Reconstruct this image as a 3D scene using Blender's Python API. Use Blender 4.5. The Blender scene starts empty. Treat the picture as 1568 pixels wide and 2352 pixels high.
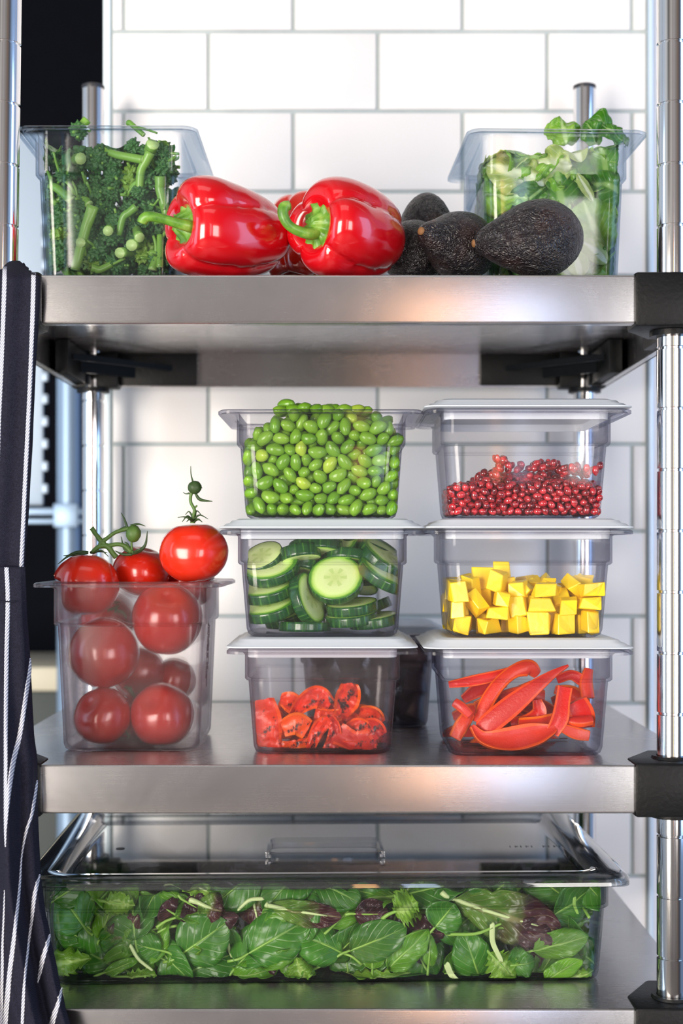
import bpy, bmesh, math, random
from mathutils import Vector, Matrix, Euler, noise

sc = bpy.context.scene
COL = sc.collection
PI = math.pi
F = 3200.0                      # focal length in pixels of the 1568 x 2352 frame
CAMZ = 1.30
TOP, MID, BOT = CAMZ + .2238, CAMZ - .1774, CAMZ - .3772   # shelf surfaces
YF = 1.140                      # front edge of the shelves
YW = 1.653                      # face of the tiled wall


def P(px, py, Y):
    return Vector(((px - 784) * Y / F, Y, CAMZ + (1259 - py) * Y / F))


# ------------------------------------------------------------------ camera
cd = bpy.data.cameras.new('camera')
cam = bpy.data.objects.new('camera', cd)
COL.objects.link(cam)
cam.location = (0, 0, CAMZ)
cam.rotation_euler = (PI / 2, 0, 0)
cd.sensor_fit = 'VERTICAL'
cd.sensor_height = 36
cd.lens = F / 2352 * 36
cd.shift_y = (1259 - 1176) / 2352
cd.clip_start = .05
cd.dof.use_dof = True
cd.dof.focus_distance = 1.19
cd.dof.aperture_fstop = 5.0
sc.camera = cam

# ------------------------------------------------------------------ render settings
sc.view_settings.view_transform = 'Standard'
sc.view_settings.look = 'None'
sc.view_settings.gamma = 1
sc.view_settings.exposure = 0.27
sc.view_settings.use_curve_mapping = False
cy = sc.cycles
cy.use_denoising = True
cy.max_bounces = 10
cy.diffuse_bounces = 4
cy.glossy_bounces = 5
cy.transmission_bounces = 8
cy.transparent_max_bounces = 40
cy.caustics_reflective = False
cy.caustics_refractive = False
cy.sample_clamp_indirect = 6
cy.blur_glossy = .5

# ------------------------------------------------------------------ world: daylight of the room around the rack
w = bpy.data.worlds.new('room_daylight')
sc.world = w
w.use_nodes = True
nt = w.node_tree
nt.nodes.clear()


def nn(nt, t, **kw):
    n = nt.nodes.new(t)
    for k, v in kw.items():
        setattr(n, k, v)
    return n


def link(nt, a, b):
    nt.links.new(a, b)


def mathn(nt, op, a, b=None, c=None, clamp=False):
    n = nn(nt, 'ShaderNodeMath', operation=op)
    n.use_clamp = clamp
    for i, v in enumerate((a, b, c)):
        if v is None:
            continue
        if isinstance(v, (int, float)):
            n.inputs[i].default_value = v
        else:
            link(nt, v, n.inputs[i])
    return n.outputs[0]


def mixc(nt, f, a, b, blend='MIX'):
    n = nn(nt, 'ShaderNodeMix', data_type='RGBA', blend_type=blend)
    for s, v in ((n.inputs['Factor'], f), (n.inputs[6], a), (n.inputs[7], b)):
        if isinstance(v, (int, float)):
            s.default_value = v
        elif isinstance(v, (tuple, list)):
            s.default_value = tuple(v)[:3] + (1,)
        else:
            link(nt, v, s)
    return n.outputs[2]


def ramp(nt, fac, stops, interp='LINEAR'):
    n = nn(nt, 'ShaderNodeValToRGB')
    cr = n.color_ramp
    cr.interpolation = interp
    while len(cr.elements) > 1:
        cr.elements.remove(cr.elements[-1])
    for i, (p, c) in enumerate(stops):
        e = cr.elements[0] if i == 0 else cr.elements.new(p)
        e.position = p
        if isinstance(c, (int, float)):
            c = (c, c, c)
        e.color = tuple(c)[:3] + (1,)
    link(nt, fac, n.inputs[0])
    return n.outputs[0]


tc = nn(nt, 'ShaderNodeTexCoord')
sx = nn(nt, 'ShaderNodeSeparateXYZ')
link(nt, tc.outputs['Generated'], sx.inputs[0])
side = ramp(nt, mathn(nt, 'MULTIPLY_ADD', sx.outputs[0], .5, .5),
            [(0, (.60, .76, .98)), (.10, (.88, .90, .92)), (.20, (.14, .13, .13)), (.34, (.74, .70, .67)), (.43, (.46, .42, .42)), (.50, (.56, .52, .52)),
             (.60, (.40, .38, .37)), (.72, (.30, .22, .18)), (.83, (.12, .13, .16)), (.92, (.42, .62, 1.0)), (1, (.42, .60, 1.0))])
vert = ramp(nt, mathn(nt, 'MULTIPLY_ADD', sx.outputs[2], .5, .5),
            [(0, .20), (.38, .50), (.5, 1.1), (.62, 1.0), (.8, .75), (1, .7)])
bg = nn(nt, 'ShaderNodeBackground')
link(nt, mixc(nt, 1.0, side, vert, 'MULTIPLY'), bg.inputs[0])
bg.inputs[1].default_value = .62
wo = nn(nt, 'ShaderNodeOutputWorld')
link(nt, bg.outputs[0], wo.inputs[0])


# ------------------------------------------------------------------ lights
def area(name, loc, target, sx_, sy_, power, col, spread=180):
    l = bpy.data.lights.new(name, 'AREA')
    l.shape = 'RECTANGLE'
    l.size, l.size_y, l.energy, l.color = sx_, sy_, power, col
    l.spread = math.radians(spread)
    o = bpy.data.objects.new(name, l)
    COL.objects.link(o)
    o.location = loc
    d = Vector(target) - Vector(loc)
    o.rotation_euler = d.to_track_quat('-Z', 'Y').to_euler()
    return o


area('window_light_left', (-1.55, -1.2, 1.22), (0, 1.4, 1.15), 1.2, 1.65, 98, (1, .91, .81))
area('window_light_right', (1.25, -1.3, 1.25), (0, 1.4, 1.15), .8, 1.3, 26, (1, .95, .91))
area('ceiling_light', (-.1, .45, 2.75), (-.05, 1.5, 1.2), 1.0, .5, 1.5, (1, .98, .97))
area('warm_lamp', (.262, -1.5, 1.35), (.1, 1.4, 1.35), .09, 1.5, 2.6, (1, .48, .20))
area('cool_doorway', (.47, -1.5, 1.35), (.1, 1.4, 1.35), .13, 1.5, 3.0, (.60, .72, 1))
area('daylight_right', (1.35, .75, 1.5), (.1, 1.35, 1.25), .5, 1.4, 6, (.38, .62, 1))
area('daylight_left', (-1.35, .75, 1.5), (-.1, 1.35, 1.3), .4, 1.2, 4, (.55, .76, 1))


# ------------------------------------------------------------------ materials
def newmat(name):
    m = bpy.data.materials.new(name)
    m.use_nodes = True
    m.node_tree.nodes.clear()
    out = nn(m.node_tree, 'ShaderNodeOutputMaterial')
    return m, m.node_tree, out


def setin(nt, n, k, v):
    if v is None:
        return
    if isinstance(v, (int, float)):
        n.inputs[k].default_value = v
    elif isinstance(v, (tuple, list)):
        n.inputs[k].default_value = tuple(v)[:3] + ((1,) if len(n.inputs[k].default_value) == 4 else ())
    else:
        link(nt, v, n.inputs[k])


def prin(nt, **kw):
    n = nn(nt, 'ShaderNodeBsdfPrincipled')
    names = dict(color='Base Color', rough='Roughness', metal='Metallic', normal='Normal', coat='Coat Weight', coatr='Coat Roughness', spec='Specular IOR Level',
                 trans='Transmission Weight', sss='Subsurface Weight', ssr='Subsurface Radius', sscale='Subsurface Scale', aniso='Anisotropic', anrot='Anisotropic Rotation',
                 tangent='Tangent', sheen='Sheen Weight', alpha='Alpha', ior='IOR', ecol='Emission Color', estr='Emission Strength')
    for k, v in kw.items():
        setin(nt, n, names[k], v)
    return n


def noisen(nt, vec=None, scale=5, detail=3, rough=.5, dist=0):
    n = nn(nt, 'ShaderNodeTexNoise')
    n.inputs['Scale'].default_value = scale
    n.inputs['Detail'].default_value = detail
    n.inputs['Roughness'].default_value = rough
    n.inputs['Distortion'].default_value = dist
    if vec is not None:
        link(nt, vec, n.inputs['Vector'])
    return n.outputs[0]


def coords(nt, which='Object', scale=None):
    t = nn(nt, 'ShaderNodeTexCoord').outputs[which]
    if scale:
        m = nn(nt, 'ShaderNodeMapping')
        m.inputs['Scale'].default_value = scale
        link(nt, t, m.inputs[0])
        t = m.outputs[0]
    return t


def bump(nt, h, strength=.3, dist=.001):
    b = nn(nt, 'ShaderNodeBump')
    b.inputs['Strength'].default_value = strength
    b.inputs['Distance'].default_value = dist
    link(nt, h, b.inputs['Height'])
    return b.outputs[0]


def objrand(nt):
    return nn(nt, 'ShaderNodeObjectInfo').outputs['Random']


def plain(name, color, rough=.5, metal=0, var=0, vscale=30, bmp=0, bscale=200, **kw):
    m, nt, out = newmat(name)
    c = color
    co = coords(nt)
    if var:
        c = mixc(nt, noisen(nt, co, vscale, 3), tuple(x * (1 - var) for x in color), tuple(min(1, x * (1 + var)) for x in color))
    if bmp:
        kw['normal'] = bump(nt, noisen(nt, co, bscale, 4), bmp)
    link(nt, prin(nt, color=c, rough=rough, metal=metal, **kw).outputs[0], out.inputs[0])
    return m


def plastic(name, tint, edge, haze=.05, hazecol=(.8, .85, .9), rough=.06, blur=0, spec=1.0, streak=True, through=.5):
    """thin moulded clear plastic: tinted see-through with fresnel gloss, scuffs and a milky share"""
    m, nt, out = newmat(name)
    co = coords(nt)
    lw = nn(nt, 'ShaderNodeLayerWeight')
    lw.inputs[0].default_value = .25
    tcol = mixc(nt, lw.outputs['Facing'], tint, edge)
    tr = nn(nt, 'ShaderNodeBsdfTransparent')
    link(nt, tcol, tr.inputs[0])
    body = tr.outputs[0]
    if blur:
        rf = nn(nt, 'ShaderNodeBsdfRefraction')
        rf.inputs['Color'].default_value = tuple(tint) + (1,)
        rf.inputs['Roughness'].default_value = .22
        rf.inputs['IOR'].default_value = 1.12
        mx = nn(nt, 'ShaderNodeMixShader')
        mx.inputs[0].default_value = blur
        link(nt, body, mx.inputs[1])
        link(nt, rf.outputs[0], mx.inputs[2])
        body = mx.outputs[0]
    df = nn(nt, 'ShaderNodeBsdfDiffuse')
    df.inputs[0].default_value = tuple(hazecol) + (1,)
    tl = nn(nt, 'ShaderNodeBsdfTranslucent')
    tl.inputs[0].default_value = tuple(hazecol) + (1,)
    hz = nn(nt, 'ShaderNodeMixShader')
    hz.inputs[0].default_value = through
    link(nt, df.outputs[0], hz.inputs[1])
    link(nt, tl.outputs[0], hz.inputs[2])
    n1 = noisen(nt, co, 28, 4, .6, .6)
    hf = mathn(nt, 'MULTIPLY', ramp(nt, n1, [(.3, .45 if streak else 1), (.75, 1.5 if streak else 1)]), haze)
    if streak:
        n2 = noisen(nt, coords(nt, 'Object', (90, 90, 900)), 1, 2)
        hf = mathn(nt, 'ADD', hf, mathn(nt, 'MULTIPLY', ramp(nt, n2, [(.62, 0), (.75, 1)]), haze * .4))
    hf = mathn(nt, 'ADD', hf, mathn(nt, 'MULTIPLY', lw.outputs['Facing'], haze * 1.2), clamp=True)
    m1 = nn(nt, 'ShaderNodeMixShader')
    link(nt, hf, m1.inputs[0])
    link(nt, body, m1.inputs[1])
    link(nt, hz.outputs[0], m1.inputs[2])
    gl = nn(nt, 'ShaderNodeBsdfGlossy')
    gl.inputs['Roughness'].default_value = rough
    fr = nn(nt, 'ShaderNodeFresnel')
    geo = nn(nt, 'ShaderNodeNewGeometry')
    link(nt, mathn(nt, 'MULTIPLY_ADD', geo.outputs['Backfacing'], 1 / 1.5 - 1.5, 1.5), fr.inputs[0])
    m2 = nn(nt, 'ShaderNodeMixShader')
    link(nt, mathn(nt, 'MULTIPLY', fr.outputs[0], spec, clamp=True), m2.inputs[0])
    link(nt, m1.outputs[0], m2.inputs[1])
    link(nt, gl.outputs[0], m2.inputs[2])
    link(nt, m2.outputs[0], out.inputs[0])
    return m


M = {}
M['clear'] = plastic('clear polycarbonate', (.985, .993, 1), (.36, .50, .66), .013, (.72, .84, .95), spec=.7)
M['clear_green'] = plastic('clear plastic', (.985, .99, .99), (.12, .17, .19), .006, (.7, .8, .85), spec=.6)
M['frosted'] = plastic('frosted plastic', (.985, .975, .98), (.52, .46, .54), .036, (.98, .95, .97), .2, .30, spec=.45)
M['semi'] = plastic('lightly scuffed plastic', (.988, .985, .99), (.34, .34, .44), .013, (.95, .95, .98), .08, .0, spec=.45)
M['frosted_light'] = plastic('worn plastic', (.985, .975, .98), (.50, .42, .50), .022, (.98, .94, .96), .15, .08, spec=.45)
M['lid'] = plastic('milky lid plastic', (.92, .96, .98), (.8, .88, .94), .80, (.90, .95, 1.0), .25, 0, .5, False, .3)
M['lid_clear'] = plastic('clear lid plastic', (.985, .99, .99), (.52, .56, .66), .008, (.6, .65, .75), .02, 0, 2.2, False)


def steel(name, base, rough, aniso=.75, scr=1, rot=0.0):
    m, nt, out = newmat(name)
    co = coords(nt)
    uv = nn(nt, 'ShaderNodeTangent')
    uv.direction_type = 'UV_MAP'
    uv.uv_map = 'UVMap'
    br = noisen(nt, coords(nt, 'Object', (14, 1500, 1500)), 1, 3)
    sm = noisen(nt, co, 14, 4, .6, 1.0)
    sc2 = noisen(nt, coords(nt, 'Object', (160, 60, 60)), 1, 5, .75, 3)
    col = mixc(nt, ramp(nt, sm, [(.35, .0), (.75, 1)]), tuple(x * .93 for x in base), base)
    col = mixc(nt, mathn(nt, 'MULTIPLY', ramp(nt, sc2, [(.70, 0), (.76, 1)]), .12 * scr), col, (.85, .84, .82))
    rg = mathn(nt, 'ADD', mathn(nt, 'MULTIPLY', sm, .08), rough - .04)
    rg = mathn(nt, 'ADD', rg, mathn(nt, 'MULTIPLY', br, .05))
    nrm = bump(nt, br, .06, .0004)
    p = prin(nt, color=col, rough=rg, metal=1, aniso=aniso, anrot=rot, normal=nrm)
    link(nt, uv.outputs[0], p.inputs['Tangent'])
    link(nt, p.outputs[0], out.inputs[0])
    return m


M['steel'] = steel('brushed stainless steel', (.63, .62, .625), .24, .88, 1, .25)
M['chrome'] = plain('polished chrome', (.80, .79, .79), .10, 1, var=.06, vscale=40)
M['black_plastic'] = plain('black plastic', (.004, .0045, .005), .45, 0, bmp=.35, bscale=260, var=.3, spec=.22)
M['cap'] = plain('dark cap', (.02, .02, .025), .4)
M['dark_wall'] = plain('dark navy paint', (.004, .005, .009), .8, var=.2, spec=.08)
M['white_paint'] = plain('white paint', (.80, .79, .80), .5)
M['pale_steel'] = plain('pale coated steel', (.62, .76, .92), .4, .2)
M['blue_chrome'] = plain('chrome upright', (.34, .48, .66), .45, .5)
M['cream'] = plain('cream counter', (.85, .80, .62), .4)
M['deep_green'] = plain('dark green cabinet', (.018, .035, .035), .5)


# ------------------------------------------------------------------ mesh helpers
def finish(name, bm, mats, parent=None, smooth=True, loc=None, rot=None, auto=None):
    me = bpy.data.meshes.new(name)
    bm.normal_update()
    bm.to_mesh(me)
    bm.free()
    for m in (mats if isinstance(mats, (list, tuple)) else [mats]):
        me.materials.append(m)
    if smooth:
        for p in me.polygons:
            p.use_smooth = True
        if auto is not None:
            try:
                me.set_sharp_from_angle(angle=math.radians(auto))
            except Exception:
                pass
    o = bpy.data.objects.new(name, me)
    COL.objects.link(o)
    if parent is not None:
        o.parent = parent
    if loc is not None:
        o.location = loc
    if rot is not None:
        o.rotation_euler = rot
    return o


def tag(o, label, cat=None, group=None, kind=None):
    o['label'] = label
    if cat:
        o['category'] = cat
    if group:
        o['group'] = group
    if kind:
        o['kind'] = kind
    return o


def empty(name, loc=(0, 0, 0), rz=0):
    o = bpy.data.objects.new(name, None)
    COL.objects.link(o)
    o.location = loc
    o.rotation_euler = (0, 0, rz)
    o.empty_display_size = .02
    return o


def box(bm, x0, x1, y0, y1, z0, z1, bev=0, mi=0):
    g = bmesh.ops.create_cube(bm, size=1)
    vs = g['verts']
    for v in vs:
        v.co = Vector(((x0 + x1) / 2 + v.co.x * (x1 - x0), (y0 + y1) / 2 + v.co.y * (y1 - y0), (z0 + z1) / 2 + v.co.z * (z1 - z0)))
    fs = list({f for v in vs for f in v.link_faces})
    for f in fs:
        f.material_index = mi
    if bev:
        es = list({e for f in fs for e in f.edges})
        r = bmesh.ops.bevel(bm, geom=es, offset=bev, segments=2, affect='EDGES', profile=.5)
        for f in r['faces']:
            f.material_index = mi


def prism(bm, pts, z0, z1, bev=0, mi=0):
    lo = [bm.verts.new((x, y, z0)) for x, y in pts]
    hi = [bm.verts.new((x, y, z1)) for x, y in pts]
    fs = [bm.faces.new(lo[::-1]), bm.faces.new(hi)]
    n = len(pts)
    for i in range(n):
        fs.append(bm.faces.new((lo[i], lo[(i + 1) % n], hi[(i + 1) % n], hi[i])))
    bmesh.ops.recalc_face_normals(bm, faces=fs)
    for f in fs:
        f.material_index = mi
    if bev:
        es = list({e for f in fs for e in f.edges})
        bmesh.ops.bevel(bm, geom=es, offset=bev, segments=2, affect='EDGES', profile=.5)


def lathe(bm, prof, n=24, M4=None, cx=0, cy=0, mi=0):
    rings = []
    for r, z in prof:
        ring = []
        if r < 1e-6:
            ring = [bm.verts.new((cx, cy, z))]
        else:
            ring = [bm.verts.new((cx + r * math.cos(2 * PI * i / n), cy + r * math.sin(2 * PI * i / n), z)) for i in range(n)]
        rings.append(ring)
    vs = [v for r in rings for v in r]
    for a, b in zip(rings, rings[1:]):
        if len(a) == 1 and len(b) == 1:
            continue
        for i in range(n):
            j = (i + 1) % n
            if len(a) == 1:
                f = bm.faces.new((a[0], b[j], b[i]))
            elif len(b) == 1:
                f = bm.faces.new((a[i], a[j], b[0]))
            else:
                f = bm.faces.new((a[i], a[j], b[j], b[i]))
            f.material_index = mi
    if M4 is not None:
        for v in vs:
            v.co = M4 @ v.co
    return vs


def spline(pts, n):
    """Catmull-Rom through points (tuples of any length), n samples"""
    pts = [tuple(p) for p in pts]
    if len(pts) == 2:
        return [tuple(a + (b - a) * i / (n - 1) for a, b in zip(*pts)) for i in range(n)]
    e = [tuple(2 * a - b for a, b in zip(pts[0], pts[1]))] + pts + [tuple(2 * a - b for a, b in zip(pts[-1], pts[-2]))]
    out = []
    m = len(pts) - 1
    for i in range(n):
        t = i / (n - 1) * m
        k = min(int(t), m - 1)
        t -= k
        p0, p1, p2, p3 = e[k:k + 4]
        out.append(tuple(.5 * (2 * b + (c - a) * t + (2 * a - 5 * b + 4 * c - d) * t * t + (3 * b - a - 3 * c + d) * t ** 3) for a, b, c, d in zip(p0, p1, p2, p3)))
    return out


def tube(bm, pts, n=8, mi=0, seg=None, cap_mi=None, jitter=0):
    """pts: (x,y,z,r); a round tube through them"""
    pts = spline(pts, seg or (len(pts) * 4)) if len(pts) > 1 else pts
    P3 = [Vector(p[:3]) for p in pts]
    up = Vector((.13, .21, .97))
    rings = []
    prev = None
    for i, p in enumerate(P3):
        t = (P3[min(i + 1, len(P3) - 1)] - P3[max(i - 1, 0)])
        if t.length < 1e-9:
            t = Vector((0, 0, 1))
        t.normalize()
        if prev is None:
            a = t.cross(up)
            if a.length < .1:
                a = t.cross(Vector((1, 0, 0)))
        else:
            a = prev - t * prev.dot(t)
        a.normalize()
        prev = a
        b = t.cross(a)
        r = pts[i][3]
        rings.append([bm.verts.new(p + (a * math.cos(2 * PI * k / n) + b * math.sin(2 * PI * k / n)) * r * (1 + (random.uniform(-jitter, jitter) if jitter else 0))) for k in range(n)])
    for A, B in zip(rings, rings[1:]):
        for k in range(n):
            f = bm.faces.new((A[k], A[(k + 1) % n], B[(k + 1) % n], B[k]))
            f.material_index = mi
    cm = mi if cap_mi is None else cap_mi
    f = bm.faces.new(rings[0][::-1])
    f.material_index = cm
    f = bm.faces.new(rings[-1])
    f.material_index = cm
    return rings


def rrect(wd, dp, r, n=6):
    pts = []
    for cx, cy, a0 in ((wd / 2 - r, dp / 2 - r, 0), (-wd / 2 + r, dp / 2 - r, PI / 2), (-wd / 2 + r, -dp / 2 + r, PI), (wd / 2 - r, -dp / 2 + r, 1.5 * PI)):
        for i in range(n + 1):
            a = a0 + PI / 2 * i / n
            pts.append((cx + r * math.cos(a), cy + r * math.sin(a)))
    return pts


def loft(bm, rings, close=True, mi=0):
    R = [[bm.verts.new(p) for p in r] for r in rings]
    fs = []
    n = len(R[0])
    for A, B in zip(R, R[1:]):
        for i in range(n):
            fs.append(bm.faces.new((A[i], A[(i + 1) % n], B[(i + 1) % n], B[i])))
    if close:
        fs.append(bm.faces.new(R[0][::-1]))
        fs.append(bm.faces.new(R[-1]))
    for f in fs:
        f.material_index = mi
    bmesh.ops.recalc_face_normals(bm, faces=fs)
    return R


def boxuv(o):
    me = o.data
    uvl = me.uv_layers.new(name='UVMap')
    for p in me.polygons:
        n = p.normal
        for li in p.loop_indices:
            c = me.vertices[me.loops[li].vertex_index].co
            if abs(n.z) > .7:
                uv = (c.x, c.y)
            elif abs(n.y) > .7:
                uv = (c.x, c.z)
            else:
                uv = (c.y, c.z) if abs(n.x) > .7 else (c.x + c.y, c.z)
            uvl.data[li].uv = uv


# ------------------------------------------------------------------ room
def tile_mat():
    m, nt, out = newmat('glazed white tile')
    co = coords(nt)
    c = mixc(nt, noisen(nt, co, 3, 2), (.80, .78, .77), (.86, .84, .825))
    nrm = bump(nt, noisen(nt, co, 9, 2), .12, .004)
    link(nt, prin(nt, color=c, rough=.28, normal=nrm, spec=.3).outputs[0], out.inputs[0])
    return m


M['tile'] = tile_mat()
M['grout'] = plain('grey green grout', (.42, .47, .47), .8, var=.12, vscale=60)
M['bullnose'] = plain('pale tile edge', (.80, .90, .93), .2)

bm = bmesh.new()
X0, X1 = (256 - 784) * YW / F, (1487 - 784) * YW / F
box(bm, X0 - .010, X1 + .002, YW + .003, YW + .13, 0, 2.6, 0, 1)
rowpx = [-1700, -1500, -1300, -1108, -920, -733, -546, -360, -175, -112 + 0, 72, 255, 440, 633, 826, 1020, 1220, 1415, 1615, 1813, 2012, 2210, 2408, 2606, 2804, 3002, 3200, 3398]
rowpx = [72 - 184 * k for k in range(6, 0, -1)] + [72, 255, 440, 633, 826, 1020, 1220, 1415, 1615, 1813, 2012, 2210, 2408, 2606, 2804, 3002, 3200, 3398, 3596, 3794]
i72 = rowpx.index(72)
g = .0021
for k in range(len(rowpx) - 1):
    z1, z0 = (CAMZ + (1259 - rowpx[k]) * YW / F for k in (k, k + 1))
    par = (k - i72) % 2     # row 72-255 is the offset row
    first = 478.5 - 389 if par == 0 else 284 - 389
    js = [first + 389 * j for j in range(0, 6)]
    for a, b in zip(js, js[1:]):
        xa, xb = (a - 784) * YW / F, (b - 784) * YW / F
        xa, xb = max(xa, X0 - .0005), min(xb, X1)
        if xb - xa < .004:
            continue
        z0c = max(z0, 0)
        if z1 - z0c < .01:
            continue
        box(bm, xa + g, xb - g, YW, YW + .008, z0c + g, z1 - g, .0016, 0)
tag(finish('wall_back', bm, [M['tile'], M['grout']], auto=40), 'wall of large glossy white brick-bond tiles with grey grout behind the rack', 'wall', kind='structure')

bm = bmesh.new()
box(bm, (236 - 784) * YW / F, (254 - 784) * YW / F, YW - .002, YW + .10, 0, 2.6, .003)
tag(finish('trim_1', bm, M['bullnose'], auto=40), 'pale vertical edge strip at the left end of the tiled wall', 'trim', kind='structure')
bm = bmesh.new()
box(bm, (1488 - 784) * YW / F, (1499 - 784) * YW / F, YW - .006, YW + .10, 0, 2.6, .002)
tag(finish('trim_2', bm, M['pale_steel'], auto=40), 'thin vertical corner strip at the right end of the tiled wall', 'trim', kind='structure')
bm = bmesh.new()
box(bm, (1499 - 784) * YW / F, 1.6, YW + .004, YW + .13, 0, 2.6)
tag(finish('wall_right', bm, M['white_paint'], auto=40), 'plain white painted wall right of the tiles', 'wall', kind='structure')
bm = bmesh.new()
box(bm, -2.2, .0, 2.9, 3.0, 0, 2.6)
tag(finish('wall_left', bm, M['dark_wall'], auto=40), 'near-black wall far behind on the left', 'wall', kind='structure')
bm = bmesh.new()
box(bm, -2.2, 1.6, -2.2, 3.0, -.05, 0)
tag(finish('floor', bm, plain('grey floor', (.22, .20, .19), .5, var=.1), auto=40), 'dark grey kitchen floor under the rack', 'floor', kind='structure')

# background rack, far left, out of focus
YB = 2.3
bgk = tag(empty('background_rack', (P(158, 1259, YB).x, YB, 0)), 'blurred pale blue rack with a notched panel and pipes behind the striped apron', 'rack')
bx = bgk.location.x


def bgpart(name, mat, boxes=(), cyl=None, sub=None):
    bm = bmesh.new()
    for b in boxes:
        a, c = P(b[0], b[1], YB), P(b[2], b[3], YB)
        box(bm, min(a.x, c.x) - bx, max(a.x, c.x) - bx, b[4], b[5], min(a.z, c.z), max(a.z, c.z), .002)
    if cyl:
        for x, y, z0, z1, r in cyl:
            lathe(bm, [(0, z0), (r, z0), (r, z1), (0, z1)], 20, cx=x - bx, cy=y)
    return finish(name, bm, mat, sub or bgk, auto=40)


zp = lambda py, Y=YB: CAMZ + (1259 - py) * Y / F
bgpart('post', M['blue_chrome'], cyl=[(P(158, 0, YB).x, 0, 0, zp(830), .0195)])
bgpart('slotted_panel', M['pale_steel'], [(-140, 300, 92, 1160, .02, .03)] + [(90, 330 + 52 * k, 103, 352 + 52 * k, .02, .03) for k in range(16)])
bgpart('rail', M['blue_chrome'], [(-140, 1168, 196, 1184, -.03, .0), (-140, 1192, 196, 1204, -.03, .0)])
bgpart('clamp', M['blue_chrome'], [(132, 1158, 188, 1212, -.035, .03)])
bm = bmesh.new()
a, c = P(-200, 1532, 2.45), P(160, 1588, 2.45)
box(bm, a.x, c.x, 2.45, 2.8, c.z, a.z, .004)
ctr = tag(finish('counter', bm, M['cream'], auto=40), 'cream counter edge glimpsed between the apron and the tomato container', 'counter')
bm = bmesh.new()
box(bm, a.x, c.x + .14, 2.47, 2.8, .0, c.z - .001, .004)
finish('cabinet', bm, M['deep_green'], ctr, auto=40)

# ------------------------------------------------------------------ storage rack
rack = tag(empty('storage_rack', (-.003, 1.37, 0)), 'stainless steel shelving rack with three solid shelves on chrome posts', 'shelving rack')
RX, RY = -.003, 1.37
SD0, SD1 = YF - RY, 1.600 - RY


def lip_profile(y, s, z):
    # sheet cross section of an edge, s=+1 front (pointing -y outward)
    return [(y, z)]


def shelf(z):
    bm = bmesh.new()
    t = .0015
    y0, y1 = SD0, SD1
    prof = []
    R = .0022

    def arc(cy, cz, r, a0, a1, n=4):
        return [(cy + r * math.cos(a0 + (a1 - a0) * i / n), cz + r * math.sin(a0 + (a1 - a0) * i / n)) for i in range(n + 1)]
    # outer skin, front bottom -> top -> back bottom
    outer = [(y0 + .012, -.0375), (y0 + .012, -.040)] + arc(y0 + R, -.040 + R, R, -PI / 2, -PI) + arc(y0 + R, -R, R, PI, PI / 2) + \
        arc(y1 - R, -R, R, PI / 2, 0) + arc(y1 - R, -.040 + R, R, 0, -PI / 2) + [(y1 - .012, -.040), (y1 - .012, -.0375)]
    inner = [(y1 - t, -.0375), (y1 - t, -t), (y0 + t, -t), (y0 + t, -.0375)]
    pts = outer + inner
    A = [bm.verts.new((-.304, y, z + zz)) for y, zz in pts]
    B = [bm.verts.new((.304, y, z + zz)) for y, zz in pts]
    n = len(pts)
    fs = [bm.faces.new((A[i], A[(i + 1) % n], B[(i + 1) % n], B[i])) for i in range(n)]
    fs += [bm.faces.new(A[::-1]), bm.faces.new(B)]
    bmesh.ops.recalc_face_normals(bm, faces=fs)
    for s in (-1, 1):
        box(bm, min(s * .304, s * .3025), max(s * .304, s * .3025), y0 + .02, y1 - .001, z - .040, z - t)
        box(bm, min(s * .304, s * .296), max(s * .304, s * .296), y0 + .02, y1 - .001, z - .040, z - .0388)
    o = finish('shelf', bm, M['steel'], rack, auto=35)
    boxuv(o)
    return o


def collar(x, y, sx, sy, z, parent):
    """moulded black corner block clamped round a post; sx, sy point outward"""
    bm = bmesh.new()
    if sy < 0:
        pl = [(-.037, -.030), (.020, -.030), (.0305, -.019), (.0305, .046), (-.012, .046), (-.037, .004)]
    else:
        pl = [(-.030, -.0115), (.023, -.0115), (.023, .012), (.012, .0135), (-.030, .0135)]
    pts = [(sx * a, b) for a, b in pl]
    prism(bm, pts, -.0425, .0018 if sy < 0 else -.0016, .0025)
    lathe(bm, [(.0185, -.047), (.0185, -.042), (.0125, -.042), (.0125, -.047), (.0185, -.047)], 24)
    if sy < 0:
        lathe(bm, [(.0175, .0015), (.0165, .0042), (.0131, .0042), (.0131, .0015)], 24)
    # arms of the corner casting inside the folded edge, with ribs
    arm_y = -sy * 0
    if sy > 0:
        box(bm, min(0, -sx * .118), max(0, -sx * .118), .0, .0115, -.0385, -.003, .001)
        box(bm, min(sx * .020, sx * .006), max(sx * .020, sx * .006), -.115, .0, -.0385, -.003, .001)
        prism(bm, [(-sx * .088, .004), (-sx * .094, .004), (sx * .004, -.096), (sx * .010, -.096)], -.022, -.016)
        prism(bm, [(-sx * .045, .004), (-sx * .052, .004), (sx * .004, -.052), (sx * .010, -.052)], -.030, -.010)
    else:
        box(bm, min(sx * .020, sx * .006), max(sx * .020, sx * .006), .04, .14, -.0385, -.003, .001)
        box(bm, min(-sx * .03, -sx * .13), max(-sx * .03, -sx * .13), -.022, -.010, -.0385, -.003, .001)
    o = finish('corner_bracket', bm, M['black_plastic'], parent, auto=40, loc=(x, y, z))
    return o


HX = .2795
PYF, PYB = 1.166 - RY, 1.586 - RY
for z in (TOP, MID, BOT):
    s = shelf(z)
    for sx_ in (-1, 1):
        collar(sx_ * HX, PYF, sx_, -1, z, s)
        collar(sx_ * HX, PYB, sx_, 1, z, s)


def groove_mat():
    return M['chrome']


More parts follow.
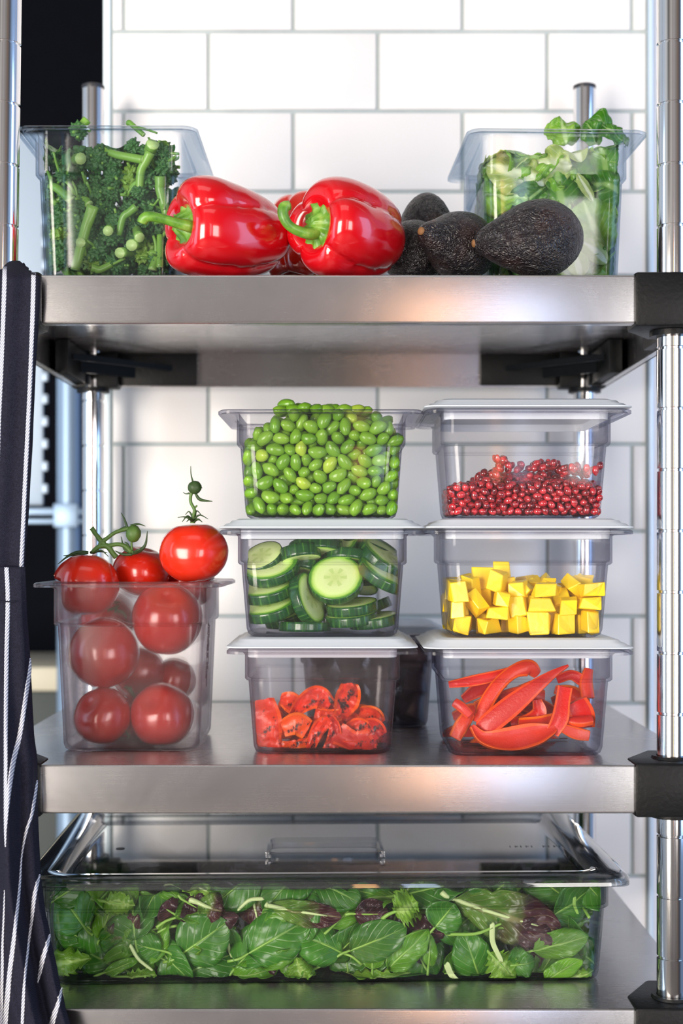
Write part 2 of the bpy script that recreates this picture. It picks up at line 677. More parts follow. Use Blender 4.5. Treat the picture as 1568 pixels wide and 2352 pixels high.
def post(x, y, z1, lean=0, z0=.02):
    bm = bmesh.new()
    pr = [(0, z0), (.0127, z0)]
    z = 1.3652 - .0508 * 26
    while z < z1 - .01:
        if z > z0 + .005:
            pr += [(.0127, z - .0013), (.0113, z - .0009), (.0113, z + .0009), (.0127, z + .0013)]
        z += .0508
    pr += [(.0127, z1), (0, z1)]
    lathe(bm, pr, 40)
    o = finish('post', bm, M['chrome'], rack, auto=30, loc=(x, y, 0))
    if lean:
        # slight lean of the left front post, pivoting at the middle shelf
        o.rotation_euler = (0, lean, 0)
        o.location.x = x - math.sin(lean) * 1.30
    bm = bmesh.new()
    lathe(bm, [(.0127, z1 - .004), (.0130, z1 - .003), (.0130, z1 + .0005), (.011, z1 + .0015), (0, z1 + .0035)], 24)
    finish('post_cap', bm, M['cap'], o, auto=30)
    bm = bmesh.new()
    lathe(bm, [(0, 0), (.022, 0), (.022, .008), (.012, .016), (.012, .03), (0, .03)], 24)
    finish('levelling_foot', bm, M['cap'], o, auto=30)
    return o


post(-HX - .004, PYF, 2.05, math.radians(.75))
post(HX, PYF, 2.05)
ZB = CAMZ + (1259 - 199) * 1.586 / F
post(-HX, PYB, ZB)
post(HX, PYB, ZB)

# settled positions of the loose fillings inside their pans: kind, x, y, z in tenths of a millimetre, three turns in hundredths
SIM = {}
SIM['bean'] = (
2,-106,-597,685,29,3,98,2,-534,-596,790,26,8,97,1,403,-594,688,22,95,53,2,-219,-593,703,83,31,96,0,29,-593,844,31,33,3,1,-344,-592,687,38,2,96,0,486,-592,780,74,92,97,1,-393,-591,803,75,20,75,1,347,-590,790,90,4,4,1,582,-588,867,87,97,51,0,-481,-588,690,65,90,94,0,207,-587,791,28,20,78,
2,530,-585,683,82,9,38,2,-232,-583,889,80,90,79,2,-664,-582,818,7,8,20,0,-84,-580,786,85,8,12,1,664,-576,776,76,91,71,0,7,-576,700,10,37,77,0,-648,-574,713,35,98,63,1,141,-572,889,84,0,33,0,-281,-570,798,10,3,14,1,636,-570,666,98,93,99,2,-170,-564,603,99,79,74,1,288,-564,714,45,99,73,
0,146,-564,693,93,95,71,2,-478,-563,863,97,94,79,0,-392,-561,595,71,3,1,1,226,-560,619,16,89,93,1,451,-559,588,14,44,97,0,-30,-558,572,23,0,53,2,-596,-558,879,5,60,6,1,510,-557,500,75,1,46,0,99,-556,599,39,14,4,1,-327,-556,489,70,35,96,1,-219,-554,482,88,70,22,2,-46,-553,463,5,40,5,
2,460,-552,410,0,99,95,0,205,-551,484,8,87,55,0,75,-550,461,94,85,93,2,606,-550,369,3,38,5,2,-154,-550,308,19,92,53,1,379,-549,497,39,10,12,0,-437,-549,424,87,8,96,2,541,-548,264,31,88,97,0,145,-548,375,27,93,99,1,328,-548,412,45,6,4,1,-350,-547,284,31,12,2,1,-265,-547,377,92,64,8,
0,-484,-545,310,28,92,0,2,627,-544,485,68,10,77,0,-553,-544,419,84,19,83,1,-269,-543,601,6,90,28,0,94,-540,783,61,89,99,0,-436,-540,188,21,4,1,1,404,-539,210,84,93,2,0,-626,-538,525,71,87,77,1,366,-537,311,18,3,88,2,418,-536,82,88,93,3,0,-143,-536,202,39,1,1,0,193,-536,278,49,85,5,
2,-147,-534,404,39,98,31,2,606,-534,93,24,81,13,2,580,-534,771,59,27,3,1,300,-534,97,68,33,3,2,-128,-532,503,82,8,23,1,218,-532,162,97,95,6,0,-511,-531,541,80,98,83,1,480,-531,870,29,96,70,2,-49,-530,262,7,50,83,0,-530,-530,116,6,83,42,0,-9,-530,358,3,60,18,2,-23,-529,79,25,4,37,
2,-121,-528,91,13,15,65,2,523,-527,161,92,1,62,0,-167,-527,826,2,18,47,2,615,-525,204,80,3,26,1,-303,-525,181,91,95,36,2,-224,-524,78,64,96,34,1,290,-523,244,7,51,82,0,64,-522,271,2,95,86,0,109,-519,182,89,93,18,1,251,-519,881,7,12,87,0,-611,-518,324,47,4,20,2,470,-518,318,87,41,80,
0,279,-514,551,90,4,37,0,-602,-514,223,3,99,79,1,-326,-511,82,37,3,19,1,-427,-510,81,36,96,76,2,-454,-509,776,79,4,76,2,-163,-509,708,7,93,2,1,-303,-507,714,89,11,99,2,-77,-504,658,96,79,6,0,-574,-502,627,94,99,63,2,413,-499,709,92,63,18,1,-428,-499,680,85,0,46,0,1,-498,174,96,1,17,
1,339,-497,641,46,95,80,2,632,-496,602,87,91,21,2,522,-492,77,97,97,22,2,-377,-490,827,2,32,37,0,-537,-490,725,29,5,22,0,71,-489,84,63,98,32,1,402,-489,811,93,99,80,2,537,-489,422,63,93,85,1,194,-487,758,84,51,97,2,499,-484,744,17,16,83,2,301,-484,799,95,93,24,0,-410,-481,508,93,97,73,
0,588,-478,873,95,10,47,2,616,-478,289,4,39,81,1,-238,-477,250,53,98,78,1,268,-477,359,4,59,13,2,539,-476,541,27,96,91,0,198,-472,83,86,96,49,2,568,-472,670,17,95,82,0,-42,-470,808,95,8,34,0,-659,-469,830,81,80,83,0,67,-468,532,8,3,99,2,-550,-467,826,85,88,90,1,-305,-466,331,84,6,10,
2,246,-465,671,97,85,6,2,-84,-465,370,74,87,8,1,-287,-464,491,2,60,90,1,470,-464,616,10,7,38,2,-73,-463,545,70,97,91,1,-368,-462,417,0,96,91,1,382,-462,547,29,11,27,2,451,-461,145,7,95,57,1,-165,-461,617,96,3,9,1,74,-459,862,98,96,18,1,-211,-458,157,54,1,0,2,455,-457,473,98,92,71,
0,161,-457,424,99,61,9,2,-135,-455,255,96,33,87,2,501,-455,227,50,2,10,0,658,-454,799,32,9,31,2,-289,-453,823,74,11,35,0,19,-453,730,44,90,2,1,-189,-452,524,7,4,20,1,274,-452,457,30,0,30,2,624,-452,443,98,91,30,0,176,-452,586,65,4,12,0,-600,-450,91,40,91,21,0,-609,-450,420,81,88,10,
1,-189,-450,342,0,94,20,0,64,-448,635,94,6,23,0,29,-448,439,87,2,61,0,-463,-447,237,51,13,12,0,-654,-447,684,65,12,15,0,75,-441,343,62,99,89,1,360,-440,198,1,12,22,2,445,-439,369,1,10,24,2,530,-439,320,71,90,82,1,372,-439,84,3,93,68,0,-489,-437,438,85,8,16,0,-365,-434,142,11,98,53,
2,-136,-432,76,45,1,96,2,-84,-432,161,84,97,22,1,-353,-432,244,94,3,18,1,188,-431,846,19,41,96,0,-406,-431,604,16,0,38,2,-241,-428,687,98,77,80,1,350,-425,719,74,3,14,1,-281,-423,587,1,7,11,0,-160,-422,789,42,93,5,2,606,-420,79,62,3,29,0,-627,-420,536,28,12,28,2,597,-417,174,74,44,99,
1,364,-416,443,90,8,84,1,-408,-415,326,34,96,1,2,6,-415,244,12,97,58,1,192,-414,183,60,5,70,1,282,-414,132,35,93,76,1,-347,-414,687,53,8,12,2,-24,-413,90,25,32,4,2,555,-412,748,30,88,86,0,-532,-411,344,36,3,77,2,626,-411,547,10,9,67,2,-40,-411,634,19,96,7,2,619,-408,352,46,93,80,
0,-522,-407,540,84,85,86,0,-122,-404,696,98,6,37,1,-264,-403,407,99,1,38,0,-478,-402,84,85,96,61,2,-150,-402,427,90,94,68,2,456,-401,688,38,84,88,2,665,-400,695,83,10,77,1,-249,-400,80,13,3,72,1,410,-400,269,15,3,32,2,-64,-399,465,73,99,22,2,-451,-399,732,90,7,69,0,216,-396,306,8,5,70,
1,300,-396,544,93,37,69,2,502,-395,826,4,0,73,0,155,-394,676,54,92,83,2,537,-392,466,25,77,79,0,113,-391,259,27,99,28,2,538,-390,584,6,12,35,0,-213,-390,884,77,84,19,2,-371,-390,791,27,14,18,0,78,-388,142,11,36,83,0,-536,-387,175,8,57,19,0,-586,-384,895,87,96,74,1,337,-383,352,65,97,33,
0,-614,-381,286,73,14,78,0,-586,-380,730,91,88,68,2,486,-378,76,54,1,9,1,230,-375,759,13,95,73,2,-516,-374,812,31,78,17,1,-52,-374,851,9,31,84,1,368,-373,616,74,5,31,2,-175,-369,180,28,94,90,2,-272,-369,761,0,9,44,2,599,-369,255,93,7,7,0,620,-368,865,91,2,49,1,444,-366,181,97,3,42,
2,-181,-366,276,2,96,66,2,415,-366,799,78,8,67,1,36,-365,800,39,6,27,0,174,-365,91,57,89,9,1,436,-364,539,66,6,81,1,-283,-363,178,13,9,33,2,-96,-362,343,5,93,85,2,-82,-361,248,44,91,15,2,33,-360,512,32,89,70,1,215,-359,505,37,97,69,1,302,-358,258,73,0,83,1,-171,-356,595,60,6,0,
0,-663,-355,818,73,80,72,2,442,-355,434,5,62,90,2,291,-355,677,59,3,19,1,-285,-354,318,86,0,59,2,-56,-353,551,47,1,25,0,-584,-350,614,85,99,0,0,114,-349,566,72,96,29,1,-388,-349,415,99,6,90,1,-405,-347,188,88,66,4,1,124,-346,755,7,92,80,1,243,-345,408,14,52,12,1,-330,-345,492,56,4,22,
0,14,-344,404,99,4,63,0,123,-344,357,1,97,88,1,-344,-344,80,93,48,10,0,40,-342,681,89,89,57,2,606,-342,643,73,8,80,2,523,-341,352,29,0,57,0,126,-341,457,4,3,25,2,617,-341,420,53,88,86,1,-364,-338,591,23,6,37,0,147,-335,857,43,96,98,0,-449,-334,508,94,49,83,0,215,-333,605,81,99,87,
2,-260,-333,661,6,12,43,2,-135,-332,495,94,53,8,2,334,-332,757,13,55,7,1,367,-331,104,54,4,99,2,507,-330,256,79,94,60,2,509,-330,648,10,33,88,0,-3,-328,184,1,3,54,2,598,-327,752,55,88,84,0,-457,-326,654,50,3,16,1,-172,-324,82,74,95,87,0,-511,-323,422,89,54,10,0,-509,-322,268,18,97,12,
2,-55,-321,77,52,3,10,2,530,-320,149,1,2,81,0,-594,-317,96,0,61,68,0,-621,-316,406,30,1,76,2,-53,-315,637,90,53,3,1,-189,-315,370,94,98,72,1,-232,-315,460,5,94,75,0,-167,-313,812,94,98,49,2,601,-312,508,38,6,20,0,-78,-310,736,47,93,97,0,-437,-310,838,41,95,89,1,258,-309,177,99,51,95,
0,3,-309,306,21,58,91,2,492,-306,758,62,77,1,1,-268,-304,556,9,52,87,1,424,-304,322,0,51,7,1,328,-304,854,20,4,93,2,418,-303,677,5,53,13,1,348,-303,479,5,10,57,0,-661,-301,691,68,4,74,0,36,-299,903,88,43,19,1,-341,-298,259,23,90,25,2,-330,-298,809,92,2,34,2,617,-295,312,85,85,78,
2,599,-295,78,2,95,67,1,-524,-295,752,31,10,98,2,-240,-292,249,0,89,8,0,-416,-291,340,98,55,81,0,-590,-291,508,75,10,7,1,514,-290,540,6,12,57,0,-608,-289,209,12,99,78,2,517,-289,438,2,1,37,2,-120,-289,159,67,0,31,0,170,-286,268,94,4,94,2,-87,-286,398,10,93,61,1,260,-285,80,36,3,78,
2,-413,-284,744,32,92,25,2,-323,-281,715,4,95,19,0,129,-280,178,88,98,72,0,-449,-278,88,45,92,93,1,206,-277,699,48,97,10,2,-36,-277,480,24,96,37,2,214,-276,802,80,43,93,2,607,-273,196,89,90,62,1,295,-272,552,42,99,19,2,29,-270,566,42,25,98,2,662,-267,689,17,88,72,0,-23,-267,824,45,4,2,
0,-493,-266,180,88,46,98,2,-119,-266,301,24,96,4,0,570,-264,854,97,11,65,2,-200,-264,611,65,17,97,0,-658,-263,880,88,85,75,0,662,-263,803,71,93,78,1,453,-261,220,2,65,77,2,387,-261,591,97,85,53,0,50,-260,107,22,7,69,1,-219,-260,151,36,5,17,1,339,-259,279,45,7,1,1,411,-259,417,38,91,16,
1,-294,-258,363,3,8,43,2,629,-258,579,59,4,29,2,504,-257,77,0,96,21,1,-346,-256,164,8,49,97,0,-213,-256,726,90,1,34,0,-602,-254,314,78,2,35,0,-556,-250,662,65,10,91,1,354,-249,171,70,95,82,2,-352,-247,634,58,10,99,2,-106,-246,559,74,94,23,2,-62,-244,223,65,98,74,2,435,-243,808,95,1,14,
0,154,-241,80,4,51,21,1,-390,-241,526,1,1,42,1,17,-240,697,25,1,57,2,534,-240,352,92,82,9,2,-151,-239,473,90,60,97,0,170,-239,512,34,5,23,1,560,-239,661,6,83,68,2,393,-238,76,95,51,94,1,-374,-237,427,29,96,84,2,365,-235,742,10,5,91,1,-300,-235,78,95,99,42,0,177,-234,407,0,98,88,
2,-105,-232,655,1,52,2,0,129,-232,638,62,2,19,0,73,-232,344,38,7,8,1,313,-230,380,66,1,29,2,-40,-230,133,3,98,75,1,117,-228,836,98,39,0,0,-197,-227,870,26,7,5,0,40,-224,245,52,0,84,2,132,-223,738,6,1,63,0,-514,-220,555,49,98,76,0,69,-219,457,51,1,17,2,-121,-218,76,95,1,12,
2,559,-218,255,41,95,4,0,-627,-213,580,73,69,12,2,-453,-212,694,61,5,8,2,-520,-211,797,71,62,0,2,359,-211,853,63,33,1,0,-101,-210,772,93,51,9,0,234,-210,311,57,6,25,1,-296,-210,479,21,4,32,1,483,-210,603,87,93,67,0,-572,-208,86,74,54,1,0,-628,-208,771,94,97,81,2,564,-208,509,19,12,70,
1,261,-208,469,22,0,80,1,-179,-206,227,5,99,86,0,537,-206,765,37,91,3,0,228,-204,204,50,5,96,0,234,-203,602,82,7,24,2,540,-203,161,44,6,81,2,465,-202,503,7,89,38,0,-526,-202,364,13,0,29,2,-29,-202,417,45,3,87,1,426,-200,321,11,96,56,0,-478,-198,454,86,95,77,1,-228,-198,313,90,0,37,
1,266,-196,793,87,19,68,0,-284,-196,815,96,60,79,1,361,-194,485,9,32,84,0,-408,-194,282,96,12,90,2,622,-193,340,70,9,23,2,-25,-192,324,53,4,20,1,-216,-191,413,89,94,34,2,-118,-191,364,12,57,20,2,-17,-190,524,38,2,2,2,439,-189,147,68,4,19,1,-295,-188,231,49,1,77,0,-520,-188,252,79,99,60,
0,-602,-188,444,34,91,95,2,595,-185,84,92,38,3,2,20,-182,614,12,49,7,1,300,-178,682,5,54,81,0,-273,-176,650,41,1,95,2,486,-172,411,93,41,13,1,294,-171,87,7,10,47,1,-232,-171,541,9,5,25,2,612,-171,436,69,93,2,1,-37,-170,854,86,3,7,1,-431,-169,605,93,51,80,1,365,-168,238,78,92,44,
0,411,-167,672,95,2,30,0,-419,-164,80,4,51,4,1,617,-164,710,62,93,83,1,-222,-162,80,99,51,83,2,-132,-162,150,7,99,64,2,-160,-161,610,57,95,22,2,620,-160,610,17,44,95,1,-326,-158,361,22,44,3,1,-340,-156,557,9,42,77,0,-428,-154,179,45,99,25,0,26,-153,767,93,7,31,2,-438,-153,782,79,82,94,
2,-92,-152,266,98,53,14,0,96,-152,543,48,93,80,1,-314,-152,142,51,0,92,2,610,-150,204,86,94,30,0,101,-149,186,55,98,2,0,-588,-148,180,76,57,0,2,-44,-148,681,42,92,76,2,-3,-146,83,92,60,72,0,-360,-146,723,40,0,24,0,331,-146,590,91,50,86,2,389,-145,776,4,18,51,2,544,-140,310,75,96,63,
0,-168,-138,713,42,96,26,1,473,-138,224,0,8,27,0,-608,-137,848,56,9,0,0,-547,-136,727,34,8,81,0,72,-135,376,12,2,49,2,140,-134,798,48,97,96,1,108,-133,701,13,95,11,1,-160,-133,474,99,39,81,0,-630,-131,650,79,19,15,1,393,-128,390,0,50,23,2,-37,-127,182,68,96,34,2,514,-126,78,14,3,16,
2,-58,-125,585,0,95,6,2,-261,-124,746,24,9,75,0,203,-124,124,12,3,24,0,105,-122,83,86,96,65,0,-594,-122,295,43,3,8,0,646,-120,802,51,96,84,0,491,-119,796,98,80,0,0,515,-119,677,61,99,75,1,403,-117,78,45,98,19,0,126,-116,288,1,3,72,1,303,-116,176,13,3,1,2,204,-116,656,19,82,87,
1,437,-113,581,11,13,59,0,-560,-111,506,23,62,9,1,308,-110,329,35,95,23,1,-194,-108,359,58,5,96,2,525,-108,543,74,89,21,0,-440,-106,509,51,96,77,1,289,-105,427,54,3,81,2,623,-105,514,23,10,11,2,-83,-101,403,98,49,97,0,219,-101,525,98,56,0,2,-60,-101,494,90,1,70,0,-583,-100,80,96,1,8,
0,-390,-98,421,97,97,16,0,208,-98,361,2,49,17,1,-285,-98,458,7,26,89,2,-103,-98,76,4,49,96,1,-111,-97,878,5,7,14,0,147,-96,453,37,96,75,2,597,-95,127,27,58,99,2,28,-95,257,25,8,69,0,-459,-93,333,20,96,51,1,-245,-92,276,88,96,51,1,-447,-91,681,57,2,14,2,622,-90,367,17,18,19,
0,-345,-89,815,9,93,60,0,-519,-89,609,53,14,4,1,452,-89,477,92,45,17,0,-186,-88,811,0,0,27,0,-590,-88,391,97,48,2,1,413,-87,300,55,2,88,2,-20,-85,921,49,97,21,2,-151,-85,207,1,10,27,0,239,-84,758,98,49,21,0,87,-82,616,5,98,51,2,-275,-82,590,76,10,10,1,348,-81,503,97,54,26,
1,-234,-80,150,33,92,78,2,553,-79,452,77,10,77,1,-62,-78,780,42,91,18,0,40,-78,452,40,4,18,0,328,-77,820,90,9,25,2,503,-76,368,84,99,10,0,210,-76,239,62,82,95,0,-659,-76,757,99,27,91,0,-371,-76,252,66,0,77,2,666,-75,697,17,83,29,2,32,-75,840,81,3,85,1,-154,-73,549,85,2,5,
2,219,-72,854,71,96,22,2,-49,-71,320,90,93,98,1,-328,-64,78,95,98,1,2,415,-64,723,72,7,1,0,-491,-64,219,37,99,8,1,606,-63,610,74,6,1,2,-100,-59,646,95,91,9,0,-459,-57,91,42,10,18,0,-466,-57,774,9,47,99,0,309,-56,670,53,1,94,1,298,-55,78,4,1,68,1,127,-51,847,89,19,31,
2,615,-50,250,7,89,80,2,-5,-48,693,43,15,98,1,-370,-47,564,21,8,5,1,-322,-45,347,47,99,18,1,394,-42,156,25,92,3,2,519,-42,279,2,93,24,0,59,-41,171,94,94,39,2,65,-38,752,68,97,30,1,326,-37,251,52,0,13,2,522,-37,184,83,2,57,1,-215,-37,658,97,1,86,1,-339,-35,660,4,0,22,
2,-73,-34,142,73,55,96,0,533,-28,758,26,0,45,0,77,-26,359,56,93,8,2,482,-26,86,98,38,70,1,390,-25,589,8,51,10,0,-589,-23,845,24,11,95,0,-608,-23,170,78,98,26,0,207,-23,599,52,99,91,2,-135,-22,453,48,94,91,1,-369,-22,155,3,99,63,0,-615,-21,484,8,84,50,2,-141,-20,358,48,0,96,
1,-466,-20,426,72,92,12,2,-45,-20,234,58,0,30,0,-604,-20,596,55,4,6,0,157,-18,689,3,3,51,1,270,-18,162,1,43,3,2,-33,-18,590,11,35,21,1,-565,-17,689,89,10,8,1,-272,-15,224,14,97,0,1,-151,-15,734,13,54,93,2,591,-13,77,97,52,93,2,619,-11,431,63,94,85,0,-612,-11,293,95,65,17,
0,32,-11,80,95,50,19,1,348,-8,416,14,10,68,2,-177,-8,90,25,33,91,1,440,-7,386,87,33,79,2,-140,-7,260,48,91,85,2,-48,-7,407,10,99,37,2,614,-7,524,93,1,6,0,50,-6,534,9,98,86,1,-246,-5,411,93,99,84,0,160,-3,87,3,55,2,1,-224,-3,504,7,3,17,1,-276,-2,735,5,99,67,
1,519,1,577,85,41,5,2,626,1,822,80,91,43,1,-146,3,870,14,5,4,2,433,3,259,78,16,96,1,-442,5,625,1,48,7,0,-489,6,527,37,97,8,1,-406,10,326,84,8,8,0,423,11,797,87,6,22,1,-344,12,479,57,1,95,2,-154,13,591,19,32,99,1,472,13,669,97,93,23,1,300,14,542,62,93,7,
0,-506,15,288,8,5,21,2,620,19,322,70,8,24,1,-246,22,829,37,7,12,0,188,22,307,96,96,69,1,292,23,331,31,99,19,0,94,24,266,22,99,23,1,503,24,473,28,7,98,0,-484,24,149,2,53,4,0,211,25,404,2,98,61,0,-363,25,846,10,84,28,1,575,25,680,4,51,81,2,384,26,77,98,48,87,
2,-42,27,319,40,6,93,0,174,28,195,10,39,98,1,-269,28,590,91,1,54,2,666,29,710,16,18,15,0,-660,30,702,32,70,13,2,529,31,365,19,98,88,2,378,33,700,45,97,24,1,-220,33,312,90,99,62,0,-582,34,80,4,98,39,2,218,35,809,28,95,32,0,321,35,847,99,90,63,2,-89,35,524,1,98,25,
0,105,39,465,92,4,42,2,463,42,161,0,93,40,2,631,43,603,89,44,80,2,-83,44,76,4,98,27,2,594,44,156,94,49,4,0,64,45,624,49,6,12,2,132,46,768,30,98,21,0,-383,48,734,66,0,25,2,-136,49,161,3,91,64,1,-95,50,785,99,98,43,2,-18,51,151,5,98,99,0,-484,51,710,20,1,30,
1,-279,51,80,13,3,19,1,-67,54,688,11,3,82,1,-384,55,78,95,99,27,0,288,56,740,42,94,15,1,36,60,798,80,89,2,0,124,62,886,88,53,91,0,-612,64,365,38,86,79,2,520,64,247,13,86,90,2,351,66,160,95,97,80,0,-534,66,453,11,91,26,2,-167,67,395,16,54,98,1,-252,67,179,62,97,99,
0,283,70,630,29,94,93,0,-558,70,813,95,15,79,2,-19,71,466,36,0,74,0,-453,71,820,19,4,71,0,-415,71,220,8,2,30,1,276,72,239,77,3,84,1,-356,74,401,82,3,72,1,-303,75,264,45,98,9,1,244,75,88,22,5,33,1,-185,75,665,0,6,39,1,-379,76,564,98,5,93,0,188,77,545,95,55,95,
1,304,79,466,3,51,7,0,42,80,369,80,5,12,0,560,82,778,42,5,87,0,-520,84,604,88,7,3,1,414,84,520,35,2,8,1,371,84,270,79,79,69,2,620,84,487,20,41,9,2,186,85,691,93,99,50,1,412,85,411,9,12,45,1,663,87,815,19,71,94,1,412,90,626,7,7,61,2,587,91,76,4,48,97,
2,-94,92,256,28,35,10,0,-617,92,527,65,95,85,0,-461,93,380,5,6,65,1,-260,96,463,53,0,3,2,456,96,321,7,91,22,0,15,96,236,17,95,62,2,75,97,704,91,5,15,2,-18,98,563,89,88,77,2,609,99,236,95,39,91,1,465,101,78,45,1,76,2,-108,102,611,37,96,32,1,-195,104,555,15,13,86,
2,619,104,392,93,46,20,0,-299,104,677,3,53,74,1,521,106,625,8,87,16,1,-305,106,777,98,97,73,2,21,107,79,25,4,55,1,-581,107,712,77,6,73,0,-602,108,245,72,7,85,2,-274,108,358,22,89,77,0,-662,113,815,72,6,77,0,139,115,86,74,4,66,1,-171,115,80,36,3,12,2,519,116,422,35,90,90,
0,-443,116,490,17,95,36,2,247,118,859,20,60,99,2,-117,118,467,39,1,14,2,-59,122,388,91,3,53,0,191,123,455,14,0,2,1,-380,124,301,14,88,67,0,455,125,724,43,1,99,1,-185,125,747,11,51,1,0,441,127,827,2,44,94,0,141,128,206,30,92,7,2,534,128,523,19,54,5,1,-402,130,650,3,96,62,
1,342,131,79,0,96,1,1,304,132,375,16,51,8,2,569,132,315,56,99,4,0,-494,132,83,86,3,14,1,619,132,706,10,93,91,2,-162,133,323,3,97,98,1,-24,134,753,82,56,2,1,-102,134,846,1,50,91,2,-162,136,189,15,68,11,0,174,137,353,52,7,99,0,72,140,538,82,95,23,2,125,140,822,69,41,2,
2,354,142,885,59,99,66,0,-501,142,299,11,5,3,1,266,143,161,84,3,5,1,-302,143,569,68,17,82,0,-509,144,192,39,3,73,2,504,144,158,2,97,58,0,-596,144,134,0,51,18,1,233,145,761,33,4,13,0,-631,146,624,29,0,23,2,-52,148,174,52,95,11,0,15,148,641,57,5,5,1,-334,149,192,15,8,65,
0,-599,149,416,67,58,99,2,629,152,591,12,16,39,1,-457,153,751,60,5,2,2,610,157,151,89,3,78,0,355,158,576,90,92,54,0,163,158,630,4,5,96,2,288,158,674,95,11,48,1,-315,159,82,74,95,56,1,470,160,246,0,97,8,2,-190,163,407,0,97,5,2,-27,168,306,96,88,44,2,-68,169,79,2,95,75,
1,374,169,187,90,13,93,2,17,171,838,92,56,3,1,375,171,459,87,4,44,1,-663,173,716,11,98,71,1,-236,173,829,8,96,92,1,286,174,280,81,1,91,0,557,176,857,85,93,44,0,-506,180,660,96,95,6,1,-229,181,257,0,51,8,1,-364,184,498,16,6,80,0,-555,184,549,72,93,32,0,82,185,297,20,97,32,
2,-10,185,486,88,58,0,2,624,187,484,3,63,66,2,549,187,77,94,98,97,2,-104,188,252,2,55,6,1,282,188,507,15,99,78,1,-213,191,508,53,11,1,2,-116,191,543,73,0,25,0,57,192,166,1,63,81,1,-199,193,636,10,56,92,1,392,195,304,53,4,23,2,102,195,453,5,58,77,1,-232,196,152,5,50,10,
0,-586,196,815,93,94,28,0,147,199,738,65,2,73,2,599,199,241,42,3,5,1,-79,199,702,4,2,12,0,-450,199,574,92,0,86,1,461,200,602,2,96,24,1,447,202,382,98,56,96,2,494,203,473,2,96,1,1,530,203,746,14,41,87,1,394,205,673,45,92,3,1,343,206,757,1,99,82,1,281,207,839,75,97,1,
2,556,207,400,59,0,82,0,-423,208,149,17,93,35,0,167,209,539,4,53,87,1,-337,210,343,9,5,93,0,16,210,390,0,50,86,1,-295,211,437,32,1,35,1,252,211,406,99,43,2,1,-243,211,735,89,98,51,0,-596,213,314,54,5,9,1,-348,217,791,47,95,13,0,237,219,80,4,1,32,1,-396,219,248,84,99,55,
1,-132,221,785,97,0,12,2,558,221,650,97,98,14,2,-24,222,584,2,49,16,1,41,222,711,73,2,31,0,652,223,801,21,65,89,2,-114,223,360,85,46,6,2,665,225,682,10,99,78,0,-430,225,426,9,1,16,1,418,226,82,24,95,76,1,443,227,800,88,18,65,0,-362,229,692,56,5,94,2,-100,229,453,51,4,99,
2,621,235,339,74,86,21,2,-149,235,79,75,95,74,0,-605,237,214,98,50,79,2,231,237,696,3,85,12,0,275,239,599,7,48,8,0,157,240,148,94,47,79,0,-395,241,880,32,94,69,1,-225,242,340,2,99,76,1,-472,242,807,61,4,1,1,244,243,211,99,93,34,2,520,243,194,23,23,85,1,322,244,128,19,93,34,
1,546,244,552,46,1,84,2,514,244,308,63,96,88,0,190,248,318,3,43,19,2,-23,248,784,27,5,73,0,-623,249,458,70,85,78,2,-129,249,182,9,39,24,0,-571,250,715,66,79,10,0,167,251,864,9,98,79,0,-454,251,328,8,55,15,1,395,252,526,85,98,41,1,-276,252,589,86,89,59,1,-329,253,165,63,12,76,
0,-539,254,397,34,4,30,1,-10,255,888,16,10,6,0,54,255,80,45,1,10,2,-105,256,626,22,99,21,2,635,261,594,28,7,76,1,304,262,338,12,97,81,0,-46,262,131,57,87,93,0,76,266,620,4,51,88,0,-263,268,874,80,1,44,0,-18,268,248,62,95,84,2,48,270,528,0,95,22,1,-259,271,83,76,95,42,
0,-487,272,81,1,52,19,1,412,272,174,92,48,89,0,80,272,796,31,4,26,0,-523,273,504,12,3,88,1,-195,274,429,97,49,14,2,615,276,441,29,97,37,2,602,277,79,74,95,82,0,-598,277,81,98,1,20,1,343,277,249,8,97,15,2,612,278,181,43,89,19,2,-133,280,288,96,8,97,0,104,282,363,88,7,27,
0,188,283,441,14,57,15,2,-62,284,519,17,91,46,1,-386,284,604,10,58,6,0,118,285,249,10,95,29,0,-662,286,864,76,12,29,0,350,288,432,72,99,35,2,-158,290,711,89,99,36,1,-377,291,79,97,97,19,1,-314,292,282,17,99,81,2,326,292,690,46,11,95,1,-239,292,218,6,2,79,1,594,293,739,93,93,22,
2,-173,294,523,65,95,33,0,-511,294,244,91,86,32,2,459,295,465,8,86,96,0,-624,295,624,7,91,20,1,503,297,98,70,97,21,0,-504,298,630,13,15,45,1,-270,298,683,92,96,38,1,258,300,815,86,32,26,1,-382,302,494,53,11,97,1,482,302,680,3,92,44,2,-88,302,845,9,6,24,1,432,303,350,5,87,0,
2,-41,303,342,90,98,47,2,-184,308,619,65,96,19,2,594,308,277,40,97,5,0,-654,309,737,76,89,15,1,-257,310,780,99,97,48,1,403,310,768,72,11,67,2,-52,311,716,93,6,95,1,-272,313,493,2,99,79,1,-384,319,755,9,59,1,1,-282,320,395,88,96,57,1,406,321,608,49,97,9,1,506,322,778,89,10,22,
2,-189,322,139,27,2,73,1,-430,323,163,81,97,98,0,261,323,514,31,97,88,0,-566,323,847,58,83,9,0,45,324,184,23,91,34,0,33,324,425,22,91,80,1,-496,326,760,76,12,81,0,125,332,687,98,94,70,2,-68,332,430,96,98,81,2,607,333,526,84,99,76,2,-182,336,848,53,3,77,2,590,340,365,31,94,2,
0,164,342,782,21,94,33,1,-462,342,451,97,6,66,1,300,343,79,97,2,65,0,-618,343,346,78,93,24,0,236,343,663,96,5,75,0,170,344,584,95,99,70,2,537,345,202,89,41,13,0,-587,346,165,99,99,90,1,284,350,208,4,89,18,0,-32,351,618,81,89,22,2,19,352,841,64,3,8,2,-145,352,223,73,3,99,
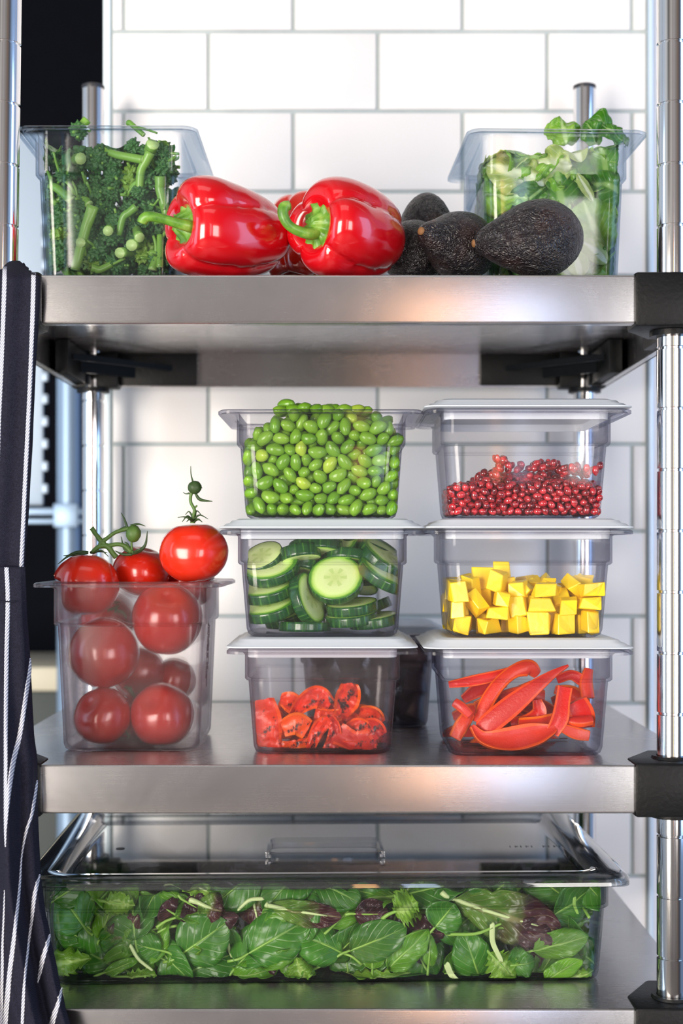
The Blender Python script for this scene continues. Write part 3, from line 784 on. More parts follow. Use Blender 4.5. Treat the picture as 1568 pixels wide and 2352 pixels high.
2,-138,352,361,2,95,71,1,563,353,623,30,91,26,2,502,355,543,41,10,95,1,373,357,863,50,95,81,2,508,358,298,15,1,14,0,194,359,85,88,1,16,1,660,359,693,7,31,3,0,112,360,498,27,3,78,0,214,360,296,86,99,44,1,-287,360,581,0,98,48,1,-346,361,853,96,41,1,0,14,362,81,97,2,10,
1,-314,362,168,96,60,88,0,-376,363,349,26,3,55,2,434,364,237,28,99,27,1,511,364,424,84,35,92,2,-60,364,158,53,86,88,0,-592,364,455,94,0,49,1,401,364,505,77,3,11,1,-415,367,652,79,1,46,1,415,368,78,4,50,79,2,-128,369,77,98,53,73,0,-514,369,346,71,2,33,0,176,370,200,0,2,79,
1,-224,370,306,4,97,60,2,606,370,121,7,16,22,2,-12,371,509,8,46,99,2,-139,371,766,85,94,96,0,-626,378,558,89,93,21,0,40,379,308,77,93,21,2,-116,380,666,83,98,77,1,-243,381,78,4,98,56,0,44,384,738,21,36,11,1,-169,386,458,90,59,6,1,369,386,307,88,96,11,1,350,386,659,9,44,0,
0,112,387,885,20,99,73,2,-68,387,298,41,88,22,0,334,388,764,27,96,69,1,396,393,406,37,1,26,1,360,394,161,36,96,25,0,75,395,598,5,43,10,1,284,395,368,92,98,81,1,641,397,799,99,5,11,1,-349,397,458,43,9,96,0,-512,397,540,48,2,84,2,-309,402,675,50,10,91,2,619,403,439,12,6,15,
2,-169,403,574,2,11,60,0,-561,404,654,16,90,35,0,-451,405,268,49,90,12,1,-296,409,775,0,54,98,0,-650,409,848,7,17,90,1,-434,409,744,69,41,1,2,-211,412,698,95,92,28,0,-598,413,252,39,98,66,0,101,413,136,38,2,78,1,308,413,509,99,30,65,1,-472,413,839,97,1,39,2,-110,414,854,83,57,92,
1,559,414,737,84,61,84,0,-579,414,80,4,51,92,2,470,415,159,88,98,97,2,617,415,255,78,2,76,1,466,416,647,90,44,85,2,633,417,600,62,10,79,1,-453,418,78,45,98,20,1,-327,418,270,27,98,38,0,-663,418,708,31,83,21,2,518,420,77,1,96,15,0,180,422,391,15,0,78,2,-231,422,224,7,90,27,
0,-406,422,567,1,55,84,0,446,422,758,0,61,78,0,227,423,767,70,2,83,2,-60,425,732,99,56,85,0,-514,427,163,10,44,82,1,-347,430,79,98,3,20,1,-243,432,862,90,98,3,2,554,434,513,38,82,15,1,-400,434,170,92,93,65,2,-136,439,167,62,5,11,0,-547,439,759,3,94,63,2,600,439,347,10,94,10,
2,-78,439,552,49,93,88,0,71,440,414,70,97,32,1,-248,441,375,82,85,68,0,-450,441,394,3,95,90,2,-4,443,812,92,99,14,2,-21,443,374,60,4,24,0,242,445,157,92,0,39,2,-59,447,461,1,99,98,2,516,450,246,1,94,7,0,-32,450,236,95,12,54,1,380,451,579,20,1,74,2,-21,451,130,1,1,38,
2,481,452,334,11,42,14,0,94,453,248,92,37,96,2,-147,453,258,5,0,32,2,570,454,167,77,7,36,0,190,456,493,49,0,75,2,-237,458,616,28,89,17,1,219,459,268,98,91,38,1,-280,459,151,1,4,88,0,170,459,674,84,92,46,2,-134,460,384,91,1,56,2,24,460,521,89,10,94,2,474,460,459,73,94,19,
2,-162,460,785,13,98,55,0,522,465,846,80,98,42,1,344,465,246,21,45,2,1,337,466,82,24,95,62,0,-550,467,454,9,85,11,2,654,468,696,45,4,13,1,-300,469,531,98,86,23,1,-482,469,658,44,5,89,1,-342,470,383,80,67,80,1,473,473,556,55,1,73,2,552,478,638,70,91,4,2,-53,478,653,26,86,25,
0,114,480,798,77,93,31,2,-170,480,83,4,8,21,0,269,480,581,27,98,8,1,368,481,836,86,97,61,1,-425,482,488,90,93,53,2,440,483,95,90,67,71,2,-143,485,681,38,83,98,2,605,485,79,37,3,28,1,-221,486,463,78,95,74,0,386,488,692,62,90,5,1,354,489,354,55,91,12,1,384,489,466,68,92,74,
1,-348,489,634,3,98,49,2,629,490,494,74,92,79,1,-352,491,732,13,95,50,2,552,493,417,90,8,33,1,280,493,429,54,0,10,0,28,498,731,93,62,74,2,-167,501,566,3,83,18,0,284,502,739,89,36,96,0,-583,503,606,96,54,98,1,622,504,780,20,50,1,0,-642,504,809,24,8,0,2,-88,507,838,7,56,99,
1,-306,507,823,20,10,94,0,54,508,606,30,9,95,0,144,509,82,1,0,81,1,502,510,738,8,70,65,1,-423,513,830,0,63,11,0,-467,519,198,73,9,24,1,254,520,84,87,94,19,0,-601,520,165,95,89,20,0,-614,521,381,59,93,25,1,-530,523,852,8,92,20,0,-76,523,317,79,93,22,0,-469,524,307,98,52,15,
0,-531,526,81,99,3,44,1,-370,526,222,97,59,18,1,-306,528,297,6,51,85,0,113,528,354,46,8,86,1,-222,530,743,95,43,10,1,621,530,876,1,3,46,0,37,533,127,28,29,89,2,618,534,284,75,8,29,2,520,534,94,18,18,64,2,-202,534,310,63,95,82,2,-69,535,77,98,3,94,1,-246,535,215,79,1,41,
0,-380,536,109,79,45,98,0,-587,536,275,97,55,94,2,491,537,196,17,90,91,1,-254,537,96,82,34,4,2,-56,539,182,78,67,8,1,260,539,197,13,50,96,2,611,540,171,27,79,73,1,371,540,159,29,87,97,2,-151,542,161,93,72,33,1,423,542,288,3,18,81,0,27,544,272,21,78,98,1,154,544,248,28,37,5,
1,296,544,292,89,98,53,2,619,545,572,11,3,43,0,-19,546,414,0,3,4,2,-73,546,586,1,93,29,0,-423,547,401,83,89,52,2,528,547,308,45,82,91,1,460,547,404,38,18,84,0,100,547,468,97,0,4,1,208,548,385,41,15,90,0,164,550,567,97,44,94,1,-275,551,392,72,6,99,2,623,552,399,2,81,11,
0,-609,552,504,85,15,3,2,-157,554,396,82,64,93,0,-486,555,541,43,83,94,0,-656,556,687,2,54,20,2,-4,556,517,8,38,98,1,-360,556,534,12,17,2,2,-122,557,500,2,44,5,1,272,557,506,26,2,1,2,542,558,486,75,46,3,2,-248,559,543,86,58,96,1,396,560,544,21,8,1,2,-116,561,760,25,1,80,
1,-265,563,651,18,53,94,0,271,563,833,42,1,19,1,516,564,623,72,43,1,1,-480,565,765,17,1,20,1,-428,567,679,89,2,29,0,-540,570,685,60,13,3,2,-176,570,837,33,0,67,0,96,571,698,27,8,77,0,365,571,894,94,94,63,0,110,572,885,24,1,55,0,206,574,679,77,5,63,0,166,574,785,78,2,87,
0,320,575,677,9,33,19,2,-157,578,671,82,89,45,0,388,580,783,10,2,92,0,-26,581,684,77,3,1,2,657,583,681,68,0,86,2,563,586,723,11,46,86,1,-638,586,894,3,36,33,0,-63,587,894,0,95,95,0,-4,590,807,14,39,4,1,-353,590,748,70,58,95,0,525,592,821,22,0,2,1,438,593,692,87,43,96,
2,-268,595,818,36,78,83,1,657,595,798,24,80,95,1,-593,595,793,20,46,98,2,-368,595,862,41,89,95,)
SIM['aril'] = (
2,-451,-564,267,30,31,8,1,473,-563,274,98,6,94,2,291,-562,223,17,91,52,1,-139,-562,277,1,97,98,0,-28,-562,276,93,82,46,0,53,-561,248,19,59,3,0,359,-561,234,55,17,94,1,255,-560,286,92,90,40,0,-347,-560,230,47,7,95,2,-366,-560,172,60,5,96,0,102,-559,289,9,14,76,1,-583,-559,260,86,7,11,
2,562,-559,160,86,6,45,1,208,-559,247,0,34,35,1,-550,-559,204,86,48,3,1,-514,-559,261,4,12,24,0,-435,-558,192,62,18,13,2,264,-558,166,13,46,96,2,-88,-558,124,31,90,97,0,107,-558,189,61,4,0,2,218,-558,121,77,63,2,1,-150,-557,154,87,46,95,1,-205,-557,206,78,58,6,2,-338,-557,111,17,62,3,
0,340,-557,169,9,3,96,2,-36,-557,209,91,2,31,2,-142,-556,217,37,94,18,1,510,-556,218,37,97,86,2,-20,-556,108,49,96,5,1,-407,-556,120,11,27,82,1,146,-556,131,99,51,95,2,606,-555,116,3,2,5,2,628,-555,172,1,40,81,1,185,-555,182,10,8,88,1,572,-555,234,73,88,26,0,414,-555,137,26,19,7,
1,-188,-554,96,35,16,9,2,-286,-554,60,10,96,46,0,298,-554,100,72,68,97,0,-630,-554,216,5,89,68,2,586,-554,60,87,46,95,1,145,-554,238,13,99,35,2,-81,-554,246,12,89,20,0,-297,-553,173,26,8,87,0,-308,-553,279,15,6,22,2,-368,-553,59,14,54,96,2,-93,-553,186,79,5,79,1,169,-553,67,25,15,3,
1,100,-552,61,0,53,95,2,250,-552,62,94,91,55,2,-60,-552,60,74,5,7,0,-575,-552,66,91,39,4,1,-496,-552,164,11,4,68,0,-503,-551,69,26,66,6,1,518,-550,70,10,67,20,1,-127,-550,66,10,36,8,1,495,-550,140,7,99,83,0,18,-550,167,92,5,82,0,21,-549,61,85,3,43,0,420,-549,239,86,98,32,
1,-209,-549,269,10,98,13,1,360,-548,107,72,91,23,0,-596,-547,159,85,95,70,1,404,-545,61,2,53,17,0,-270,-545,228,54,93,78,1,453,-545,186,63,2,24,1,-437,-542,61,4,51,18,0,-226,-540,151,78,99,71,2,630,-540,229,55,92,82,0,-624,-540,102,59,1,28,0,409,-534,306,30,66,99,1,-464,-534,115,63,0,74,
1,458,-532,89,12,2,84,0,-276,-526,118,12,95,21,2,-258,-526,303,30,12,78,1,526,-525,270,75,91,93,2,-46,-524,159,64,7,97,0,38,-522,115,43,3,92,2,248,-522,213,93,51,4,2,-408,-521,247,10,2,3,2,295,-521,263,11,86,91,2,350,-520,293,43,21,90,0,-533,-518,126,89,15,5,0,16,-514,226,50,4,15,
0,-234,-514,69,25,33,99,0,390,-511,184,44,94,88,1,167,-511,277,92,39,72,2,-111,-511,295,98,54,89,2,624,-510,69,97,80,65,0,67,-509,169,79,89,40,0,328,-508,212,88,41,3,2,-116,-508,142,91,64,92,2,537,-508,186,0,50,24,0,340,-507,66,9,40,9,2,227,-507,160,18,2,69,1,115,-507,99,39,6,99,
0,-589,-507,294,35,99,94,1,-510,-506,211,9,2,46,0,39,-506,290,36,16,84,0,-341,-506,142,98,0,1,2,213,-505,63,45,10,17,0,90,-505,228,14,59,97,2,-336,-504,67,74,28,96,2,582,-502,148,10,98,34,2,-372,-502,199,53,3,13,1,534,-502,111,16,4,22,2,231,-502,264,98,44,92,1,-171,-501,226,93,4,16,
2,-85,-499,60,74,44,0,1,-173,-499,122,96,89,74,0,312,-499,127,59,90,85,2,-111,-498,233,81,85,72,1,269,-497,315,14,96,46,1,469,-497,292,70,97,75,2,-407,-496,118,85,92,55,1,-512,-496,277,79,85,60,1,-158,-496,60,95,98,5,2,-428,-495,180,78,96,63,1,109,-494,293,32,72,86,2,-366,-494,293,83,8,62,
2,275,-494,64,75,9,61,0,54,-493,61,25,4,45,0,132,-493,158,64,7,27,2,-48,-493,219,93,97,6,1,-444,-492,292,8,3,4,1,180,-492,201,11,6,1,0,-15,-491,80,13,96,15,0,-226,-491,199,2,90,75,1,-516,-491,61,74,54,99,0,-600,-490,61,74,95,96,2,584,-490,217,87,3,79,2,630,-490,180,73,3,24,
1,496,-489,61,85,53,94,0,-631,-488,229,37,79,88,2,-320,-487,227,4,98,26,1,482,-487,160,7,55,98,0,-571,-487,182,23,8,1,1,627,-484,260,16,99,38,1,-482,-481,150,75,99,61,0,-284,-481,179,4,53,78,1,500,-481,225,36,88,4,2,241,-480,108,55,92,88,0,-235,-479,260,81,2,64,2,158,-478,60,64,3,72,
1,-568,-478,243,59,96,84,0,-593,-478,122,73,3,83,0,435,-477,227,13,5,30,0,-8,-477,166,90,90,38,1,-453,-477,234,94,97,69,2,279,-476,173,34,90,73,1,-398,-476,60,4,98,88,0,-299,-475,281,77,0,14,0,396,-475,277,95,9,72,1,184,-474,132,86,92,23,0,411,-474,66,8,89,64,2,627,-474,121,39,99,29,
0,369,-472,129,98,91,32,0,-284,-472,73,29,18,8,0,-232,-470,129,91,65,94,1,-458,-469,90,12,6,83,2,-80,-468,172,4,51,78,0,-7,-468,267,78,0,16,0,322,-466,258,78,85,89,1,455,-464,109,81,5,13,1,-170,-463,171,32,0,39,2,-54,-463,120,13,92,82,1,140,-462,339,51,11,94,1,-145,-462,270,89,54,9,
2,247,-462,222,95,3,52,2,-382,-461,246,93,66,69,1,-118,-461,102,16,6,89,2,-74,-460,259,84,7,35,1,207,-460,308,11,53,96,0,-239,-460,320,93,97,89,2,554,-458,65,11,35,98,0,127,-455,238,95,1,35,0,414,-455,168,34,10,89,2,-378,-453,154,41,3,19,0,-216,-452,61,85,96,47,2,617,-452,62,89,91,2,
0,-522,-451,113,42,98,9,0,78,-451,123,98,2,26,0,372,-449,226,60,3,78,0,62,-447,259,69,98,67,1,189,-446,251,8,0,75,1,-523,-445,209,86,49,3,2,269,-445,276,34,97,64,2,315,-445,319,88,98,94,0,-323,-445,124,81,36,87,0,91,-444,184,95,46,79,2,-340,-444,59,3,1,1,0,319,-443,87,90,61,74,
2,-62,-442,62,94,90,30,0,30,-442,199,85,86,75,2,543,-442,200,10,31,0,2,626,-442,216,15,5,46,2,254,-439,59,85,95,61,1,83,-437,62,16,95,95,0,-321,-437,332,85,2,88,0,-262,-436,223,24,55,2,2,243,-436,147,87,97,60,0,9,-436,123,23,93,42,1,512,-435,130,79,99,33,1,-187,-435,225,84,96,47,
0,322,-435,188,91,4,27,2,-417,-435,195,15,50,99,1,472,-434,254,0,12,17,2,588,-434,164,97,4,70,1,144,-434,102,93,0,48,1,-488,-434,283,69,5,80,0,-560,-434,64,75,6,78,2,-331,-433,194,8,10,65,0,-589,-433,310,10,94,26,1,-118,-432,218,82,9,83,0,96,-432,310,68,60,97,0,-624,-431,257,12,55,5,
1,480,-431,186,94,54,7,0,-623,-430,74,24,78,0,2,-24,-428,223,63,86,24,1,201,-426,193,72,96,22,1,-428,-426,278,74,4,75,2,-384,-425,101,49,97,14,0,8,-425,61,25,95,6,1,-136,-425,323,8,85,41,2,-330,-424,253,85,94,70,1,-147,-423,62,73,4,98,1,-187,-423,116,98,16,41,2,575,-422,108,5,57,7,
0,410,-422,114,91,41,15,1,-121,-422,156,22,59,1,1,-188,-421,286,27,93,59,1,145,-421,165,96,94,30,0,-550,-420,158,12,96,15,1,-480,-420,169,87,88,89,2,209,-419,95,74,80,77,1,484,-419,61,85,3,29,2,-373,-418,300,93,64,9,1,-496,-417,63,91,3,44,2,-35,-417,293,7,30,76,0,369,-415,61,64,3,82,
2,-431,-415,131,8,40,11,0,-544,-415,260,7,93,65,0,366,-414,283,88,96,6,0,-268,-414,105,93,99,92,0,-618,-413,150,29,5,8,2,-46,-413,168,97,99,43,1,-234,-412,163,24,5,95,1,-462,-408,230,35,99,12,2,263,-407,195,29,98,82,2,308,-405,239,89,97,99,0,-259,-405,277,41,97,3,2,251,-404,319,66,97,38,
2,628,-404,129,71,3,26,2,-383,-404,232,1,60,4,1,529,-404,248,79,4,35,1,-431,-403,61,14,96,83,0,29,-402,290,60,4,19,0,356,-401,141,85,6,54,2,548,-400,59,1,3,46,0,460,-399,306,73,7,1,2,-68,-399,115,84,0,40,1,193,-398,296,15,11,8,2,236,-398,246,95,90,98,0,416,-398,243,3,36,87,
2,262,-397,104,90,0,37,0,339,-397,345,57,18,10,2,-306,-396,154,21,5,40,1,-220,-395,333,39,96,0,2,621,-394,64,24,32,84,1,578,-392,286,88,66,91,1,-78,-392,246,93,98,32,1,426,-392,175,81,2,91,1,141,-390,243,75,35,90,0,-578,-390,205,88,12,22,2,301,-389,60,25,5,44,2,634,-389,251,21,98,26,
1,426,-388,66,96,37,22,2,625,-388,188,18,7,38,1,164,-387,62,35,98,23,0,43,-386,227,13,47,0,1,-175,-386,177,32,9,32,2,-336,-385,64,93,2,0,0,-634,-385,300,12,20,16,2,-94,-384,59,85,45,93,0,46,-383,130,23,29,18,1,-533,-382,311,10,97,55,1,-490,-381,114,4,96,41,1,527,-381,168,1,98,31,
1,470,-381,121,88,26,22,1,-134,-380,108,97,2,14,2,303,-380,291,91,46,7,1,-131,-379,280,99,13,49,2,572,-379,216,76,41,99,0,-203,-379,62,25,96,24,1,107,-379,122,61,95,71,2,-30,-378,65,12,64,17,2,224,-378,154,74,58,95,1,169,-378,121,13,93,79,0,-306,-378,316,44,93,96,0,-230,-377,222,13,59,90,
0,-458,-376,315,64,1,10,1,-516,-375,205,23,3,84,1,475,-374,212,8,29,68,2,-15,-374,137,6,82,34,0,363,-373,200,40,99,70,1,104,-372,61,99,96,76,2,-365,-372,339,83,40,84,1,103,-372,185,74,93,61,2,-444,-370,174,6,55,92,1,535,-370,108,5,50,16,0,136,-370,307,30,96,65,2,-20,-369,250,31,91,86,
2,232,-369,59,95,0,1,2,-360,-369,124,93,62,13,0,-559,-368,118,90,5,71,0,-592,-368,62,64,2,8,2,-352,-367,191,76,91,25,2,-64,-366,300,75,63,9,0,-294,-365,205,67,2,23,0,-265,-364,61,64,3,67,0,-208,-364,122,44,99,7,2,-398,-364,284,18,89,28,2,300,-363,174,81,99,44,1,-160,-363,332,2,36,91,
1,519,-363,301,15,14,43,1,-100,-362,160,13,12,9,1,168,-362,188,91,20,38,1,-136,-361,219,99,93,36,1,-422,-359,103,72,99,98,0,71,-359,322,22,93,80,2,-53,-359,195,76,91,60,0,-338,-359,254,0,47,97,0,-195,-358,270,20,15,99,0,-573,-358,260,24,62,7,2,590,-357,143,23,10,66,0,394,-357,314,4,47,85,
0,-628,-355,179,2,56,19,0,358,-355,260,69,0,97,0,42,-352,61,25,95,71,0,385,-352,109,73,8,67,0,-619,-352,116,26,2,66,0,-3,-351,312,67,96,67,2,581,-350,65,20,82,71,2,246,-350,278,31,32,92,0,-296,-350,115,98,10,58,2,288,-350,235,38,96,6,0,96,-349,264,1,0,21,2,12,-349,186,93,52,92,
1,227,-349,211,71,11,98,2,-410,-348,218,77,89,93,0,-514,-347,61,25,4,16,0,450,-347,271,43,1,5,1,472,-345,61,15,95,85,1,200,-345,328,84,1,91,1,-466,-345,249,81,64,14,0,292,-343,99,13,15,38,0,-630,-341,245,94,41,20,2,627,-340,99,28,95,76,2,-48,-340,103,40,98,7,1,135,-340,361,5,97,3,
1,-143,-338,61,97,2,13,2,214,-337,105,86,96,83,0,-245,-337,167,91,3,25,0,-262,-336,350,74,0,33,0,-274,-336,271,99,41,85,0,465,-336,330,75,0,63,2,-391,-335,163,93,91,12,1,524,-334,240,84,10,64,1,162,-334,249,18,1,42,2,-368,-334,59,95,99,52,0,345,-333,61,25,95,69,1,-514,-333,156,5,1,26,
2,580,-331,278,7,11,41,0,28,-331,252,99,14,44,0,69,-329,378,12,1,16,1,-194,-327,204,13,87,45,0,301,-327,321,69,41,97,1,419,-326,168,90,95,93,1,-101,-325,253,11,92,49,0,347,-323,156,75,88,13,1,-519,-323,281,2,0,16,1,-110,-322,359,75,90,20,2,-326,-322,163,99,49,95,2,630,-322,193,64,1,78,
1,492,-321,178,76,91,5,0,54,-319,147,13,4,51,0,73,-319,210,35,94,18,2,530,-319,59,14,4,22,2,573,-319,210,96,34,83,1,409,-318,61,85,3,74,2,634,-318,252,75,91,76,1,144,-317,142,88,88,14,1,493,-317,116,1,55,75,2,204,-317,164,87,89,19,2,548,-317,146,18,78,68,0,-571,-316,203,0,2,10,
1,-482,-316,106,4,49,79,0,266,-315,149,34,92,8,2,-10,-315,59,14,95,29,2,-48,-314,155,67,4,99,1,155,-314,61,48,96,95,0,92,-313,97,10,5,66,2,-82,-313,62,99,57,86,0,-574,-313,315,91,42,13,1,-165,-312,147,20,89,92,1,-447,-312,163,12,72,66,1,-112,-311,116,15,88,99,1,-436,-311,61,54,0,86,
0,-318,-310,310,93,38,78,2,-77,-310,306,83,4,9,1,-454,-310,307,51,89,8,2,243,-310,59,98,96,51,1,-503,-308,214,6,14,14,1,-187,-307,350,55,1,17,2,-509,-307,338,75,8,16,2,-414,-307,264,88,96,18,2,-33,-306,344,82,97,72,0,376,-305,224,6,44,4,1,-117,-305,194,95,6,90,0,-621,-305,61,14,96,71,
1,449,-305,220,6,3,28,0,118,-305,312,12,97,1,2,-29,-305,267,9,99,79,0,-326,-304,220,8,0,57,2,-337,-304,109,10,7,67,0,-294,-304,61,24,4,14,2,-381,-303,315,60,99,15,2,239,-303,345,72,1,92,1,-194,-302,88,57,8,80,1,-140,-302,308,74,4,73,2,245,-302,243,89,48,99,1,-399,-301,107,37,14,8,
0,-235,-301,305,0,2,90,0,-559,-300,68,9,37,23,1,183,-299,388,43,7,93,2,619,-299,141,94,1,47,0,-569,-299,138,91,59,4,1,194,-298,287,74,4,1,1,-182,-298,260,92,0,49,2,-47,-297,212,69,8,8,2,306,-297,207,63,94,18,0,328,-296,266,97,98,63,0,38,-295,335,34,6,1,2,372,-294,333,34,87,78,
2,575,-294,92,79,15,69,0,-252,-293,218,55,1,18,0,413,-293,280,14,97,51,0,-256,-293,110,95,95,31,1,139,-292,203,16,49,92,1,491,-292,283,86,46,86,0,435,-292,116,76,0,73,2,-396,-290,212,2,39,16,0,-568,-289,258,20,99,9,0,320,-289,110,88,57,91,2,-2,-288,113,1,45,75,2,622,-286,60,35,98,30,
2,300,-286,367,51,96,94,0,-629,-286,188,17,69,7,0,-634,-284,298,79,29,14,0,22,-282,201,29,86,20,2,262,-279,295,98,4,99,2,228,-278,117,17,15,87,1,567,-278,301,60,97,94,0,111,-275,257,21,1,97,1,-456,-274,232,5,66,99,2,-58,-274,108,38,98,24,2,-352,-270,59,51,2,15,2,588,-270,244,95,52,96,
0,435,-270,336,81,6,33,0,30,-270,273,9,4,46,2,-123,-268,254,1,66,61,0,-284,-268,169,41,0,25,0,-354,-268,264,51,0,18,2,-410,-266,349,69,3,59,0,-623,-266,112,36,90,74,0,31,-265,62,47,96,79,1,534,-263,198,78,93,10,1,464,-262,164,28,98,70,0,-280,-262,269,83,43,14,0,120,-262,362,63,96,70,
2,596,-262,187,69,92,27,2,319,-262,315,98,57,26,1,181,-261,236,99,99,83,1,185,-261,335,85,91,56,0,-349,-260,179,9,3,62,0,379,-260,126,80,92,22,0,407,-260,191,16,15,69,0,-330,-259,345,8,98,54,1,93,-259,61,74,5,74,1,451,-259,61,25,4,74,0,-517,-259,168,96,1,10,1,-223,-258,153,8,0,33,
1,519,-258,132,66,93,85,1,-453,-257,122,95,1,84,1,170,-257,121,47,97,15,1,111,-257,143,83,6,28,1,-98,-256,151,73,99,62,0,300,-256,61,85,46,11,2,330,-256,162,92,58,22,0,-239,-256,62,47,3,91,0,53,-256,121,23,86,64,1,512,-256,66,40,13,15,1,-163,-254,187,7,12,0,1,-520,-254,104,43,88,86,
1,200,-254,179,83,0,46,1,-522,-254,296,88,63,18,1,-90,-254,318,28,97,99,0,379,-254,61,85,3,53,0,-225,-254,356,9,17,58,2,-432,-253,291,23,87,89,0,-20,-252,160,6,97,4,1,-422,-252,174,15,4,2,2,-96,-252,65,62,84,19,1,-163,-252,61,25,54,0,1,-476,-252,61,74,45,0,1,160,-252,62,99,98,95,
1,-160,-251,122,24,56,3,2,-80,-251,208,73,99,60,1,80,-251,200,2,32,13,2,-14,-251,316,1,94,91,2,-33,-251,62,93,11,43,1,260,-250,217,88,86,40,2,-372,-250,123,16,0,97,2,230,-249,62,92,38,5,2,269,-249,151,91,57,95,2,-407,-249,68,25,22,95,2,-306,-249,92,69,61,2,2,631,-248,284,53,99,7,
1,-208,-248,284,30,85,1,0,-574,-245,204,64,95,68,2,620,-244,118,72,56,0,0,499,-244,324,86,99,95,1,471,-242,223,4,53,89,1,523,-242,261,53,5,85,2,-19,-241,227,1,78,91,0,85,-241,316,96,58,71,0,348,-240,224,65,8,75,1,-161,-239,339,6,96,44,0,363,-239,357,3,90,87,2,42,-239,365,95,81,22,
1,-475,-239,334,45,4,23,2,-64,-238,268,2,7,53,0,-630,-238,240,52,98,79,0,-591,-238,300,70,2,83,0,-515,-238,228,89,52,84,0,374,-237,291,16,38,3,1,148,-235,293,84,64,9,0,-576,-234,143,14,3,97,1,442,-233,279,83,46,93,0,-588,-233,62,14,97,43,1,214,-232,281,91,57,83,2,559,-231,95,13,41,83,
2,246,-230,331,95,99,85,2,-377,-230,305,2,16,44,2,-314,-228,228,1,0,42,2,-393,-227,228,6,0,93,2,-54,-226,361,18,92,40,1,169,-225,390,82,58,84,1,255,-224,392,7,10,65,2,300,-222,355,64,86,81,2,280,-221,284,5,89,20,1,-149,-220,281,48,91,2,0,-241,-218,231,64,96,12,2,626,-215,220,0,96,91,
2,624,-215,60,74,5,29,0,33,-214,240,18,14,90,0,-315,-213,299,23,97,23,2,584,-213,265,96,6,17,1,133,-212,231,74,4,20,2,-124,-210,229,1,46,22,0,-266,-209,340,81,56,6,1,552,-208,151,4,39,82,1,-476,-208,274,1,63,71,2,620,-208,163,95,0,1,2,214,-205,229,95,98,56,0,-628,-204,180,37,2,21,
1,-422,-203,343,33,18,98,0,-571,-202,349,76,94,38,1,551,-202,216,77,94,46,0,25,-201,308,82,93,89,2,290,-200,230,25,55,96,2,632,-200,319,7,95,56,0,411,-199,231,14,53,9,0,-342,-197,357,44,2,10,1,548,-197,319,97,29,18,2,-106,-196,336,79,7,62,2,-46,-195,309,90,95,62,2,-61,-194,229,55,1,95,
1,-581,-194,250,55,0,25,1,147,-193,342,27,91,7,0,100,-193,382,50,84,3,0,431,-192,323,73,90,0,2,-418,-191,277,21,9,74,0,-551,-190,102,7,16,84,0,89,-190,271,85,97,22,1,-532,-189,296,26,85,86,2,-350,-187,256,21,1,5,0,-625,-187,118,90,98,71,1,490,-187,298,12,85,18,2,329,-187,313,99,99,35,
1,-216,-186,289,13,51,7,1,212,-184,370,7,90,26,1,-180,-183,231,64,97,28,1,-197,-182,354,71,38,97,0,21,-181,368,89,99,9,1,-558,-180,175,61,7,97,0,-632,-180,288,99,81,12,2,374,-179,355,19,18,85,2,626,-177,107,22,6,22,2,550,-174,61,25,6,75,2,-93,-174,276,25,97,21,0,-285,-174,240,73,84,79,
2,335,-173,257,90,2,90,0,486,-171,233,36,5,74,1,177,-170,263,2,1,18,1,-456,-168,234,11,91,22,2,315,-168,370,91,85,81,2,-370,-168,312,8,6,91,2,239,-168,273,99,52,77,1,-480,-168,336,97,51,97,0,-602,-167,62,14,2,52,1,-526,-166,230,3,94,95,2,633,-163,246,96,10,18,2,-80,-163,389,86,89,24,
1,-148,-163,308,79,1,6,2,592,-159,298,32,36,5,1,271,-159,323,87,92,72,0,-12,-158,262,97,1,54,1,200,-156,318,80,98,22,1,-140,-156,374,39,15,95,2,-394,-155,230,25,94,62,1,562,-154,178,9,96,99,0,74,-153,324,81,97,71,2,-35,-153,355,43,87,5,2,-402,-151,365,17,40,83,0,57,-151,232,14,49,5,
2,572,-150,118,7,45,5,1,-259,-147,358,28,2,58,2,-130,-147,234,25,82,7,2,629,-146,164,78,23,79,1,-577,-146,318,98,57,80,0,381,-145,302,11,94,21,0,442,-145,282,78,88,29,2,282,-144,231,29,4,2,1,133,-143,300,68,5,34,2,605,-143,62,6,10,3,0,384,-142,236,90,40,96,0,-629,-142,208,29,90,70,
1,573,-142,240,4,92,12,0,-278,-140,299,68,4,64,1,528,-139,282,90,37,21,1,-490,-138,285,87,52,3,2,254,-136,377,1,0,31,1,132,-135,234,92,61,17,0,-228,-134,231,85,3,19,2,-89,-133,332,24,9,20,2,16,-133,329,7,60,76,2,-67,-132,230,14,53,12,0,425,-132,359,6,91,11,0,-592,-131,146,77,99,47,
2,-331,-129,230,74,5,68,2,216,-129,229,4,1,81,1,-424,-128,301,97,84,73,1,-523,-127,379,3,15,1,0,86,-127,379,26,11,17,1,-209,-126,318,3,47,14,0,490,-126,333,65,97,10,0,-608,-125,269,68,87,30,0,-334,-125,338,97,2,86,1,-177,-123,266,25,6,22,2,-366,-122,277,60,88,0,2,-38,-119,303,11,35,10,
2,304,-119,279,94,99,47,1,155,-118,354,50,11,98,0,-636,-117,335,89,6,71,0,-551,-116,94,99,1,70,0,17,-116,390,84,95,91,2,335,-114,331,69,2,16,2,630,-112,275,84,1,11,2,622,-112,111,18,0,87,1,-197,-111,380,17,6,46,2,552,-111,65,83,33,10,1,-554,-109,201,25,9,62,1,-487,-108,231,52,96,8,
1,441,-108,230,4,51,89,1,517,-106,231,25,95,4,0,41,-106,280,42,98,29,0,-297,-106,387,64,97,65,1,572,-106,326,29,95,92,1,-145,-104,342,78,37,8,0,-610,-103,61,25,4,57,2,-418,-103,232,91,7,13,1,175,-103,273,37,84,3,0,-581,-100,370,38,2,24,1,-545,-99,266,49,97,97,1,-476,-99,338,86,10,83,
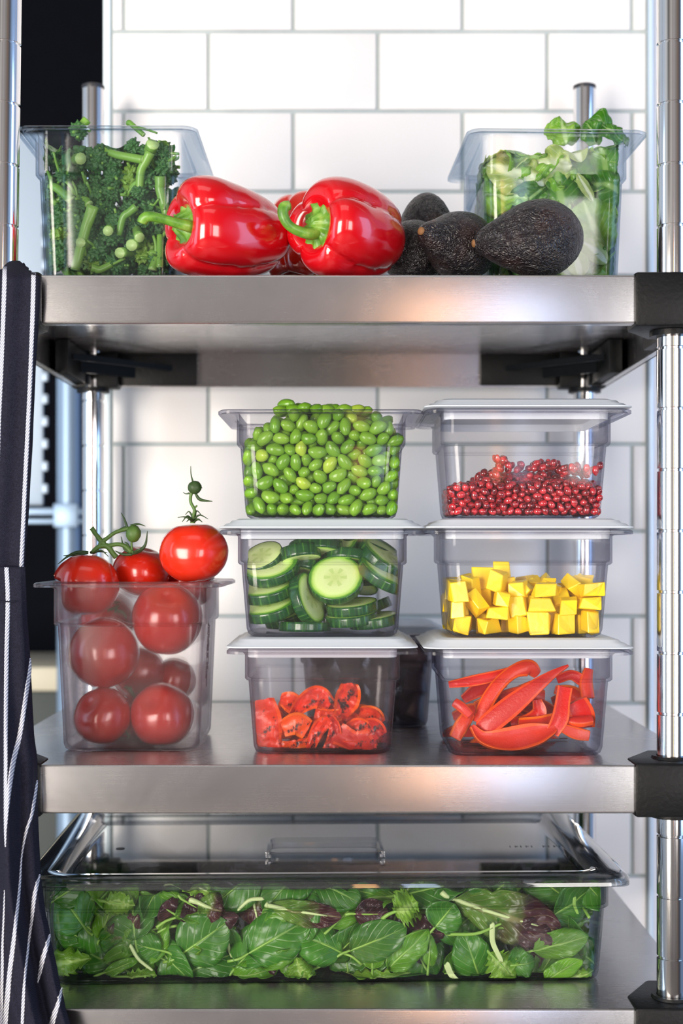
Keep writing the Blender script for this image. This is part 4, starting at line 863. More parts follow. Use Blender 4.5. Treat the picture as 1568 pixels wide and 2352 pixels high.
1,-116,-98,289,93,42,19,1,580,-96,193,90,8,36,1,241,-95,281,10,8,67,0,4,-93,231,85,3,20,2,282,-91,336,21,92,71,1,218,-90,339,67,6,25,2,-413,-90,350,20,38,0,0,83,-89,238,96,38,96,1,478,-88,276,67,3,33,1,555,-87,125,7,98,67,0,336,-87,231,64,96,73,2,270,-86,231,96,94,6,
0,-314,-85,276,10,1,40,2,-90,-85,373,84,7,88,1,-129,-84,230,54,98,2,0,396,-84,272,13,4,60,0,-236,-84,420,84,49,7,2,328,-83,380,46,98,95,1,-539,-83,325,71,0,84,2,-54,-82,259,9,89,51,0,56,-82,338,55,9,96,0,-232,-80,282,89,89,36,2,622,-78,59,97,96,82,1,-248,-78,347,2,45,20,
0,447,-78,330,96,93,9,2,632,-77,220,86,92,79,0,124,-77,304,16,83,74,2,628,-75,161,52,97,19,0,-269,-74,232,37,3,75,0,-354,-74,387,22,83,94,0,-619,-73,176,4,50,90,2,-356,-72,229,4,1,64,1,119,-71,393,1,94,79,2,-12,-71,344,10,98,26,0,-623,-70,114,15,96,77,1,-482,-70,281,49,8,16,
2,-368,-68,316,89,8,73,0,-631,-68,238,51,3,79,2,-417,-67,280,59,9,0,2,-67,-65,319,52,8,98,1,532,-63,286,71,96,29,2,596,-63,291,64,99,90,1,202,-62,231,85,4,98,1,515,-62,350,74,63,96,0,-620,-62,300,95,0,98,0,-309,-60,332,88,1,28,0,-638,-60,385,88,2,29,2,302,-59,284,70,89,7,
1,-186,-58,327,81,98,10,1,165,-56,352,67,31,89,0,390,-55,345,5,0,61,1,257,-54,376,42,95,96,1,573,-53,236,11,2,57,2,559,-53,59,85,54,2,1,-160,-52,272,6,0,62,1,-515,-51,231,35,3,9,2,-448,-46,229,2,2,26,1,500,-46,232,86,45,0,0,127,-45,232,0,3,34,1,-210,-45,234,92,11,76,
1,-177,-44,387,72,0,83,0,-14,-44,282,30,93,80,2,-446,-42,366,96,95,91,2,623,-42,112,58,11,87,1,175,-41,285,87,12,41,0,-554,-40,182,88,99,19,2,-516,-39,362,23,43,99,1,-579,-38,253,99,58,79,2,321,-38,343,92,96,48,1,554,-38,176,50,12,94,2,261,-35,320,30,0,59,0,433,-33,232,96,2,16,
2,-60,-32,368,16,1,4,0,51,-31,234,31,5,5,0,-614,-31,61,45,98,87,1,-119,-31,342,60,99,19,1,-96,-30,281,91,93,26,0,360,-30,293,97,47,75,0,90,-29,346,74,96,42,2,-55,-29,232,93,39,14,2,292,-28,231,22,5,46,0,361,-27,393,97,55,11,0,43,-24,301,85,96,25,2,-123,-23,229,96,2,92,
2,556,-23,113,25,43,97,1,-526,-23,284,92,96,68,1,-577,-23,330,12,12,10,0,-308,-22,393,63,14,85,0,-278,-21,287,89,2,74,2,-471,-21,315,10,97,42,2,-397,-21,243,83,99,86,2,-407,-21,317,97,83,71,0,-245,-21,401,64,12,82,1,235,-21,266,73,94,68,2,587,-20,335,0,98,16,0,477,-20,286,7,36,80,
2,636,-20,299,6,38,82,2,-341,-19,285,96,47,15,0,82,-17,407,94,98,16,1,-192,-16,442,79,95,49,2,630,-15,237,36,5,87,2,617,-15,61,25,44,2,2,620,-13,168,5,42,96,0,-233,-12,335,17,53,98,0,371,-11,232,85,2,12,1,473,-10,354,96,10,63,1,-552,-10,64,7,38,81,2,-323,-10,229,35,95,14,
0,-355,-9,348,72,87,73,0,100,-8,280,20,99,72,0,-614,-8,163,27,1,0,0,418,-6,302,29,79,23,1,570,-6,277,12,52,5,0,27,-4,376,6,92,73,1,207,-4,331,93,57,20,2,-16,-4,329,86,49,6,0,-552,-3,129,1,2,70,1,172,-3,384,58,89,85,1,529,-2,328,90,8,69,1,183,-1,231,25,54,1,
0,-637,-1,344,1,58,70,2,302,1,280,93,98,3,1,-154,3,305,60,1,7,1,-556,4,384,48,95,1,0,-261,4,231,74,4,79,1,-114,5,396,19,0,36,1,146,6,321,2,0,72,0,-626,7,223,23,99,32,2,307,7,390,73,91,20,2,555,8,59,0,53,7,2,2,8,229,4,98,67,1,570,10,217,59,4,91,
1,-545,12,224,12,97,56,2,-430,14,357,99,87,92,1,-478,16,231,25,4,72,0,-632,16,284,62,99,28,1,-218,17,279,37,97,99,0,352,18,344,6,2,90,2,-439,18,279,83,46,8,1,-176,19,231,99,3,57,1,496,19,231,64,3,94,2,260,19,356,89,42,20,1,-167,20,362,40,2,14,1,-527,21,333,89,98,28,
0,-616,21,104,38,95,86,1,-34,21,396,18,11,94,2,-73,22,318,41,5,81,1,567,25,158,32,8,66,2,323,28,229,97,3,11,2,591,28,103,94,97,27,2,-28,29,275,86,11,20,2,-367,30,238,10,68,68,1,-567,30,283,45,11,4,2,-67,32,229,1,96,12,2,-114,33,265,99,91,19,0,419,34,364,0,4,96,
2,260,35,230,25,94,27,0,127,35,231,85,3,62,2,628,35,206,12,95,38,0,-305,37,329,81,1,37,0,89,38,328,26,1,61,0,432,38,258,14,12,67,2,634,39,278,5,18,64,1,-198,40,411,37,96,16,0,-339,41,382,86,97,96,1,244,41,293,87,39,78,0,-283,42,435,17,7,61,0,-262,43,376,93,49,87,
1,526,44,286,97,3,58,0,373,44,290,90,93,1,2,627,44,148,35,93,29,1,588,46,319,72,95,13,0,-389,46,325,11,82,19,0,61,46,232,2,3,73,1,-559,48,175,1,4,56,1,177,48,284,69,91,91,1,-499,48,286,4,93,14,2,624,49,60,74,94,79,1,-215,51,329,4,52,2,1,-422,52,230,54,1,75,
1,512,52,370,74,93,16,2,-481,52,360,37,2,24,2,-312,52,238,88,81,92,2,16,53,417,16,92,25,0,-573,53,62,4,1,51,0,28,53,288,16,90,84,2,306,54,312,0,99,8,2,-82,54,372,30,7,1,0,114,54,386,85,98,15,0,-626,54,165,84,76,68,0,474,58,318,87,1,60,1,176,58,351,4,62,3,
2,-18,58,327,2,61,30,0,-592,58,345,12,10,67,2,582,60,258,20,96,24,1,-591,63,228,97,15,22,1,203,64,230,45,98,15,1,220,64,392,99,57,79,1,-124,64,325,86,32,15,2,-533,64,383,61,94,11,2,301,67,372,91,61,99,1,-175,67,280,6,97,36,2,557,67,60,75,94,99,0,41,67,358,10,81,98,
0,-215,68,231,35,3,15,0,380,68,231,25,95,29,1,532,69,229,78,89,41,2,-444,69,318,27,97,74,0,-261,72,284,85,99,0,2,-346,72,287,25,8,79,1,-511,73,231,74,4,57,2,-64,75,286,97,5,68,0,368,77,384,8,38,13,2,317,78,259,12,50,6,0,-552,78,119,97,0,70,1,551,79,124,22,13,19,
0,111,80,276,81,98,73,1,-140,80,231,4,98,95,2,-26,80,382,2,5,91,2,256,81,339,86,96,60,2,-425,83,373,20,63,0,1,-176,85,368,64,99,97,0,-3,85,231,14,3,5,2,619,86,108,86,56,98,2,631,86,238,38,82,90,1,-547,87,305,4,9,25,2,322,87,422,93,39,75,2,544,89,330,22,11,97,
0,-627,90,305,21,7,97,1,584,90,194,8,0,25,0,467,91,231,14,96,13,2,-404,91,278,5,0,78,2,-369,92,229,1,53,82,0,405,93,337,95,56,76,0,-615,93,94,11,97,58,0,-234,94,401,82,80,87,0,-327,95,410,94,55,93,0,84,96,422,99,85,5,2,-69,98,230,25,95,63,2,263,101,229,35,4,89,
2,-367,101,356,25,73,97,1,153,103,234,6,9,56,1,211,106,286,4,53,22,0,93,106,350,1,10,94,0,-291,106,352,78,39,13,1,157,107,316,5,91,25,0,473,107,358,7,8,48,2,-59,108,338,35,94,77,0,-266,108,231,35,96,20,2,275,108,289,6,91,15,0,56,110,289,0,13,30,0,334,110,331,1,5,87,
0,439,112,289,85,97,31,1,508,112,282,72,98,41,2,-496,113,330,60,88,86,2,-8,113,285,3,60,15,2,629,115,160,36,93,79,1,-470,115,276,12,92,4,2,602,116,59,64,95,89,1,-160,116,319,14,98,99,2,-324,116,258,79,0,40,2,-116,118,270,5,52,96,2,5,118,348,92,11,74,1,-552,118,243,16,98,66,
1,-113,119,368,78,12,19,0,-630,119,250,0,89,31,1,-178,120,424,31,8,91,1,-558,120,356,0,3,38,0,-618,120,150,11,97,58,0,372,120,278,82,91,83,0,-233,120,330,2,99,74,1,213,121,346,37,3,66,0,-554,123,61,14,96,78,2,286,123,379,33,97,6,1,-427,123,231,74,95,10,1,146,123,377,63,7,30,
1,-550,124,173,84,70,69,1,566,125,245,5,6,60,0,90,125,232,1,3,60,2,-417,127,329,46,8,94,2,584,129,304,5,95,30,0,-209,129,272,92,43,14,2,-495,130,387,14,96,78,2,635,131,277,86,29,89,0,417,133,231,64,96,5,2,-60,134,394,13,28,82,2,311,136,237,45,86,86,1,551,136,162,93,12,80,
1,633,136,343,98,43,82,1,200,138,404,88,94,72,1,554,140,94,93,86,13,0,45,142,401,90,88,16,2,624,142,213,56,3,96,1,-161,142,230,95,1,56,0,-331,144,321,40,93,21,1,-583,144,296,89,14,66,0,345,145,404,97,11,81,1,211,145,231,64,3,18,0,-271,146,286,92,57,14,1,-183,147,368,23,45,96,
1,524,147,332,78,97,3,2,620,148,107,94,58,89,0,24,150,231,14,46,3,0,-595,152,212,72,90,13,1,162,154,274,27,1,56,0,-317,154,391,88,10,56,0,-617,154,62,96,52,17,2,270,155,331,19,51,98,1,-488,155,231,85,3,49,2,-90,156,229,98,53,6,2,257,156,416,3,3,21,1,505,156,234,90,40,89,
2,-38,158,260,93,91,64,2,-372,160,230,14,3,39,0,368,160,344,17,7,41,0,-560,161,111,10,45,92,2,-406,161,281,98,48,96,0,120,162,322,79,0,60,2,-88,162,299,63,3,32,0,44,162,332,65,99,32,2,-28,164,321,94,89,77,0,-636,164,325,91,68,34,2,-445,164,372,37,94,93,1,-525,164,286,96,70,20,
1,452,164,333,13,0,5,2,-470,166,315,70,96,41,0,425,168,390,1,49,89,0,322,170,287,26,94,70,1,-130,171,404,3,50,0,0,-378,172,359,40,5,74,0,-307,174,231,25,4,31,0,103,174,382,0,3,66,1,-150,175,288,38,94,18,0,-270,175,351,86,31,99,1,-533,176,356,50,2,97,0,-219,178,231,14,53,7,
1,235,178,279,29,96,94,0,367,179,231,4,98,2,1,569,180,210,96,55,4,1,461,180,272,28,3,68,2,-17,180,381,93,7,69,0,395,180,292,98,1,41,1,-80,180,356,89,99,56,2,622,181,60,86,96,20,0,77,182,277,6,2,64,2,598,182,263,11,4,93,2,271,182,229,51,3,18,2,627,182,165,8,5,24,
2,309,185,371,90,3,9,1,191,185,324,60,98,73,1,127,186,231,96,52,99,0,-616,186,154,78,55,98,2,13,189,281,19,99,23,2,234,189,369,24,57,2,2,-434,191,230,25,5,37,1,529,191,279,51,13,98,1,558,192,137,81,56,96,1,-206,193,329,2,4,8,2,634,195,308,93,14,0,0,-346,195,276,70,98,25,
0,-556,196,184,71,3,84,1,169,196,380,80,1,74,2,559,197,60,74,5,24,1,-579,199,268,92,2,1,1,573,200,321,99,96,69,1,-68,200,413,46,94,89,2,-427,201,332,7,4,93,0,-630,204,223,85,82,64,0,-368,205,418,39,0,91,1,-140,206,350,43,71,99,2,-2,208,229,95,48,5,0,49,208,384,94,0,60,
1,-146,209,231,74,95,59,0,-584,210,329,94,1,18,2,630,210,218,90,12,37,0,-613,211,98,81,4,2,1,195,213,231,98,96,97,1,147,213,284,92,98,50,1,-245,214,278,0,69,28,2,-50,214,287,16,90,15,0,-191,214,392,87,32,90,1,-520,216,232,75,0,92,2,291,216,323,99,96,27,2,626,216,110,89,96,71,
1,421,216,346,71,8,62,2,-75,217,229,1,46,5,1,-467,218,273,14,93,68,1,-513,219,317,91,44,2,1,486,219,325,6,95,98,0,-317,220,377,23,10,74,1,505,222,231,74,4,4,2,-377,224,229,14,4,60,2,-404,224,282,78,98,11,2,-23,225,345,53,91,17,0,72,226,232,96,2,60,0,420,226,232,4,2,42,
0,121,228,341,21,51,1,0,-296,228,311,99,79,98,0,359,228,327,82,57,11,0,-554,230,61,64,3,29,2,232,230,309,92,14,47,0,342,233,253,98,37,98,1,-179,233,278,54,0,16,2,277,233,270,88,59,81,1,-107,234,276,47,1,23,0,42,235,327,78,0,43,0,-360,236,334,65,8,70,1,279,238,381,21,14,31,
2,-84,238,337,75,37,8,0,-635,238,357,75,5,72,1,-468,238,367,7,19,16,0,-632,238,296,4,0,23,0,-255,240,372,30,5,84,0,-299,242,232,18,45,95,1,542,242,352,3,42,73,0,119,242,406,39,95,94,2,581,243,272,21,2,66,1,576,243,211,21,92,64,2,342,245,386,15,2,72,0,-603,247,160,9,99,52,
2,573,247,113,22,2,80,0,431,248,291,17,0,15,2,624,248,166,3,95,6,2,618,249,59,4,1,43,1,216,250,370,1,39,22,0,7,254,400,32,0,67,1,-214,254,326,26,92,5,2,635,254,296,7,81,29,1,137,254,231,25,4,23,1,-123,256,385,11,93,54,2,412,257,392,7,95,66,1,523,258,286,28,1,66,
1,-526,260,365,1,51,22,1,-576,260,274,67,32,95,2,-382,260,388,1,4,56,2,236,261,229,98,3,45,2,-56,262,390,58,98,30,0,-225,262,236,8,89,6,1,-141,265,327,94,2,59,0,-630,265,223,67,81,82,0,46,265,274,92,1,6,2,552,266,62,96,58,82,1,187,266,269,95,48,82,0,-614,266,62,95,0,64,
2,-417,267,235,22,17,25,1,-550,268,206,95,72,80,1,-515,268,277,48,1,82,2,628,268,237,52,2,92,2,-336,268,281,88,85,52,1,466,270,237,86,35,94,2,-4,270,229,2,3,51,2,-459,270,305,33,9,99,0,-558,272,114,31,96,13,2,-410,272,336,36,95,67,1,173,272,328,4,98,45,2,-39,273,278,8,0,92,
2,313,274,334,60,32,97,2,-85,276,229,85,4,46,1,-198,276,388,11,0,6,1,-160,277,231,74,4,34,1,-475,279,231,74,4,27,0,-259,281,286,28,6,65,2,300,282,247,29,34,9,1,125,283,286,84,2,64,2,626,284,122,99,94,19,0,-576,285,334,93,93,56,0,-299,287,336,83,95,1,2,252,287,337,92,2,80,
0,361,287,293,54,98,5,1,554,288,170,84,88,34,1,525,288,231,65,95,33,0,74,290,328,99,1,91,2,242,291,278,10,8,36,2,-357,292,229,95,1,15,1,582,292,314,98,41,97,0,432,293,338,86,5,33,0,374,294,362,33,11,74,2,-56,294,338,7,66,70,2,-392,296,280,95,55,0,1,125,297,369,91,96,22,
0,-624,297,116,0,53,20,0,6,297,351,99,93,18,0,63,298,389,12,96,29,0,414,299,253,94,93,19,1,-125,299,277,3,95,49,)
SIM['cube'] = (
1,559,-535,406,74,0,0,2,360,-533,265,96,74,28,1,119,-526,271,25,0,0,0,-587,-525,392,81,25,7,3,533,-505,288,49,0,0,0,316,-497,111,21,25,0,1,166,-496,402,25,0,49,1,545,-495,133,62,25,92,3,107,-495,118,29,25,0,1,-213,-493,321,49,0,75,2,-585,-484,244,74,0,21,3,-244,-479,208,50,0,97,
1,-320,-462,93,0,49,13,0,-545,-449,103,74,0,73,2,-61,-435,103,86,25,94,0,-72,-431,256,78,74,95,2,-58,-430,408,25,74,93,3,-429,-425,284,89,14,94,0,-237,-408,477,99,21,40,3,532,-375,118,74,0,54,0,312,-373,306,0,62,74,2,-605,-369,379,25,22,74,3,449,-356,421,90,6,80,3,213,-334,118,52,74,0,
3,43,-333,249,74,0,91,1,79,-322,96,74,0,73,0,-137,-272,416,4,74,96,1,-316,-257,308,74,74,96,0,-563,-255,232,0,49,75,2,217,-242,388,99,62,80,2,-141,-239,264,18,74,3,3,-344,-236,498,17,25,91,2,-187,-234,569,77,74,96,0,-111,-227,111,35,25,8,3,-324,-222,118,91,74,0,2,-586,-219,368,97,25,69,
3,529,-217,83,0,0,0,0,347,-216,232,0,49,98,2,-540,-214,99,25,0,55,1,492,-210,238,1,25,0,0,-537,-208,521,5,25,20,3,25,-197,405,46,93,2,2,326,-191,99,25,0,80,1,546,-183,432,16,7,83,1,118,-173,253,6,79,23,2,375,-141,368,76,26,23,3,-445,-92,319,15,89,82,2,-1,-90,103,38,74,0,
3,-289,-87,288,0,0,50,0,216,-64,383,44,5,0,1,-296,-42,133,7,25,0,1,597,-38,356,29,82,23,0,9,-32,319,19,3,51,1,-227,-17,406,74,0,7,1,502,-5,133,99,25,0,3,187,-4,191,29,9,3,2,374,-2,228,25,0,24,0,-544,6,111,37,74,0,0,396,15,360,0,0,72,0,-581,21,392,95,25,89,
2,-600,31,533,0,49,76,2,-146,32,91,0,0,30,0,345,34,95,0,0,3,2,-566,40,252,0,0,7,0,-146,45,232,51,74,0,3,572,75,325,4,67,73,3,50,109,83,0,0,71,1,36,126,209,99,48,16,3,-406,141,83,0,0,3,1,65,153,368,75,93,19,1,535,164,249,9,59,97,1,-278,167,187,19,95,67,
2,279,178,103,1,25,0,2,-581,204,408,95,25,0,2,230,209,397,25,0,96,2,-577,209,103,23,25,0,3,400,217,118,74,0,22,0,-90,217,111,78,25,0,0,293,225,257,49,96,98,0,-570,245,256,69,25,0,2,-58,253,260,74,0,71,3,106,280,243,25,0,93,0,-206,287,287,93,52,21,1,102,290,93,49,0,3,
3,560,324,390,51,1,78,3,-406,339,163,65,93,93,3,539,341,286,1,99,96,2,280,404,154,23,13,0,0,204,404,282,16,41,87,1,571,417,133,44,74,0,2,-135,440,103,1,25,0,3,105,449,83,0,0,78,0,-153,458,248,25,0,3,0,-565,460,103,74,0,48,1,-291,468,93,0,0,27,0,-560,469,400,18,25,96,
2,-146,470,380,0,0,24,1,48,475,198,0,0,9,2,-570,476,248,63,25,97,0,433,494,103,74,0,27,3,-297,500,243,86,25,36,1,545,508,330,34,4,99,3,22,509,348,83,25,3,1,-404,520,418,3,68,0,)

# ------------------------------------------------------------------ food pans
IU, IL, IB, TH = .0145, .0172, .0214, .0020        # insets of the upper body, lower body top, base; wall


def pan_mesh(W, D, H, st):
    def r(i, z, rad):
        return [(x, y, z) for x, y in rrect(W - 2 * i, D - 2 * i, rad)]
    rings = [r(IB + .012, 0, .010), r(IB + .005, .0002, .012), r(IB + .0016, .0022, .013), r(IB, .0065, .014),
             r(IL, H - st - .001, .0145), r(IU + .0012, H - st - .0004, .0125), r(IU, H - st + .0012, .012), r(IU, H - .0065, .012),
             r(IU - .0025, H - .0036, .012), r(.0030, H - .0030, .011), r(.0012, H - .0048, .011), r(0, H - .0046, .0115), r(0, H - .0020, .0115), r(.0022, H - .0006, .011),
             r(.0050, H - .0008, .011), r(IU - .0015, H, .012), r(IU + TH - .0005, H - .0012, .012), r(IU + TH, H - .004, .011),
             r(IU + TH, H - st + .0034, .011), r(IU + TH + .0006, H - st + .0022, .011), r(IL + TH, H - st + .0008, .012),
             r(IB + TH, .0085, .012), r(IB + TH + .0018, .0040, .011), r(IB + TH + .006, .0022, .010), r(IB + TH + .012, .002, .009)]
    bm = bmesh.new()
    loft(bm, rings)
    return bm


def lid_mesh(W, D):
    def r(i, z, rad):
        return [(x, y, z) for x, y in rrect(W - 2 * i, D - 2 * i, rad)]
    rings = [r(.030, -.0018, .008), r(.0200, -.0020, .009), r(.0190, -.0085, .009), r(.0175, -.0085, .009), r(.0172, .0004, .009), r(.0010, .0004, .012),
             r(0, .0008, .012), r(.0003, .0018, .012), r(.0035, .0026, .012), r(.0055, .0044, .012), r(.0085, .0050, .012), r(.0105, .0072, .011), r(.0135, .0078, .011),
             r(.0160, .0088, .011), r(.0215, .0088, .010), r(.0235, .0078, .010), r(.030, .0078, .009)]
    bm = bmesh.new()
    loft(bm, rings)
    return bm


PANS = {}
ZCAP = {}


def food_pan(key, x, y, z, W, D, H, st, mat, label, group=None, rz=0):
    o = finish('food_pan', pan_mesh(W, D, H, st), mat, loc=(x, y, z), rot=(0, 0, rz), auto=50)
    tag(o, label, 'food container', group)
    PANS[key] = (x, y, z, rz, W, D, H, st)
    return o


def pan_lid(x, y, z, W, D, label, rz=0):
    o = finish('pan_lid', lid_mesh(W, D), M['lid'], loc=(x, y, z), rot=(0, 0, rz), auto=50)
    return tag(o, label, 'lid', 'white translucent lids of the stacked containers')


def half(key, z, axis):
    x, y, z0, rz, W, D, H, st = PANS[key]
    full = (W, D)[axis] / 2
    t = min(max(z / (H - st), 0), 1)
    ins = (IU + TH) if z > H - st + .001 else (IB + (IL - IB) * t + TH)
    return full - ins


def clamp_world(key, v, pad=.0008, jit=.0):
    """keep a world point inside the pan"""
    x, y, z0, rz, W, D, H, st = PANS[key]
    c, s = math.cos(-rz), math.sin(-rz)
    dx, dy = v.x - x, v.y - y
    lx, ly, lz = dx * c - dy * s, dx * s + dy * c, v.z - z0
    lz = max(lz, .0035)
    if key in ZCAP and ZCAP[key] > -.02:
        lz = min(lz, H - ZCAP[key] - .008 - .012 * noise.noise(Vector((v.x * 45, v.y * 45, 3))) - (max(0, -lx) * .10 if key == 'lettuce' else 0))
    zz = min(lz, H - st) if lz < H else lz
    hx, hy = half(key, zz, 0) - pad - jit, half(key, zz, 1) - pad - jit
    if lz < H + .002:
        lx = max(-hx, min(hx, lx))
        ly = max(-hy, min(hy, ly))
        q = .009
        ax, ay = abs(lx) - (hx - q), abs(ly) - (hy - q)
        if ax > 0 and ay > 0:
            d = math.hypot(ax, ay)
            if d > q:
                lx = math.copysign(hx - q + ax * q / d, lx)
                ly = math.copysign(hy - q + ay * q / d, ly)
    c, s = math.cos(rz), math.sin(rz)
    return Vector((x + lx * c - ly * s, y + lx * s + ly * c, z0 + lz))


PH = .0925
PITCH = PH + .0088
Z1, Z2, Z3 = MID, MID + PITCH, MID + 2 * PITCH
G6 = 'stacked small food pans on the middle shelf'
food_pan('edamame', -.0175, 1.252, Z3, .174, .162, PH, .030, M['semi'], 'clear open pan heaped with green edamame beans on top of the middle stack', G6)
food_pan('cucumber', -.0165, 1.252, Z2, .174, .162, PH, .030, M['semi'], 'clear lidded pan of cucumber slices in the middle of the centre stack', G6)
food_pan('roasted', -.0165, 1.259, Z1, .162, .174, PH, .028, M['frosted_light'], 'frosted lidded pan of charred red pepper pieces at the bottom of the centre stack', G6)
food_pan('arils', .1570, 1.244, Z3, .174, .162, PH, .030, M['semi'], 'clear lidded pan of pomegranate seeds on top of the right stack', G6)
food_pan('mango', .1585, 1.244, Z2, .174, .162, PH, .030, M['semi'], 'lidded pan of yellow mango cubes in the middle of the right stack', G6)
food_pan('strips', .1575, 1.244, Z1, .176, .162, PH, .028, M['semi'], 'lidded pan of raw red pepper strips at the bottom of the right stack', G6)
food_pan('dark', .026, 1.436, Z1, .162, .174, PH, .028, M['frosted'], 'pan of dark purple food standing behind the two stacks')
tpan = food_pan('tomatoes', -.184, 1.275, MID, .162, .174, .1485, .038, M['frosted'], 'tall frosted open pan full of red tomatoes at the left of the middle shelf')
food_pan('broccolini', -.2085, 1.315, TOP, .162, .174, .150, .040, M['clear'], 'tall clear open pan of broccolini at the left of the top shelf')
food_pan('lettuce', .190, 1.325, TOP, .162, .174, .150, .040, M['clear'], 'tall clear open pan of chopped lettuce at the right of the top shelf', rz=math.radians(2))
pan_lid(-.0165, 1.252, Z2 + PH, .175, .163, 'white lid on the cucumber pan, under the edamame pan')
pan_lid(-.0165, 1.259, Z1 + PH, .163, .175, 'white lid on the charred pepper pan, under the cucumber pan')
pan_lid(.1570, 1.244, Z3 + PH, .175, .163, 'white lid on the pomegranate pan, topmost of the right stack')
pan_lid(.1585, 1.244, Z2 + PH, .175, .163, 'white lid on the mango pan, under the pomegranate pan')
pan_lid(.1575, 1.244, Z1 + PH, .177, .163, 'white lid on the raw pepper strip pan, under the mango pan')
pan_lid(.026, 1.436, Z1 + PH, .163, .175, 'lid on the dark purple pan behind the two stacks')

# faded printed measure on the side of the tomato pan
bm = bmesh.new()
rs = random.Random(3)
hxp = .081 - IU * 0
for (ya, yb, za, zb) in ((-.024, -.019, .060, .105), (-.017, -.010, .078, .108), (-.017, -.011, .052, .074), (-.008, -.003, .066, .106)):
    z = za
    while z < zb:
        hgt = rs.uniform(.003, .008)
        ins = lambda zz: .081 - (IB + (IL - IB) * min(zz / (.1485 - .038), 1)) + .00025
        q = [bm.verts.new((ins(zz), yy, zz)) for yy, zz in ((ya, z), (yb + rs.uniform(-.001, .001), z), (yb, z + hgt), (ya + rs.uniform(-.001, .001), z + hgt))]
        bm.faces.new(q)
        z += hgt + rs.uniform(.0, .0015)
tag(finish('printed_scale', bm, plain('faded brown print', (.22, .13, .15), .6), tpan, False), 'faded brown printed markings')


# ------------------------------------------------------------------ simulated fillings
def unpack(d):
    return [(d[i], Vector(d[i + 1:i + 4]) * 1e-4, Euler([v * PI / 50 for v in d[i + 4:i + 7]])) for i in range(0, len(d), 7)]


def ellipsoid(a, b, c, n=14, m=9, kidney=0, tip=0, seed=0):
    bm = bmesh.new()
    prof = [(math.sin(PI * i / m), -math.cos(PI * i / m)) for i in range(m + 1)]
    prof[0] = (0, -1)
    prof[-1] = (0, 1)
    vs = lathe(bm, prof, n)
    for v in vs:
        x, y, z = v.co.z, v.co.x, v.co.y     # long axis on x
        if tip:
            f = 1 - tip * max(0, x) ** 2
            y *= f
            z *= f
        y += kidney * (x * x - .4)
        if seed:
            k = noise.noise(Vector((x * 2 + seed, y * 2, z * 2))) * .12
            x, y, z = x * (1 + k), y * (1 + k), z * (1 + k)
        v.co = Vector((x * a, y * b, z * c))
    bmesh.ops.recalc_face_normals(bm, faces=bm.faces[:])
    return bm


def organic(name, dark, light, rough=.3, hue_noise=60, bmp=.0, bscale=300, yellow=None, **kw):
    m, nt, out = newmat(name)
    co = coords(nt)
    r = objrand(nt)
    c = mixc(nt, r, dark, light)
    c = mixc(nt, mathn(nt, 'MULTIPLY', noisen(nt, co, hue_noise, 3), .8), c, tuple((a + b) * .5 * 1.1 for a, b in zip(dark, light)))
    if yellow:
        c = mixc(nt, mathn(nt, 'GREATER_THAN', mathn(nt, 'FRACT', mathn(nt, 'MULTIPLY', r, 37.7)), .955), c, yellow)
    if bmp:
        kw['normal'] = bump(nt, noisen(nt, co, bscale, 3), bmp)
    link(nt, prin(nt, color=c, rough=rough, **kw).outputs[0], out.inputs[0])
    return m


M['bean'] = organic('edamame skin', (.095, .27, .010), (.23, .43, .035), .25, bmp=.08, bscale=160, yellow=(.38, .55, .05), spec=.5)
def aril_mat():
    m, nt, out = newmat('pomegranate aril')
    co = coords(nt)
    n1 = noisen(nt, co, 260, 2)
    c = mixc(nt, objrand(nt), (.16, .001, .006), (.55, .010, .020))
    c = mixc(nt, ramp(nt, n1, [(.45, 0), (.70, 1)]), c, (.80, .06, .07))
    c = mixc(nt, ramp(nt, noisen(nt, co, 95, 2), [(.35, .8), (.52, 0)]), c, (.06, .0, .003))
    link(nt, prin(nt, color=c, rough=.08, coat=1.0, coatr=.03, spec=.7).outputs[0], out.inputs[0])
    return m


M['aril'] = aril_mat()
M['mango'] = organic('mango flesh', (1.0, .62, .004), (1.0, .80, .03), .35, bmp=.25, bscale=220, coat=.2)


def place_sim(key, data, protos, name, label, cat, group, nind, mat, keep, extra=(), score=None, stuffname=None, stufflabel=None):
    x, y, z0, rz = PANS[key][:4]
    base = Matrix.Translation((x, y, z0))
    items = [d for d in data if keep(d[1])] + list(extra)
    items.sort(key=score or (lambda d: d[1].y))
    ind, rest = items[:nind], items[nind:]
    meshes = []
    for bmk in protos:
        me = bpy.data.meshes.new(name)
        bmk.to_mesh(me)
        me.materials.append(mat)
        for p in me.polygons:
            p.use_smooth = len(me.polygons) > 60
        meshes.append(me)
    for t, p, e in ind:
        o = bpy.data.objects.new(name, meshes[t % len(meshes)])
        COL.objects.link(o)
        o.matrix_world = base @ Matrix.Translation(p) @ e.to_matrix().to_4x4()
        tag(o, label, cat, group)
    if rest:
        bm = bmesh.new()
        for t, p, e in rest:
            n0 = len(bm.verts)
            bm.from_mesh(meshes[t % len(meshes)])
            bm.verts.ensure_lookup_table()
            M4 = Matrix.Translation(p) @ e.to_matrix().to_4x4()
            for v in bm.verts[n0:]:
                v.co = M4 @ v.co
        o = finish(stuffname, bm, mat, loc=(x, y, z0))
        tag(o, stufflabel, cat, None, 'stuff')
    for b in protos:
        b.free()


rs = random.Random(11)
beans = unpack(SIM['bean'])


def bean_top(p):
    # the heap falls away towards both ends of the pan
    if p.x < -.040:
        return .086 - (-.040 - p.x) * .85
    if p.x > .052:
        return .090 - (p.x - .052) * .9
    return .2


